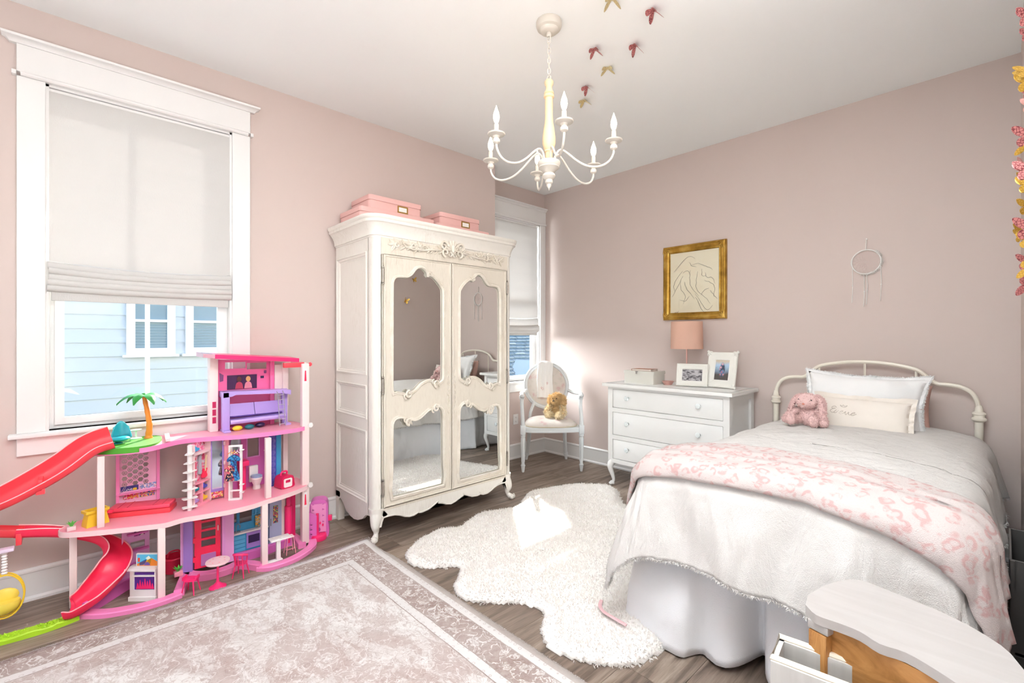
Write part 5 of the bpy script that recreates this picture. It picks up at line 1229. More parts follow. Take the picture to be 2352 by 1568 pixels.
ceil_b = [(-1.308, 1.905, B_PALE, .8, 1.0, 'pale gold butterfly on the ceiling, highest one, cut by the photo edge', .9),
          (-1.213, 2.124, B_ROSE, .9, 1.0, 'pinkish silver butterfly on the ceiling, nearest to the right wall', .4),
          (-1.428, 2.306, B_ROSE, 1.0, 1.0, 'deep rose butterfly on the ceiling with wings hanging straight down', .5),
          (-1.608, 2.174, B_ROSE, .75, .9, 'deep rose butterfly on the ceiling, closest to the chandelier chain', .7),
          (-1.668, 2.383, B_PALE, .55, .9, 'dull gold butterfly on the ceiling between two rose ones', .9),
          (-1.883, 2.461, B_ROSE, .9, .95, 'deep rose butterfly on the ceiling just above the lowest gold one', .5),
          (-2.009, 2.592, B_PALE, .6, .9, 'pale gold butterfly on the ceiling, lowest of the flight', .6)]
for x, y, m_, fo_, s_c, lb, hd_a in ceil_b: butterfly(lb, (x, y, HC), orient((0, 0, -1), (math.cos(hd_a + 1.2), math.sin(hd_a + 1.2), 0)), m_, fo_ * .8, s_c * 1.2, 'butterflies on the ceiling')
def xw(px):  # ratio X/Y of a pixel column
    u = (px - 1176) / 1075; return (-math.sin(YAW) + u * math.cos(YAW)) / (math.cos(YAW) + u * math.sin(YAW)), math.cos(YAW) + u * math.sin(YAW)
wall_b = [(40, B_ROSE, 1.05, .75, 'rose foil butterfly on the right wall, highest of the column', .3), (82, B_ROSE, .75, .75, 'small rose butterfly on the right wall, second from the top', .2), (168, B_GOLD, 1.2, .95, 'gold butterfly on the right wall, upper one seen edge on', -.9), (190, B_GOLD, 1.1, .9, 'broad gold butterfly on the right wall above a tiny pink one', .2), (217, B_ROSE, .6, .8, 'tiny dusty rose butterfly on the right wall under the broad gold one', .1),
          (245, B_PINK, .8, .8, 'blush pink butterfly on the right wall', .6), (313, B_ROSE, 1.25, .9, 'large red rose butterfly on the right wall beside a pale yellow one', .35), (335, B_GOLD, 1.0, 1.0, 'pale yellow butterfly on the right wall behind the large red rose one', PI + .3), (392, B_ROSE, 1.2, 1.0, 'red rose butterfly on the right wall with a wing reaching far out', -.5), (425, B_GOLD, 1.0, .95, 'amber gold butterfly on the right wall, under the outreaching red one', -.3),
          (475, B_GOLD, 1.0, .7, 'gold butterfly on the right wall, mostly cut by the photo edge', .4), (525, B_ROSE, 1.25, .85, 'red rose butterfly on the right wall above the thin bronze one', .35), (552, B_GOLD, .95, 1.1, 'thin bronze gold butterfly on the right wall seen edge on', -.2), (602, B_ROSE, 1.0, .8, 'rose butterfly on the right wall just above the yellow one', .3), (618, B_GOLD, .95, 1.0, 'yellow gold butterfly on the right wall near the column end', PI), (655, B_ROSE, 1.1, .7, 'dark rose butterfly on the right wall, lowest of the column', PI + .3)]
for i, (py, m_, s_c, fo_, lb, ro) in enumerate(wall_b):
    yy = 2.45 + .16 * math.sin(i * 2.1); t_ = yy / xw(2345)[1]; z = 1.30 + (775.93 - py) / 1075 * t_
    butterfly(lb, (XR, yy, z), orient((-1, 0, 0), (0, math.sin(ro) * -.6, math.cos(ro))), m_, min(1.35, fo_ * 1.3), s_c * .85, 'butterflies on the right wall')
butterfly('gold butterfly on the right wall, seen low in the armoire mirror', (XR, 3.30, 1.80), orient((-1, 0, 0), (0, .3, 1)), B_GOLD, .7, 1.1, 'butterflies reflected in the mirror')
butterfly('gold butterfly on the right wall, seen high in the armoire mirror', (XR, 3.43, 2.09), orient((-1, 0, 0), (0, -.3, 1)), B_GOLD, .5, .9, 'butterflies reflected in the mirror')
butterfly('blush butterfly on the right wall, at the corner of the armoire mirror', (XR, 3.10, 2.068), orient((-1, 0, 0), (0, 0, 1)), B_PINK, .5, 1.0, 'butterflies reflected in the mirror')

# ================================================================ FOREGROUND TOY UNIT
g = G('honey_pine', '#b9854e', .4); c_ = g.coord(scale=(1, 1, .15)); n_ = g.noise(c_, 26, 4, .6, 2.2); g.color(g.ramp(n_, [(.3, '#8d5c2e'), (.5, '#b88249'), (.7, '#cf9c62')])); g.bump(n_, .1, .002); M_PINE = g.m
g = G('honey_pine_rail', '#b9854e', .4); c_ = g.coord(scale=(.16, 1, 1)); n_ = g.noise(c_, 22, 4, .6, 1.6); g.color(g.ramp(n_, [(.3, '#9a6a38'), (.5, '#b88249'), (.7, '#c9935a')])); M_PINER = g.m
g = G('white_washed_top', '#e4dfdc', .3); c_ = g.coord(scale=(.2, 1, 1)); n_ = g.noise(c_, 30, 3, .5, .8); g.color(g.mix(g.math('MULTIPLY', n_, .7), '#bdb8b5', '#a69f9b')); M_WTOP = g.m
def zf_(px, py, z):
    u = (px - 1176) / 1075; t = (1.30 - z) * 1075 / (py - 775.93); return ((-math.sin(YAW) + u * math.cos(YAW)) * t, (math.cos(YAW) + u * math.sin(YAW)) * t)
TZ = .62
far = [zf_(x, y, TZ) for x, y in ((1890, 1345), (1930, 1333), (1975, 1332), (2060, 1363), (2190, 1418), (2300, 1482), (2352, 1538))]
near = [zf_(x, y, TZ) for x, y in ((1850, 1388), (1875, 1412), (1925, 1430), (1975, 1450), (2020, 1478), (2080, 1498), (2150, 1538), (2230, 1590), (2320, 1640))]
ot = [(p.x, p.y) for p in spline([(a, b_, 0) for a, b_ in near], 3)] + [(far[-1][0] + .005, far[-1][1] - .05)] + [(p.x, p.y) for p in spline([(a, b_, 0) for a, b_ in far[::-1]], 3)] + [zf_(1856, 1366, TZ)]
tu = thing('toy_storage_unit', 'white topped pine toy unit with scalloped rail in the near corner by the bed', 'toy storage', (-.2, 1.3, 0))
b = MB().plate(ot, [], .022, MAPS['z'](TZ - .022)); b.obj('top', M_WTOP, tu, smooth=30)
pa_ = Vector(zf_(1884, 1428, TZ - .022)); pb_ = Vector(zf_(2320, 1652, TZ - .022)); dd = (pb_ - pa_).normalized(); nn_ = Vector((-dd.y, dd.x))
lm = lambda u, v, w: (pa_.x + dd.x * u + nn_.x * (w + .012), pa_.y + dd.y * u + nn_.y * (w + .012), v)
rail = [(.0, TZ - .024), (.40, TZ - .024), (.40, TZ - .13)] + [(p.x, p.y) for p in spline([(.37, TZ - .135, 0), (.30, TZ - .12, 0), (.22, TZ - .105, 0), (.15, TZ - .10, 0), (.10, TZ - .125, 0), (.05, TZ - .135, 0), (0, TZ - .13, 0)], 4)]
MB().plate(rail, [], .018, lm).obj('scalloped_rail', M_PINER, tu, smooth=20)
def post_at(u, w, s=.042):
    c = lm(u, 0, w); M = Matrix.Translation((c[0], c[1], (TZ - .045) / 2)) @ Matrix.Rotation(math.atan2(dd.y, dd.x), 4, 'Z'); return MB().cbox((0, 0, 0), s, s, TZ - .045, .002, M=M)
post_at(0, -.004).obj('post', M_PINE, tu); post_at(.38, 0).obj('post', M_PINE, tu); post_at(.38, .14).obj('post', M_PINE, tu)
c = lm(0, 0, 0); MB().cbox((0, 0, 0), .048, .048, .02, .002, M=Matrix.Translation((c[0], c[1], TZ - .033)) @ Matrix.Rotation(math.atan2(dd.y, dd.x), 4, 'Z')).obj('bracket', M_WTOP, tu)
MB().plate([(0, .10), (.38, .10), (.38, .12), (0, .12)], [], .15, lm).obj('shelf', M_PINE, tu, smooth=0)
# painted bin hooked on the front
bin_ = thing('toy_bin', 'pale grey painted wooden bin with cream rim beside the pine toy unit', 'bin', (-.25, 1.0, 0))
g = G('grey_wash_board', '#cfcdc9', .55); c_ = g.coord(scale=(1, 1, .08)); n_ = g.noise(c_, 50, 3); g.color(g.mix(n_, '#bcbab6', '#dad8d4')); M_GW = g.m
q0, q1 = Vector(zf_(1772, 1506, .53)), Vector(zf_(1945, 1572, .53)); e_ = (q1 - q0).normalized(); q1 = q0 + e_ * .30; m_n = Vector((-e_.y, e_.x))
if m_n.dot(Vector((0, 1))) < 0: m_n = -m_n
bk0, bk1 = q0 + m_n * .10, q1 + m_n * .10
def wallp(p, q, nm, m_=M_GW, z0=.30, z1=.525, th=.012):
    lmm = line_map(p, q); L = (q - p).length; return MB().plate([(0, z0), (L, z0), (L, z1), (0, z1)], [], th, lmm).obj(nm, m_, bin_, smooth=0)
wallp(q0, q1, 'board'); wallp(bk0, bk1, 'board'); wallp(q0, bk0, 'board'); wallp(q1, bk1, 'board')
MB().plate([tuple(q0), tuple(q1), tuple(bk1), tuple(bk0)], [], .01, MAPS['z'](.30)).obj('base', M_GW, bin_, smooth=0)
for k, p in enumerate((q0, q1, bk0, bk1)): MB().box(p.x - .012, p.x + .012, p.y - .012, p.y + .012, 0, .31).obj('leg', M_GW, bin_, smooth=0)
MB().tube([(p.x, p.y, .528) for p in (q0, q1, bk1, bk0)], .0075, 6, closed=True).obj('rim', mat('cream_rim', '#ece0cd', .5), bin_)
# magenta toy inside
mc = zf_(2030, 1560, .40)
tb = MB().plate(rrect(-.07, .07, -.035, .035, .012), [], .26, lambda u, v, w: (-.215 + u, 1.235 + v + .1 * u, .12 + w)); tbo = single(tb, 'toy_case', pl('magenta', '#c2187a'), 'magenta plastic toy case inside the pine toy unit', 'toy', (-.215, 1.235, .12))
MB().box(-.265, -.165, 1.19, 1.196, .20, .36, .002).obj('panel', pl('dark_red', '#8f0f22'), tbo)
# grey crates in the gap between bed and right wall
M_CRATE = mat('grey_crate', '#454240', .55, bump=(60, .1, .001))
def crate(label, x0, x1, y0, y1, z0, z1):
    t = thing('storage_crate', label, 'crate', ((x0 + x1) / 2, (y0 + y1) / 2, z0), group='crates beside the bed')
    MB().box(x0, x1, y0, y0 + .008, z0, z1, .001, 1).obj('front_board', M_CRATE, t); MB().box(x0, x1, y1 - .008, y1, z0, z1, .001, 1).obj('back_board', M_CRATE, t)
    for xx in (x0, x1 - .006):
        MB().box(xx, xx + .006, y0, y1, z0, z1, .001, 1).obj('side_board', M_CRATE, t)
    MB().box(x0, x1, y0, y1, z0, z0 + .008).obj('base', M_CRATE, t)
    for yy in (y0 - .012, y0 - .012):
        pass
    MB().box(x0 + .002, x0 + .012, y0 - .010, y0, z0, z1).obj('slat', M_CRATE, t, smooth=0); MB().box(x1 - .014, x1 - .002, y0 - .010, y0, z0, z1).obj('slat', M_CRATE, t, smooth=0)
crate('lower dark grey crate squeezed between bed and right wall', .008, .055, 2.10, 2.45, .0, .33)
crate('upper dark grey crate stacked beside the bed, its rim showing behind the throw', .008, .055, 2.10, 2.45, .332, .62)
# ================================================================ TOY HOUSE
K_DECK = pl('salmon_pink', '#fba3b6'); K_PALE = pl('pale_pink', '#f6d3d6'); K_POST = pl('shell_pink', '#f5e1de'); K_HOT = pl('hot_pink', '#fb2f76', .3); K_BASE = pl('bubblegum', '#f88cc4'); K_MAUVE = pl('mauve', '#e9a8de')
K_MAG = pl('magenta_wall', '#e06fc0'); K_RED = pl('red_pink', '#fb3059'); K_CORAL = pl('coral_red', '#fb4a56', .28); K_WHITE = pl('toy_white', '#f6f1ef'); K_PURP = pl('lavender', '#bca2e6'); K_PURD = pl('deep_lavender', '#a685d2'); K_BLUE = pl('toy_blue', '#3fa3d6'); K_AQUA = pl('toy_turquoise', '#1fa6b4', .25)
K_LILAC = pl('grey_lilac', '#aab0cf'); K_YEL = pl('toy_yellow', '#f7cf3a', .3); K_LIME = pl('lime', '#b2e02e', .45); K_GREEN = pl('grass_green', '#4fa52c', .5); K_LEAF = pl('leaf_green', '#2f8f3a', .4); K_ORNG = pl('palm_orange', '#f08a2c', .45); K_INDIGO = pl('indigo', '#4a4fb5', .35)
K_LIP = pl('rim_coral', '#ffb9bd', .25)
K_SILV = mat('toy_mirror', '#c9d4e6', .08, .9)
def pic(name, cols, scale=9):
    g = G('print_' + name, '#888', .35); c = g.coord(scale=scale); v = g.voro(c, 3.2, .9, out=1); x = g.sep(v)['X']
    n = len(cols); g.color(g.ramp(x, [((i + .5) / n, cc) for i, cc in enumerate(cols)], 'CONSTANT')); return g.m
th_ = thing('toy_dollhouse', 'three storey pink plastic dollhouse with palm terrace in front of the large window', 'dollhouse', (-3.05, .55, 0))
LT = lambda m_: m_
# base frame on the floor
def strip(pts, w, h, z, n=5, sm=True):
    P = spline([(a, b_, 0) for a, b_ in pts], n) if sm else [Vector((a, b_, 0)) for a, b_ in pts]
    return MB().sweep([(p.x, p.y) for p in P], [(-w / 2, z), (w / 2, z), (w / 2, z + h - .004), (w / 2 - .004, z + h), (-w / 2 + .004, z + h), (-w / 2, z + h - .004)])
strip([(-2.975, .045), (-2.90, .13), (-2.855, .24), (-2.845, .33), (-2.858, .41)], .05, .022, 0).obj('base_rim', K_BASE, th_, smooth=40)
strip([(-2.975, .06), (-3.13, .215), (-3.17, .30)], .035, .055, 0, sm=False).obj('base_rim', K_MAG, th_, smooth=30)
strip([(-2.862, .405), (-2.98, .44), (-3.09, .475)], .045, .035, 0, sm=False).obj('base_rim', K_BASE, th_, smooth=30)
strip([(-3.10, .462), (-3.02, .485), (-2.965, .555), (-2.965, .65), (-3.0, .705)], .05, .035, 0).obj('base_rim', K_BASE, th_, smooth=40)
strip([(-3.02, .475), (-2.985, .56), (-2.99, .66)], .06, .022, 0).obj('base_step', K_BASE, th_, smooth=40)
strip([(-3.01, .69), (-2.93, .755), (-2.87, .79)], .045, .035, 0, sm=False).obj('base_rim', K_BASE, th_, smooth=30)
strip([(-2.885, .775), (-2.845, .83), (-2.85, .93), (-2.89, 1.02), (-2.955, 1.095), (-3.03, 1.125)], .05, .024, 0).obj('base_rim', K_BASE, th_, smooth=40)
strip([(-2.99, 1.05), (-3.08, 1.06), (-3.22, 1.05)], .045, .035, 0, sm=False).obj('base_rim', K_BASE, th_, smooth=30)
strip([(-3.07, .70), (-3.06, .85), (-3.10, 1.02)], .03, .05, 0, sm=False).obj('base_rim', K_MAG, th_, smooth=30)
# decks
def deck(outline, z, th, top, fasc, name):
    P = [(p.x, p.y) for p in spline([(a, b_, 0) for a, b_ in outline], 3, True)]
    d = MB().plate(P, [], th * .5, MAPS['z'](z - th * .5)).obj(name, top, th_, smooth=30)
    MB().sweep(P, [(-.004, z - th), (.002, z - th), (.003, z - .002), (.0, z + .0005), (-.004, z)], closed=True).obj('fascia', fasc, d, smooth=40); return d
D1 = [(-3.12, -.025), (-3.05, -.015), (-2.985, .08), (-2.94, .165), (-2.885, .29), (-2.862, .35), (-2.880, .42), (-2.865, .50), (-2.842, .62), (-2.848, .73), (-2.872, .80), (-2.905, .92), (-2.955, 1.03), (-3.005, 1.085), (-3.12, 1.09), (-3.235, 1.06), (-3.245, .8), (-3.245, .5), (-3.28, .38), (-3.28, .15), (-3.19, .04)]
deck(D1[::-1], .385, .024, K_DECK, K_PALE, 'deck')
D2 = [(-3.13, .085), (-3.06, .095), (-3.0, .17), (-2.972, .26), (-2.998, .33), (-3.06, .41), (-3.075, .47), (-3.05, .57), (-2.995, .70), (-2.972, .80), (-2.965, .92), (-2.985, 1.04), (-3.04, 1.085), (-3.16, 1.085), (-3.265, 1.03), (-3.275, .7), (-3.275, .35), (-3.255, .16)]
deck(D2[::-1], .750, .024, K_DECK, K_BASE, 'deck')
G2 = [(-3.13, .078), (-3.06, .088), (-2.995, .165), (-2.968, .255), (-3.0, .325), (-3.10, .36), (-3.20, .37), (-3.26, .33), (-3.255, .16)]
lawn = MB().plate([(p.x, p.y) for p in spline([(a, b_, 0) for a, b_ in G2[::-1]], 3, True)], [], .028, MAPS['z'](.732)).obj('lawn_terrace', K_GREEN, th_, smooth=30)
P, N_ = [], []
for k in range(1500):
    x, y = random.uniform(-3.22, -3.01), random.uniform(.11, .33)
    if x > -3.0 - .5 * abs(y - .25): continue
    P.append((x + 3.05, y - .55, .760)); N_.append((0, 0, 1))
fur('lawn_tufts', P, N_, .007, .004, K_LIME, lawn, .8, 2)
# posts
def post(x, y, z0, z1, w=.028, m_=K_POST): return MB().box(x - w / 2, x + w / 2, y - w / 2, y + w / 2, z0, z1, .003, 2).obj('post', m_, th_)
post(-3.105, .018, 0, .365); post(-2.875, .335, .0, .365, .03); post(-2.885, .805, .02, .365, .032); post(-3.02, 1.075, .02, 1.14, .042); post(-3.215, 1.02, .03, 1.14, .03)
post(-3.015, .115, .385, .728); post(-2.912, .832, .385, .728, .03)
# spiral shoe ladder: post with small shelves
MB().cyl((-2.985, .470, .385), (-2.985, .470, .728), .012, n=12).obj('ladder_post', K_WHITE, th_)
for k in range(7):
    z = .40 + k * .047; MB().plate(rrect(-.018, .018, -.034, .034, .008), [], .004, lambda u, v, w, z=z, a=.2 * k: (-2.985 + u * math.cos(a) - v * math.sin(a), .470 + u * math.sin(a) + v * math.cos(a), z + w)).obj('ladder_rung', K_WHITE, th_, smooth=30)
# tall side tower: posts, beam, lift frame
MB().box(-3.235, -3.02, 1.062, 1.088, 1.118, 1.146, .003).obj('beam', K_POST, th_)
MB().box(-3.05, -3.02, .955, 1.075, 1.118, 1.148, .003).obj('beam', K_CORAL, th_)
MB().sph((-3.01, 1.105, 1.135), (.010, .012, .013), 10, 6).obj('beam_cap', K_CORAL, th_)
for z in (.755, 1.0 - .62): MB().cyl((-3.0, 1.10, z), (-2.985, 1.10, z), .014, n=12).box(-3.02, -2.995, 1.088, 1.115, z - .012, z + .012, .002).obj('clip', K_WHITE, th_)
stk = mat('dress_sticker', '#f7eef0', .4)
for z in (1.02, .25):
    s_ = MB().box(-3.0, -2.998, 1.062, 1.082, z, z + .09).obj('sticker', stk, th_, smooth=0)
    MB().plate([(1.0655, z + .012), (1.0785, z + .012), (1.0755, z + .075), (1.073, z + .078), (1.071, z + .078), (1.0685, z + .075)], [], .001, MAPS['x'](-2.998)).obj('print', K_RED, s_, smooth=0)
# lounge panel on the lower left with shelves
def lm_(p, q, z0=0): return line_map(p, q, z0)
m1 = lm_((-3.14, .20), (-3.15, .315)); L1 = .115
MB().plate([(0, .03), (L1, .03), (L1, .36), (0, .36)], [rrect(.035, .095, .20, .235), rrect(.05, .085, .315, .35)], .008, m1).obj('shelf_wall', K_MAUVE, th_, smooth=0)
for z, w in ((.19, .09), (.275, .085), (.12, .08)): MB().plate([(.0 + .02, z), (.02 + w, z), (.02 + w, z + .008), (.02, z + .008)], [], .03, m1).obj('shelf', K_MAG, th_, smooth=0)
MB().plate(rrect(.05, .095, .262 - .12, .30 - .12), [], .003, lambda u, v, w: m1(u, v + .12, w + .008)).obj('picture', pic('books', ['#b03a8c', '#472a5a', '#e7d9d0', '#d24f5f'], 30), th_, smooth=0)
# hexagon lattice wall, upper left
m2 = lm_((-3.262, .184), (-3.262, .371)); hexes = []; r = .0175
for i in range(7):
    for j in range(6):
        cu = .036 + i * r * 1.5 * .86; cv_ = .512 + j * r * 1.78 + (.5 * r * 1.78 if i % 2 else 0)
        if cv_ + r > .70 or cu + r > .165: continue
        hexes.append([(cu + r * .74 * math.cos(PI / 3 * k), cv_ + r * .74 * math.sin(PI / 3 * k)) for k in range(6)])
MB().plate([(0, .39), (.187, .39), (.187, .726), (0, .726)], hexes, .006, m2).obj('lattice_wall', pl('orchid', '#fabadb'), th_, smooth=0)
for i in (0, 1): MB().plate([(i * .173, .39), (i * .173 + .014, .39), (i * .173 + .014, .726), (i * .173, .726)], [], .022, m2).obj('lattice_frame', K_BASE, th_, smooth=0)
MB().plate([(.0, .462), (.187, .462), (.187, .468), (.0, .468)], [], .03, m2).obj('shelf', K_BASE, th_, smooth=0)
hp_ = []
for hx in hexes[::2]:
    cu = sum(p[0] for p in hx) / 6; cv_ = sum(p[1] for p in hx) / 6; hp_.append((cu, cv_))
b = MB()
for cu, cv_ in hp_:
    o_ = [(cu + .0085 * math.cos(PI / 3 * k), cv_ + .0085 * math.sin(PI / 3 * k)) for k in range(6)]; i_ = [(cu + .006 * math.cos(PI / 3 * k), cv_ + .006 * math.sin(PI / 3 * k)) for k in range(6)]
    b.plate(o_, [i_], .004, m2)
b.obj('hexagon_rings', pl('orchid', '#fabadb'), th_, smooth=0)
for (u0, u1, v0, v1), nm in (((.02, .095, .475, .502), 'night'), ((.10, .172, .475, .502), 'sky'), ((.03, .095, .43, .458), 'vanity'), ((.10, .165, .43, .458), 'shelf')):
    pm = {'night': ['#3c3a86', '#5a4a9a', '#3c3a86', '#4b3f90'], 'sky': ['#7f8fc6', '#a9b7e0', '#e9b0b8', '#f6e9ee'], 'vanity': ['#e01d64', '#f37aa8', '#e8b23e', '#f6dbe2'], 'shelf': ['#2f6fb0', '#f2c14e', '#ea4f8f', '#f2b6a0']}[nm]
    MB().plate([(u0, v0), (u1, v0), (u1, v1), (u0, v1)], [], .002, lambda u, v, w: m2(u, v, w + .006)).obj('sticker', pic(nm, pm, 60), th_, smooth=0)
LOVE = [[(0, 5), (1, 4), (2.2, 1.2), (3, 1), (2.6, 3), (1.6, 5), (1.2, 5.6), (2.4, 5.5), (3.6, 5)], [(4, 3.6), (3.4, 4.6), (4, 5.2), (4.8, 4.4), (4.3, 3.6), (5.2, 4), (5.6, 5.1), (6.2, 3.8)], [(6.4, 4.7), (7.2, 4.1), (6.8, 3.6), (6.4, 4.6), (7, 5.2), (8, 4.6)]]
cursive(LOVE, lambda x, y: m2(.022 + x * .0062, .508 - y * .0058, .0095), .0009, 4).obj('lettering', K_WHITE, th_, smooth=0)
MB().plate(rrect(.070, .088, .476, .488, .005), [], .001, lambda u, v, w: m2(u, v, w + .0082)).obj('pineapple_print', K_YEL, th_, smooth=0)
# closet with painted back, mirror door, jamb
m3 = lm_((-3.0, .485), (-3.085, .585)); L3 = .131
cw = MB().plate([(0, .385), (L3, .385), (L3, .726), (0, .726)], [], .004, lambda u, v, w: m3(u, v, w - .03)).obj('closet_back', pic('hung_clothes', ['#ec6fa2', '#f3b7cb', '#d94f77', '#cfcfd6', '#f2a0b8', '#e8577f'], 28), th_, smooth=0)
for u0, u1, v0, v1 in ((0, .012, .385, .726), (L3 - .014, L3, .385, .726), (0, L3, .665, .675), (0, L3, .505, .513), (0, L3, .452, .459), (0, L3, .385, .397), (.062, .069, .397, .505)): MB().plate([(u0, v0), (u1, v0), (u1, v1), (u0, v1)], [], .034, lambda u, v, w: m3(u, v, w - .03)).obj('closet_frame', K_PALE if v1 > .6 or u1 < .02 else K_DECK, th_, smooth=0)
# things painted inside the closet, raised a little
b = MB().plate([(.02, .53), (.045, .53), (.043, .645), (.030, .65), (.022, .64)], [], .008, lambda u, v, w: m3(u, v, w - .024)); b.obj('hung_dress', pl('speckle_rose', '#e2506f'), th_, smooth=0)
b = MB().plate([(.060, .55), (.080, .55), (.080, .655), (.066, .655)], [], .008, lambda u, v, w: m3(u, v, w - .022)); b.obj('hung_dress', pl('silver_stripe', '#b9b8c2'), th_, smooth=0)
b = MB().plate([(p.x, p.y) for p in spline([(.075, .535, 0), (.095, .522, 0), (.118, .530, 0), (.112, .55, 0), (.118, .572, 0), (.104, .566, 0), (.090, .575, 0), (.086, .556, 0)], 4, True)], [], .006, lambda u, v, w: m3(u, v, w - .016)); b.obj('toy_guitar', K_RED, th_, smooth=0)
MB().plate([(.098, .56), (.103, .56), (.113, .645), (.108, .647)], [], .007, lambda u, v, w: m3(u, v, w - .014)).obj('guitar_neck', pl('cream_neck', '#efd9b0'), th_, smooth=0)
for u, v, c in ((.02, .468, K_AQUA), (.082, .468, K_INDIGO), (.02, .405, K_PURP), (.082, .405, K_YEL), (.022, .685, K_BLUE)):
    MB().plate([(p.x, p.y) for p in spline([(u, v, 0), (u + .034, v, 0), (u + .036, v + .012, 0), (u + .02, v + .018, 0), (u + .006, v + .028, 0)], 3, True)], [], .010, lambda a, c_, w: m3(a, c_, w - .02)).obj('toy_shoe', c, th_, smooth=0)
m4 = lm_((-3.085, .585), (-3.085, .655))
MB().plate([(0, .44), (.058, .44), (.058, .722), (0, .722)], [], .004, m4).obj('mirror_door', K_SILV, th_, smooth=0)
MB().plate([(-.004, .43), (.062, .43), (.062, .726), (-.004, .726)], [[(.004, .445), (.054, .445), (.054, .718), (.004, .718)]], .007, m4).obj('mirror_frame', K_PURD, th_, smooth=0)
MB().plate([(.0, .395), (.058, .395), (.058, .43), (0, .43)], [], .004, m4).obj('sticker', pic('pets', ['#e44f6e', '#f0bdc6', '#e0b84a', '#9a2f6a'], 40), th_, smooth=0)
MB().plate([(.062, .385), (.085, .385), (.085, .726), (.062, .726)], [], .02, m4).obj('door_jamb', K_DECK, th_, smooth=0)
for z in (.45, .58, .69): MB().plate([(.058, z), (.066, z), (.066, z + .02), (.058, z + .02)], [], .024, m4).obj('toy_hinge', K_PALE, th_, smooth=0)
# bathroom wall with window, arched niche mirror and sink
MB().plate([(.665, .385), (.935, .385), (.935, .726), (.665, .726)], [rrect(.80, .862, .57, .69, .002)], .006, MAPS['x'](-3.21)).obj('bath_wall', K_MAG, th_, smooth=0)
MB().plate(rrect(.794, .868, .564, .726), [rrect(.80, .862, .57, .718)], .010, MAPS['x'](-3.212)).obj('window_trim', pl('lilac_pink', '#e59fdc'), th_, smooth=0)
MB().plate(ell(.735, .665, .028, .045, 20), [], .004, MAPS['x'](-3.2)).obj('round_mirror', K_SILV, th_, smooth=0)
MB().cyl((-3.2, .90, .60), (-3.18, .90, .60), .004, n=8).cyl((-3.18, .885, .60), (-3.18, .915, .60), .004, n=8).obj('towel_hook', K_PALE, th_)
MB().box(-3.205, -3.12, .735, .79, .535, .565, .006).box(-3.205, -3.15, .745, .78, .385, .535, .006).obj('sink', K_HOT, th_)
# blue folding screen
m5 = lm_((-3.115, .895), (-3.145, .975)); MB().plate([(0, .385), (.045, .385), (.045, .726), (0, .726)], [], .008, m5).obj('blue_screen', K_INDIGO, th_, smooth=0)
MB().plate([(.045, .385), (.078, .385), (.078, .726), (.045, .726)], [], .010, m5).obj('blue_screen', K_BLUE, th_, smooth=0)
b = MB()
for k in range(9):
    for j, r in enumerate((.017, .012, .007)): b.tube([m5(.022 + r * math.cos(a) * .95, .41 + k * .036 + r * math.sin(a), .009) for a in [2 * PI * i / 6 for i in range(6)]], .0008, 3, closed=True)
b.obj('screen_pattern', K_PURP, th_, smooth=0)
# ground floor: mauve columns, red door, kitchen
m6 = lm_((-3.07, .455), (-3.05, .50)); MB().plate([(0, .03), (.046, .03), (.046, .362), (0, .362)], [], .02, m6).obj('wall_pier', K_PURD, th_, smooth=0)
MB().plate([(-.005, .03), (.004, .03), (.004, .362), (-.005, .362)], [], .035, m6).obj('wall_pier_edge', K_MAUVE, th_, smooth=0)
m7 = lm_((-3.06, .502), (-3.045, .628)); slots = [rrect(.032, .098, z, z + .036) for z in (.148, .196, .244, .292)]
MB().plate([(0, .035), (.122, .035), (.122, .355), (0, .355)], slots, .010, m7).obj('front_door', K_RED, th_, smooth=0)
MB().plate(rrect(.03, .10, .045, .108, .004), [], .004, lambda u, v, w: m7(u, v, w + .010)).obj('pet_flap', pl('flap_lilac', '#b779b8'), th_, smooth=30)
for z in (.075, .18, .30): MB().plate([(-.012, z), (.006, z), (.006, z + .028), (-.012, z + .028)], [], .018, m7).obj('toy_hinge', K_RED, th_, smooth=0)
MB().plate([(.107, .225), (.112, .225), (.112, .255), (.107, .255)], [], .018, m7).obj('toy_handle', K_PALE, th_, smooth=0)
MB().plate([(.628, .03), (.686, .03), (.686, .362), (.628, .362)], [], .03, MAPS['x'](-3.055)).obj('wall_pier', K_MAUVE, th_, smooth=0)
MB().plate([(.625, .03), (.640, .03), (.640, .362), (.625, .362)], [], .045, MAPS['x'](-3.055)).obj('wall_pier_edge', pl('lilac_pink', '#e59fdc'), th_, smooth=0)
kx = -3.09
MB().plate([(.69, .155), (.885, .155), (.885, .355), (.69, .355)], [rrect(.735, .80, .205, .33), rrect(.70, .72, .215, .345)], .008, MAPS['x'](kx - .03)).obj('kitchen_backsplash', K_BLUE, th_, smooth=0)
MB().box(kx - .03, kx, .695, .885, .04, .150, .002).obj('kitchen_cabinet', K_BLUE, th_)
MB().box(kx - .035, kx + .012, .690, .885, .150, .160, .003).obj('kitchen_counter', K_WHITE, th_)
MB().box(kx, kx + .004, .765, .845, .055, .148).obj('oven', K_PURD, th_, smooth=0); ov = MB().box(kx + .004, kx + .006, .775, .835, .085, .130); ov.obj('oven_window', pl('dark_plum', '#33214f'), th_, smooth=0)
b = MB()
for k in range(4): b.box(kx, kx + .005, .70, .758, .048 + k * .024, .068 + k * .024, .001, 1)
for k in range(4): b.box(kx, kx + .005, .850, .883, .048 + k * .024, .068 + k * .024, .001, 1)
b.obj('drawer_fronts', pl('toy_blue2', '#5ab4de'), th_)
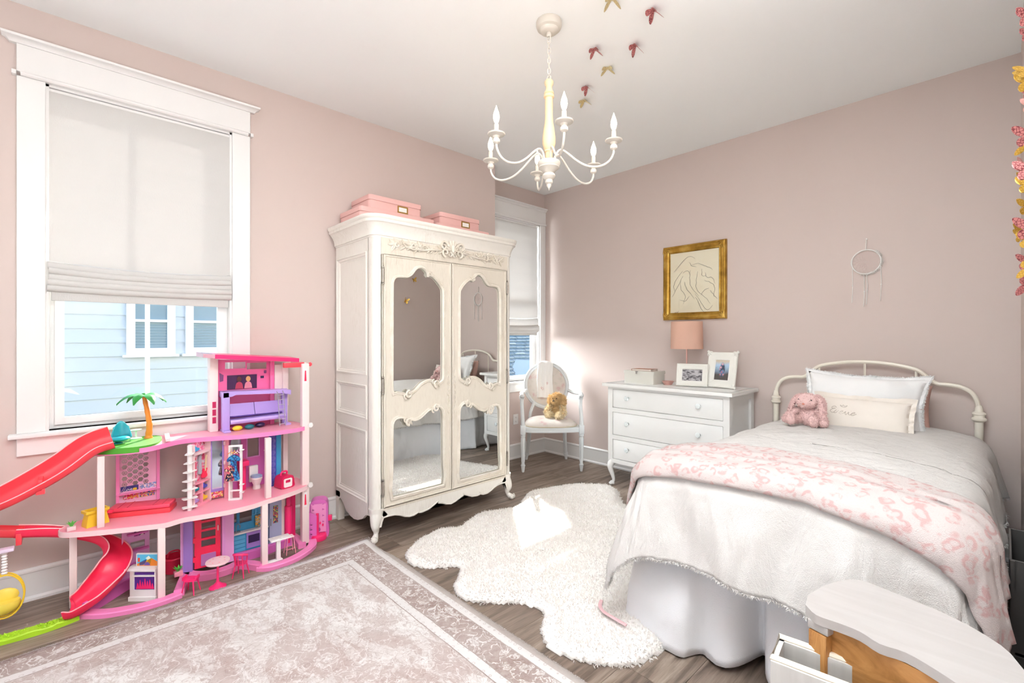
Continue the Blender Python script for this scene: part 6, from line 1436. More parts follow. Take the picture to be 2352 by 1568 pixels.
MB().tube(spline([(kx + .0, .712, .16), (kx, .712, .20), (kx, .722, .212), (kx, .732, .20), (kx, .732, .185)], 5), .0022, 6).box(kx - .02, kx, .70, .735, .160, .166, .002).obj('toy_tap', pl('chrome_grey', '#9aa0ac', .2), th_)
MB().plate(rrect(.80, .86, .24, .335), [rrect(.803 + i * .019, .816 + i * .019, .245 + j * .03, .268 + j * .03) for i in range(3) for j in range(3)], .006, MAPS['x'](kx - .02)).obj('blue_lattice', pl('toy_blue2', '#5ab4de'), th_, smooth=0)
MB().box(kx - .02, kx - .005, .815, .86, .165, .235, .004).obj('toy_jars', pic('jars', ['#e0a83a', '#4f9fb0', '#c9c0a0', '#b96f2e'], 40), th_)
MB().box(-3.12, -3.075, .888, .958, .045, .355, .004).obj('toy_fridge', K_LILAC, th_)
MB().box(-3.076, -3.072, .908, .935, .17, .275).obj('sticker', pic('fridge', ['#38406a', '#e4c65a', '#c94f5c', '#5f9f6a'], 60), th_, smooth=0)
MB().box(-3.076, -3.066, .892, .897, .16, .20).obj('toy_handle', pl('chrome_grey', '#9aa0ac', .2), th_, smooth=0)
MB().plate([(.955, .03), (.985, .03), (.985, .362), (.955, .362)], [], .012, MAPS['x'](-3.11)).obj('wall_pier', K_POST, th_, smooth=0)
MB().cyl((-3.09, 1.0, .02), (-3.09, 1.0, .36), .012, n=12).cyl((-3.09, 1.0, .06), (-3.09, 1.0, .25), .022, n=12).obj('lift_column', K_HOT, th_)
MB().plate(rrect(1.015, 1.06, .03, .30, .004), [], .02, MAPS['x'](-3.16)).obj('lift_cage', K_HOT, th_, smooth=30)
# top tower: pink back wall, window strip, side post, bunk unit, roof
tw = MB().plate([(.640, .75), (.945, .75), (.945, 1.155), (.640, 1.172)], [rrect(.690, .802, 1.112, 1.152), rrect(.808, .922, 1.104, 1.145)], .010, MAPS['x'](-3.262)).obj('tower_wall', pl('tower_pink', '#ff76b2'), th_, smooth=0)
MB().box(-3.262, -3.19, .600, .642, .75, 1.195, .004).obj('tower_post', K_POST, th_)
for z in (.80, .845, .89): MB().box(-3.192, -3.187, .612, .630, z, z + .036).obj('slot', pl('slot_red', '#c2255a'), th_, smooth=0)
MB().box(-3.24, -3.222, .935, .96, .75, 1.15, .003).obj('tower_post', pl('tower_pink', '#ff76b2'), th_)
MB().box(-3.26, -3.22, .960, 1.045, .86, 1.13, .004).obj('window_panel', K_POST, th_)
MB().plate([(.700, .985), (.864, .985), (.864, 1.072), (.700, 1.072)], [], .003, MAPS['x'](-3.252)).obj('screen', mat('toy_screen_purple', '#4a2a55', .25), th_, smooth=0)
for cy, c1, c2 in ((.765, '#c23a5c', '#5a2b2b'), (.815, '#e88aa0', '#e8b072')):
    nm = 'figure_print'; MB().plate([(p.x, p.y) for p in spline([(cy - .022, .988, 0), (cy - .016, 1.02, 0), (cy, 1.03, 0), (cy + .016, 1.02, 0), (cy + .022, .988, 0)], 3)], [], .001, MAPS['x'](-3.249)).obj(nm, mat('print' + c1, c1), th_, smooth=0)
    MB().plate(ell(cy, 1.046, .013, .017, 16), [], .0014, MAPS['x'](-3.249)).obj(nm, mat('print' + c2, c2), th_, smooth=0)
MB().plate(rrect(.885, .905, 1.045, 1.060), [], .002, MAPS['x'](-3.252)).obj('sticker', pl('dark_plum', '#33214f'), th_, smooth=0)
MB().plate(rrect(.905, .920, 1.075, 1.095, .004), [], .002, MAPS['x'](-3.252)).obj('sticker', pl('dusty_violet', '#8f4f8a'), th_, smooth=0)
MB().plate([(.66, 1.09), (.682, 1.075), (.68, 1.04), (.662, 1.035)], [], .002, MAPS['x'](-3.252)).obj('sticker', pl('dusty_violet', '#8f4f8a'), th_, smooth=0)
b = MB().rings([[(-3.285, y, z), (-3.085, y, z - .006), (-3.085, y, z - .030), (-3.10, y, z - .030), (-3.10, y, z - .014), (-3.285, y, z - .010)] for y, z in ((.605, 1.212), (1.065, 1.177))]); b.obj('roof', K_HOT, th_, smooth=0)
b = MB().rings([[(-3.285, y, z), (-3.085, y, z - .006), (-3.085, y, z - .028), (-3.285, y, z - .026)] for y, z in ((.548, 1.218), (.605, 1.2125))]); b.obj('roof_tip', pl('clear_pink', '#d7a3b2', .15), th_, smooth=0)
# palm, plugged into the terrace
pt0 = (-3.185, .315)
MB().tube(spline([(pt0[0], pt0[1], .758), (pt0[0], pt0[1] + .004, .83), (pt0[0] - .004, pt0[1] - .004, .90), (pt0[0] - .01, pt0[1] - .018, .985)], 5), lambda t: .0155 - .006 * t + .001 * math.sin(t * 60), 12).lathe([(.02, .756), (.02, .762), (.014, .775)], (pt0[0], pt0[1], 0), 12).obj('palm_trunk', K_ORNG, th_, smooth=50)
top = Vector((pt0[0] - .01, pt0[1] - .018, .99))
for k in range(7):
    a = 2 * PI * k / 7 + .3; L = (.11, .10, .105, .09, .10, .115, .09)[k]; d = Vector((math.cos(a), math.sin(a), 0)); sd_ = Vector((-d.y, d.x, 0)); R_3 = []
    for i in range(8):
        t = i / 7; c = top + d * L * (t ** .9) + Vector((0, 0, .022 * math.sin(PI * t * .7) - .055 * t * t)); w = .024 * math.sin(PI * min(.985, .08 + t * .92)) + .001
        R_3.append([c - sd_ * w + Vector((0, 0, -.006)), c + Vector((0, 0, .003)), c + sd_ * w + Vector((0, 0, -.006)), c + Vector((0, 0, -.002))])
    MB().rings(R_3).obj('palm_leaf', K_LEAF, th_, smooth=60)
MB().sph(top + Vector((0, 0, .004)), (.014, .014, .01), 10, 6).obj('palm_crown', K_LEAF, th_)
MB().lathe([(.026, .760), (.026, .764), (.004, .768), (.0035, .80), (.024, .805), (.025, .808), (.004, .809)], (-3.215, .265, 0), 20).obj('terrace_table', pl('mint_clear', '#cfe6cf', .15), th_)
MB().plate([(.010, .758), (.03, .758), (.03, .768), (.01, .768)], [], .2, lambda u, v, w: (-3.02 - w, .36 + u + w * .1, v)).obj('terrace_kerb', K_PALE, th_, smooth=0)

# ---- water slide (lifts off: a thing of its own)
def trough(b, pts, w, h, th=.004, tilt=None, far=1.0):
    P = spline(pts, 8); N = len(P); rings = []; lips = ([], [])
    for i in range(N):
        T = (P[min(i + 1, N - 1)] - P[max(i - 1, 0)]).normalized(); S = T.cross(Vector((0, 0, 1))).normalized(); U = S.cross(T).normalized()
        t = i / (N - 1); ww = w(t) if callable(w) else w; hh = h(t) if callable(h) else h; bank = (tilt(t) if tilt else 0); S2 = S * math.cos(bank) + U * math.sin(bank); U2 = U * math.cos(bank) - S * math.sin(bank)
        sec = [(-1, 1), (-.98, .45), (-.8, .12), (-.45, 0), (.45, 0), (.8, .12), (.98, .45), (1, 1)]
        hs_ = lambda a: hh * (far if a > 0 else 1)
        inner = [P[i] + S2 * a * ww + U2 * c * hs_(a) for a, c in sec]; outer = [P[i] + S2 * a * (ww + th) + U2 * (c * hs_(a) - (th if c < .9 else 0)) for a, c in sec[::-1]]
        rings.append(inner + outer); lips[0].append(inner[0]); lips[1].append(inner[-1])
    b.rings(rings)
    return lips
sl = thing('toy_water_slide', 'coral red toy water slide winding down from the palm terrace to the floor', 'toy slide', (-3.0, -.05, 0))
b = MB(); lp_ = trough(b, [(-3.04, .165, .775), (-3.04, .09, .752), (-3.03, .0, .685), (-3.015, -.10, .625), (-3.01, -.20, .575), (-3.02, -.33, .53)], lambda t: .056 - .010 * t, lambda t: .040 - .008 * t, tilt=lambda t: .30, far=1.9); b.obj('upper_chute', K_CORAL, sl, smooth=50); [MB().tube(q, .0032, 6).obj('rim', K_LIP, sl) for q in lp_]
MB().box(-3.075, -2.965, -.098, -.082, .615, .665, .003).box(-2.985, -2.965, -.105, -.075, .60, .625, .003).obj('joint', K_CORAL, sl)
b = MB(); lp_ = trough(b, [(-3.02, -.33, .53), (-3.05, -.47, .49), (-3.14, -.50, .46), (-3.19, -.40, .43), (-3.18, -.27, .405), (-3.17, -.16, .375)], .036, .034, tilt=None); b.obj('rear_chute', K_CORAL, sl, smooth=50)
b = MB(); lp_ = trough(b, [(-3.17, -.18, .38), (-3.165, -.08, .355), (-3.155, .03, .315), (-3.12, .125, .265), (-3.075, .165, .205), (-3.02, .150, .140), (-2.990, .095, .075), (-2.985, .030, .030), (-2.99, .0, .022)], lambda t: .040 + .030 * min(1, t * 1.3), lambda t: .038 + .006 * t, tilt=lambda t: .30 * math.sin(PI * t)); b.obj('lower_chute', K_RED, sl, smooth=50); [MB().tube(q, .0035, 6).obj('rim', K_LIP, sl) for q in lp_]
MB().box(-3.215, -3.125, -.175, -.155, .345, .40, .003).obj('joint', K_CORAL, sl)
MB().cyl((-3.16, -.46, 0), (-3.16, -.46, .45), .012, n=10).lathe([(.04, 0), (.04, .006), (.012, .012)], (-3.16, -.46, 0), 16).obj('support', K_RED, sl)
# lime grass strip
b = strip([(-2.965, .030), (-2.945, -.04), (-2.94, -.12), (-2.955, -.24), (-2.99, -.36)], .055, .022, 0)
for v in b.bm.verts:
    if v.co.z > .015: v.co.z += .003 * math.sin(v.co.y * 300); v.co.x += .003 * math.sin(v.co.y * 211)
gs = single(b, 'toy_grass_strip', K_LIME, 'lime green curved toy grass strip on the floor at the slide end', 'toy', (-2.95, -.1, 0), smooth=40)
P, N_ = [], []
for k in range(900): y = random.uniform(-.34, .02); x = -2.945 - .6 * (y + .08) ** 2 * 1.0 + random.uniform(-.024, .024); P.append((x + 2.95, y + .1, .022)); N_.append((0, 0, 1))
_ = fur('blades', P, N_, .006, .004, K_LIME, None, .8, 3); _.parent = gs
# hanging egg chair
eg = thing('toy_hanging_chair', 'yellow toy hanging egg chair on a white stand at the left end', 'toy chair', (-3.06, -.19, 0))
c0 = Vector((-3.06, -.205, .155))
for dx in (-.012, .012): MB().tube([(c0.x + dx + .010 * math.cos(a), c0.y + .062 * math.cos(a), c0.z + .095 * math.sin(a)) for a in [2 * PI * k / 32 for k in range(32)]], .0035, 6, closed=True).obj('ring', K_YEL, eg)
MB().sph((c0.x, c0.y, c0.z - .038), (.036, .052, .045), 16, 10, f=lambda p: Vector((p.x, p.y, min(p.z, .012)))).sph((c0.x - .018, c0.y, c0.z - .010), (.012, .045, .036), 12, 8).obj('seat', pl('egg_yellow', '#f8dd5c', .35), eg)
b = MB(); [b.lathe([(.007, 0), (.011, .006), (.007, .012)], (c0.x, c0.y, c0.z + .095 + k * .0125), 10) for k in range(8)]; b.obj('spring', K_WHITE, eg)
MB().box(c0.x - .02, c0.x + .02, c0.y - .16, c0.y + .03, c0.z + .195, c0.z + .21, .003).cyl((c0.x, c0.y - .15, 0), (c0.x, c0.y - .15, c0.z + .2), .010, n=10).lathe([(.05, 0), (.05, .008), (.01, .014)], (c0.x, c0.y - .15, 0), 18).obj('stand', pl('lilac_white', '#ead8ee'), eg)
# terrace armchair and clear vase
ac = thing('toy_armchair', 'turquoise toy armchair on the green palm terrace', 'toy chair', (-3.135, .185, .76))
def shell(u, v):
    a = (u - .5) * 2; z = .785 + .082 * v * (1 - .4 * a * a) ; y = .200 + .042 * a * (1 - .28 * v * v); x = -3.165 - .012 * v + .036 * a * a * (1 - .6 * v)
    return (x, y, z)
b = MB().grid(shell, 16, 12); bo = b.obj('backrest', K_AQUA, ac, smooth=180); bo.modifiers.new('t', 'SOLIDIFY').thickness = .006
MB().sph((-3.125, .190, .784), (.042, .046, .015), 16, 8).obj('seat', K_AQUA, ac); MB().lathe([(.022, .760), (.022, .764), (.007, .768), (.007, .775)], (-3.13, .185, 0), 16).obj('base', K_AQUA, ac)
va = MB().lathe([(.008, .760), (.007, .79), (.010, .81), (.016, .835), (.0155, .835), (.009, .81), (.005, .79), (.0, .765)], (-3.105, .105, 0), 20); single(va, 'toy_vase', mat('clear_lilac', '#cdb9dc', .05, Transmission_Weight=.7), 'clear lilac toy vase at the top of the slide', 'toy vase', (-3.105, .105, .76))
# yellow chest on deck 1
yc_ = thing('toy_chest', 'yellow plastic toy chest behind the pale post on the first deck', 'toy', (-3.07, .10, .385))
YM = Matrix.Translation((-3.075, .098, 0)) @ Matrix.Rotation(.35, 4, 'Z')
MB().rings([[tuple(YM @ Vector((sx * s_, sy * s_, z))) for sx, sy in ((-.026, -.045), (.026, -.045), (.026, .045), (-.026, .045))] for s_, z in ((1.0, .385), (.98, .40), (.82, .438), (.84, .442), (.98, .450))]).obj('body', K_YEL, yc_, smooth=20)
MB().plate(rrect(-.028, .028, -.047, .047, .004), [rrect(-.020, .020, -.038, .038, .003)], .012, lambda u, v, w: tuple(YM @ Vector((u, v, .450 + w)))).obj('rim', K_YEL, yc_, smooth=30)
MB().cyl(YM @ Vector((0, .052, .425)), YM @ Vector((0, .058, .44)), .016, n=14).obj('knob', K_RED, yc_)
# couch / day bed
co_ = thing('toy_daybed', 'long coral pink toy daybed on the first deck beneath the hexagon wall', 'toy bed', (-3.12, .29, .385))
m8 = Matrix.Translation((-3.12, .285, .385)) @ Matrix.Rotation(-.42, 4, 'Z')
MB().cbox((0, 0, .012), .105, .275, .024, .004, M=m8).obj('frame', K_CORAL, co_); MB().cbox((0, 0, .036), .10, .27, .022, .008, M=m8).obj('mattress', pl('coral_pink', '#f8506c'), co_)
b = MB(); [b.cbox((0, y, .048), .098, .002, .002, M=m8) for y in (-.09, -.05, .06, .1)]; b.obj('quilt_line', pl('deep_coral', '#d8334f'), co_)
# potted plants
def pot_plant(label, c, m_, s=1.0):
    t = thing('toy_potted_plant', label, 'toy plant', c)
    MB().box(c[0] - .013 * s, c[0] + .013 * s, c[1] - .016 * s, c[1] + .016 * s, c[2], c[2] + .020 * s, .002).obj('pot', m_, t)
    for k in range(7):
        a = 2 * PI * k / 7 + .2; d = Vector((math.cos(a), math.sin(a), 0)); b0 = Vector((c[0], c[1], c[2] + .019 * s)); MB().tube([b0 + d * .003, b0 + d * .010 * s + Vector((0, 0, .014 * s)), b0 + d * .020 * s + Vector((0, 0, .022 * s))], [.0035 * s, .0045 * s, .0006], 5, flat=.5).obj('leaf', pl('plant_green', '#56b948'), t)
pot_plant('tiny plant in a pale pot at the left tip of the first deck', (-3.055, .012, .386), K_PALE)
pot_plant('tiny plant in a pink pot on the floor behind the low pink stool', (-3.03, .425, .036), K_DECK, 1.2)
# fireplace unit
fp = thing('toy_fireplace', 'white toy fireplace with beach screen beside the red slide', 'toy furniture', (-2.955, .265, 0))
m9 = lm_((-2.985, .225), (-2.900, .318)); LF = .126
MB().plate([(-.004, 0), (LF + .004, 0), (LF + .004, .02), (-.004, .02)], [], .056, lambda u, v, w: m9(u, v, w - .045)).obj('base', K_WHITE, fp, smooth=0)
MB().plate([(0, .02), (LF, .02), (LF, .150), (0, .150)], [rrect(.018, LF - .006, .052, .118), rrect(.018, LF - .006, .125, .142)], .05, lambda u, v, w: m9(u, v, w - .045)).obj('body', K_WHITE, fp, smooth=0)
MB().plate([(-.02, .150), (LF + .004, .150), (LF + .004, .158), (-.02, .158)], [], .06, lambda u, v, w: m9(u, v, w - .045)).obj('mantel', K_WHITE, fp, smooth=0)
MB().plate([(.018, .05), (LF - .006, .05), (LF - .006, .145), (.018, .145)], [], .002, lambda u, v, w: m9(u, v, w - .004)).obj('firebox', mat('violet_print', '#5a2a92', .4), fp, smooth=0)
for k in range(7):
    u = .034 + k * .012; h = (.03, .045, .036, .052, .040, .046, .028)[k]; MB().plate([(p.x, p.y) for p in spline([(u - .007, .056, 0), (u - .003, .056 + h * .5, 0), (u, .056 + h, 0), (u + .005, .056 + h * .45, 0), (u + .008, .056, 0)], 3)], [], .002, lambda a, c, w: m9(a, c, w - .001)).obj('flame_print', K_HOT, fp, smooth=0)
MB().plate([(.012, .158), (LF, .158), (LF, .222), (.012, .222)], [], .010, lambda u, v, w: m9(u, v, w - .03)).obj('screen', K_WHITE, fp, smooth=0)
sc_ = lambda u, v, w: m9(u, v, w - .019)
MB().plate([(.018, .162), (LF - .003, .162), (LF - .003, .218), (.018, .218)], [], .001, sc_).obj('picture', mat('beach_sky', '#5cc0e6', .3), fp, smooth=0)
for pts_, c in (([(.018, .172), (.018, .162), (LF - .003, .162), (LF - .003, .18), (.09, .200), (.07, .192)], '#f0882c'), ([(.03, .178), (.06, .194), (.066, .19), (.05, .165), (.03, .165)], '#2f5fa8'), ([(.066, .192), (.09, .200), (.085, .17), (.062, .166)], '#f7d23c'), ([(.06, .200), (.075, .212), (.085, .20), (.072, .192)], '#e9f2e6'), ([(.022, .182), (.032, .182), (.032, .202), (.022, .202)], '#e9503c')):
    MB().plate(pts_, [], .0008, lambda u, v, w: m9(u, v, w - .018)).obj('picture', mat('beach' + c, c, .3), fp, smooth=0)
MB().plate([(.054 + .014 * math.cos(a) + .014, .165 + .016 * math.sin(a)) for a in [PI * k / 10 for k in range(11)]], [], .0008, lambda u, v, w: m9(u, v, w - .0172)).obj('picture', mat('beach_grey', '#6a4fa0', .3), fp, smooth=0)
# red basket behind
single(MB().lathe([(.0, .0), (.045, 0), (.052, .01), (.056, .075), (.060, .08), (.058, .085), (.050, .085), (.046, .015), (0, .01)], (-3.195, .43, 0), 24).tube(spline([(-3.195, .40, .083), (-3.195, .41, .11), (-3.195, .45, .11), (-3.195, .46, .083)], 5), .004, 6), 'toy_basket', K_RED, 'round red toy basket on the floor behind the pale post', 'toy basket', (-3.195, .43, 0))
# bunk bed
bk_ = thing('toy_bunk_bed', 'lavender toy bunk bed with sofa below on the top deck', 'toy bed', (-3.19, .83, .75))
MB().box(-3.168, -3.13, .650, .690, .752, .985, .006).box(-3.20, -3.095, .652, .688, .750, .762, .003).obj('end_post', K_PURP, bk_)
MB().box(-3.228, -3.19, .995, 1.03, .752, .975, .006).box(-3.228, -3.12, .997, 1.028, .750, .762, .003).obj('end_post', K_PURP, bk_)
MB().rings([[(-3.225, y, z), (-3.13, y, z), (-3.13, y, z - h), (-3.225, y, z - h)] for y, z, h in ((.652, .985, .035), (.70, .985, .030), (.72, .985, .022), (.98, .975, .022), (1.03, .97, .03))]).obj('upper_bunk', K_PURP, bk_, smooth=20)
MB().rings([[(-3.22, y, z), (-3.13, y, z), (-3.125, y, z - .012), (-3.13, y, z - .024), (-3.22, y, z - .024)] for y, z in ((.692, .815), (1.0, .82))]).obj('sofa_seat', K_PURP, bk_, smooth=20)
MB().rings([[(-3.215, y, .90), (-3.190, y, .905), (-3.165, y, .835), (-3.20, y, .82)] for y in (.692, .83)]).obj('sofa_back', K_PURD, bk_, smooth=0); MB().rings([[(-3.215, y, .90), (-3.190, y, .905), (-3.165, y, .835), (-3.20, y, .82)] for y in (.833, .99)]).obj('sofa_back', K_PURD, bk_, smooth=0)
ld = MB()
for dy_ in (0, .034): ld.tube([(-3.105, .955 + dy_, .752), (-3.118, .948 + dy_, .955), (-3.132, .945 + dy_, .968), (-3.15, .944 + dy_, .968)], .0026, 6)
for k in range(7): z = .765 + k * .030; ld.cyl((-3.105 - .0009 * k * 1.9, .955 - k * .001, z), (-3.105 - .0009 * k * 1.9, .989 - k * .001, z), .0022, n=6)
ld.obj('ladder', mat('ladder_silver', '#b9b6c4', .3, .5), bk_)
for lb, y, m_ in (('yellow toy cushion under the lavender bunk', .73, K_YEL), ('dark pink toy cushion under the lavender bunk', .70, pl('berry', '#a3245c')), ('teal toy cushion under the lavender bunk', .795, pl('deep_teal', '#1d6f7c')), ('plum toy cushion under the lavender bunk, nearest to the ladder', .86, pl('dark_plum', '#33214f'))):
    x = -3.14 if 'yellow' in lb or 'teal' in lb else -3.165; single(MB().sph((x, y, .765), (.020, .028, .015), 12, 8), 'toy_cushion', m_, lb, 'toy cushion', (x, y, .75), 'toy cushions under the bunk')
# wardrobe rack with dresses
wr_ = thing('toy_clothes_rack', 'white open toy wardrobe rack on the first deck', 'toy rack', (-3.01, .695, .385))
m10 = lm_((-3.02, .66), (-2.985, .720)); LR = .07
for u0, u1, w0, w1, z0_, z1_ in ((0, .010, 0, .01, .385, .695), (LR - .012, LR, 0, .012, .385, .692), (0, .010, -.03, -.02, .385, .69), (0, LR, 0, .010, .685, .695), (0, LR, 0, .010, .435, .442), (0, LR, 0, .012, .385, .395), (0, LR, 0, .008, .49, .497)):
    MB().plate([(u0, z0_), (u1, z0_), (u1, z1_), (u0, z1_)], [], w1 - w0, lambda u, v, w, w0=w0: m10(u, v, w + w0)).obj('rack_bar', K_WHITE, wr_, smooth=0)
for z in (.665, .47, .425): MB().plate([(LR - .012, z), (LR + .010, z), (LR + .010, z + .004), (LR - .012, z + .004)], [], .02, m10).obj('peg', K_WHITE, wr_, smooth=0)
def pattern(name, a, b_, c_, sc=140):
    g = G('dress_' + name, a, .6); c = g.coord(); g.color(g.ramp(g.sep(g.voro(c, sc, 1, out=1))['X'], [(0, a), (.4, b_), (.75, c_)], 'CONSTANT')); return g.m
DB = pattern('blue', '#1c4f94', '#2f8fc4', '#12305c'); DK = pattern('floral', '#1b1a33', '#d6506a', '#efc7a0')
for lb, u, z0_, L, m_, wd in (('glittery blue toy dress hanging in the white rack', .030, .640, .135, DB, .032), ('dark floral toy dress hanging lowest in the white rack', .012, .585, .082, DK, .026)):
    o_ = [(u - wd * .4, z0_), (u - wd, z0_ - .02), (u - wd * .9, z0_ - .035), (u - wd * .5, z0_ - .03), (u - wd * .45, z0_ - L * .5), (u - wd * .95, z0_ - L), (u, z0_ - L - .006), (u + wd * .95, z0_ - L), (u + wd * .45, z0_ - L * .5), (u + wd * .5, z0_ - .03), (u + wd * .9, z0_ - .035), (u + wd, z0_ - .02), (u + wd * .4, z0_)]
    c = m10(u, z0_, .02); b = MB().plate([(p.x, p.y) for p in spline([(a, b_, 0) for a, b_ in o_[::-1]], 2, True)], [], .014, lambda a, c_, w: m10(a, c_, w + .013)); single(b, 'toy_dress', m_, lb, 'toy dress', c, 'toy dresses on the white rack', smooth=40)
for lb, u, m_ in (('orange toy hanger at the top of the white rack', .018, K_ORNG), ('yellow toy hanger at the top of the white rack', .034, K_YEL), ('white toy hanger at the top of the white rack', .05, K_WHITE)):
    b = MB().tube([m10(u - .018, .648, .022), m10(u, .662, .022), m10(u + .018, .648, .022)], .0018, 5).tube([m10(u, .662, .022), m10(u, .672, .018)], .0012, 5); single(b, 'toy_hanger', m_, lb, 'toy hanger', m10(u, .66, .02), 'toy hangers on the rack')
# toilet
tl = thing('toy_toilet', 'white toy toilet with blue lid on the first deck', 'toy toilet', (-3.13, .83, .385))
MB().box(-3.185, -3.165, .80, .85, .42, .52, .005).obj('tank', K_WHITE, tl)
MB().lathe([(.020, .385), (.022, .39), (.018, .41), (.026, .43), (.032, .450), (.030, .456)], (-3.135, .832, 0), 20, sx=1.15).obj('bowl', K_WHITE, tl)
MB().lathe([(.0, .456), (.031, .456), (.032, .462), (.028, .466), (0, .466)], (-3.137, .832, 0), 20, sx=1.15).obj('lid', pl('lid_blue', '#a9c0e8'), tl)
# pet carrier
pc = thing('toy_pet_carrier', 'hot pink toy pet carrier with white door on the first deck', 'toy carrier', (-3.045, .965, .385))
CMx = Matrix.Translation((-3.045, .965, .387)) @ Matrix.Rotation(.25, 4, 'Z')
MB().plate([(p.x, p.y) for p in spline([(-.038, .0, 0), (.038, .0, 0), (.042, .03, 0), (.036, .062, 0), (.018, .074, 0), (-.018, .074, 0), (-.036, .062, 0), (-.042, .03, 0)], 4, True)], [], .075, lambda u, v, w: tuple(CMx @ Vector((-.04 + w, u, v)))).obj('body', pl('crimson_pink', '#d61a56'), pc, smooth=30)
MB().tube(spline([(CMx @ Vector((-.01, -.02, .074))), (CMx @ Vector((-.005, -.015, .092))), (CMx @ Vector((-.005, .015, .092))), (CMx @ Vector((-.01, .02, .074)))], 4), .006, 8).obj('handle', K_HOT, pc)
MB().plate(rrect(-.028, .024, .006, .058, .008), [rrect(-.018, .014, .032, .050, .004)], .006, lambda u, v, w: tuple(CMx @ Vector((.034 + w, u, v)))).obj('door', K_WHITE, pc, smooth=30)
for dz in (.018, .030, .042): MB().cyl(CMx @ Vector((.0, .041, dz)), CMx @ Vector((.0, .045, dz)), .005, n=10).obj('paw_print', K_WHITE, pc)
# cafe table, chairs, stools on the floor
tb_ = thing('toy_cafe_table', 'round pale pink toy cafe table on a hot pink pedestal', 'toy table', (-2.83, .567, 0))
MB().lathe([(.0, .128), (.052, .128), (.056, .134), (.054, .140), (0, .141)], (-2.83, .567, 0), 32).obj('tabletop', K_PALE, tb_, smooth=30)
for a in [2 * PI * k / 7 for k in range(7)]: MB().sph((-2.83 + .034 * math.cos(a), .567 + .034 * math.sin(a), .141), (.004, .004, .002), 8, 4).obj('stud', K_DECK, tb_)
MB().lathe([(.040, 0), (.040, .004), (.024, .012), (.008, .028), (.0055, .05), (.0055, .128)], (-2.83, .567, 0), 24).obj('pedestal', K_HOT, tb_)
def toychair(label, c, rot, back=True):
    t = thing('toy_chair', label, 'toy chair', c, rot, group='hot pink toy chairs', world=False)
    MB().plate(ell(0, 0, .031, .029, 24), [], .005, MAPS['z'](.068)).obj('seat', K_HOT, t, smooth=30)
    for sx in (-1, 1):
        for sy in (-1, 1): MB().tube([(sx * .020, sy * .018, .070), (sx * .030, sy * .029, .0)], [.004, .0025], 6).obj('leg', K_HOT, t)
    if back:
        b = MB().tube([(.034 * math.cos(a), .032 * math.sin(a) + .004, .118 + .014 * math.sin(a)) for a in [-.35 + (PI + .7) * k / 16 for k in range(17)]], .0045, 8, flat=1.4)
        for a in (-.2, .9, 1.6, 2.3, PI + .2): b.tube([(.029 * math.cos(a), .027 * math.sin(a), .071), (.034 * math.cos(a), .032 * math.sin(a) + .004, .118 + .014 * math.sin(a))], .003, 6)
        b.obj('backrest', K_HOT, t)
    else: MB().plate(rrect(-.034, .034, -.020, .020, .012), [], .010, MAPS['z'](.068)).box(-.034, -.026, -.02, .02, .07, .088, .003).box(.026, .034, -.02, .02, .07, .088, .003).obj('seat_pad', K_HOT, t)
    return t
toychair('hot pink toy armchair with slotted back between cafe table and blue kitchen', (-2.875, .685, 0), -2.3)
toychair('hot pink low toy stool with raised sides in front of the lilac pier', (-2.86, .455, 0), .9, False)
isl = thing('toy_counter', 'white toy breakfast counter beside the pale front post', 'toy table', (-2.90, .885, 0))
MB().box(-2.925, -2.86, .835, .945, .138, .146, .003).obj('counter_top', K_WHITE, isl); MB().box(-2.895, -2.875, .868, .890, .024, .138, .002).box(-2.90, -2.87, .80, .90, .020, .028, .002).obj('pedestal', K_WHITE, isl)
for x, y in ((-2.905, .86), (-2.89, .90), (-2.875, .875)): MB().cyl((x, y, .146), (x, y, .1485), .005, n=10).obj('stud', K_WHITE, isl)
so_ = thing('toy_bar_stool', 'thin pale pink toy bar stool behind the white counter', 'toy stool', (-2.925, .955, 0))
MB().box(-2.945, -2.905, .935, .975, .120, .127, .002).obj('seat', K_PALE, so_)
for sx in (-1, 1):
    for sy in (-1, 1): MB().tube([(-2.925 + sx * .016, .955 + sy * .016, .12), (-2.925 + sx * .024, .955 + sy * .026, .024)], .0022, 6).obj('leg', K_DECK, so_)
MB().tube([(-2.925 + a * .022, .955 + b_ * .023, .055) for a, b_ in ((-1, -1), (1, -1), (1, 1), (-1, 1))], .002, 6, closed=True).obj('footrest', K_DECK, so_)
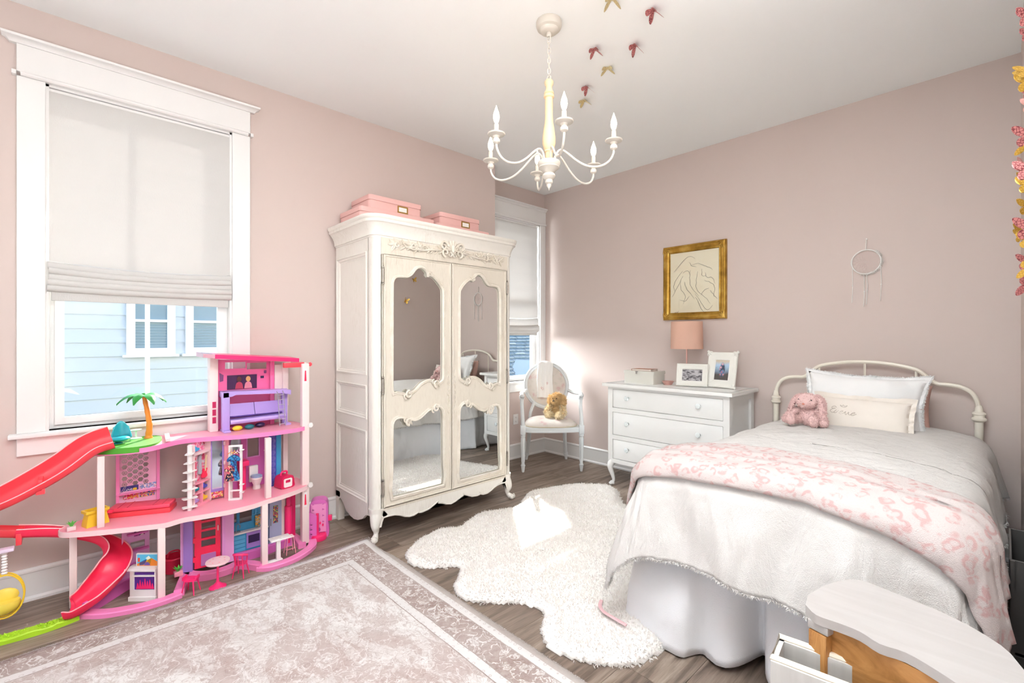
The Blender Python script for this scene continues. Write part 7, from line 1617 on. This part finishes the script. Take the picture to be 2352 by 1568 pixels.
# toy pet play tower standing past the house
kn = thing('toy_pet_tower', 'magenta toy pet tower with paw print panel on the floor beside the armoire', 'toy', (-3.10, 1.20, 0))
KM2 = Matrix.Translation((-3.10, 1.195, 0)) @ Matrix.Rotation(-.45, 4, 'Z')
kmp = lambda u, v, w: tuple(KM2 @ Vector((.030 + w, u, v)))
MB().plate([(p.x, p.y) for p in spline([(-.055, .0, 0), (.055, .0, 0), (.056, .12, 0), (.050, .225, 0), (0, .245, 0), (-.050, .225, 0), (-.056, .12, 0)], 4, True)], [], .085, lambda u, v, w: tuple(KM2 @ Vector((-.06 + w, u, v)))).obj('body', K_MAG, kn, smooth=30)
tri = [[(a, v), (a + .014, v + .004), (a, v + .014)] for a in (-.038, .022) for v in (.10, .14, .18, .215)]
MB().plate([(-.045, .04), (.045, .04), (.045, .222), (-.045, .222)], tri + [ell(0, .056, .013, .015, 12)], .004, kmp).obj('paw_panel', pl('panel_pink', '#f39ad0'), kn, smooth=0)
for u, v in ((-.026, .085), (-.010, .098), (.010, .098), (.026, .085)): MB().plate(ell(u, v, .0055, .009, 12), [], .003, lambda a, c, w: kmp(a, c, w + .004)).obj('toe_print', K_HOT, kn, smooth=0)
MB().lathe([(.05, 0), (.052, .006), (.048, .03), (.044, .034), (.03, .034)], tuple(KM2 @ Vector((.045, 0, 0))), 20).obj('foot_bowl', K_HOT, kn)
MB().box(-.018, .018, -.012, .012, 0, .03, .003, M=KM2 @ Matrix.Translation((0, .068, .10))).obj('knob', K_HOT, kn)
# small crimson cage panel unit between tower and house
cg = thing('toy_gate', 'dark pink toy gate panel with triangle cut outs at the right end of the dollhouse', 'toy', (-3.06, 1.13, 0))
MB().plate([(0, .0), (.05, .0), (.05, .16), (.0, .19)], [[(.012, v), (.026, v + .004), (.012, v + .016)] for v in (.04, .07, .10)], .014, lm_((-3.07, 1.115), (-3.05, 1.165))).obj('panel', K_MAG, cg, smooth=0)
MB().cyl((-3.05, 1.165, 0), (-3.05, 1.165, .17), .009, n=10).obj('post', K_HOT, cg)
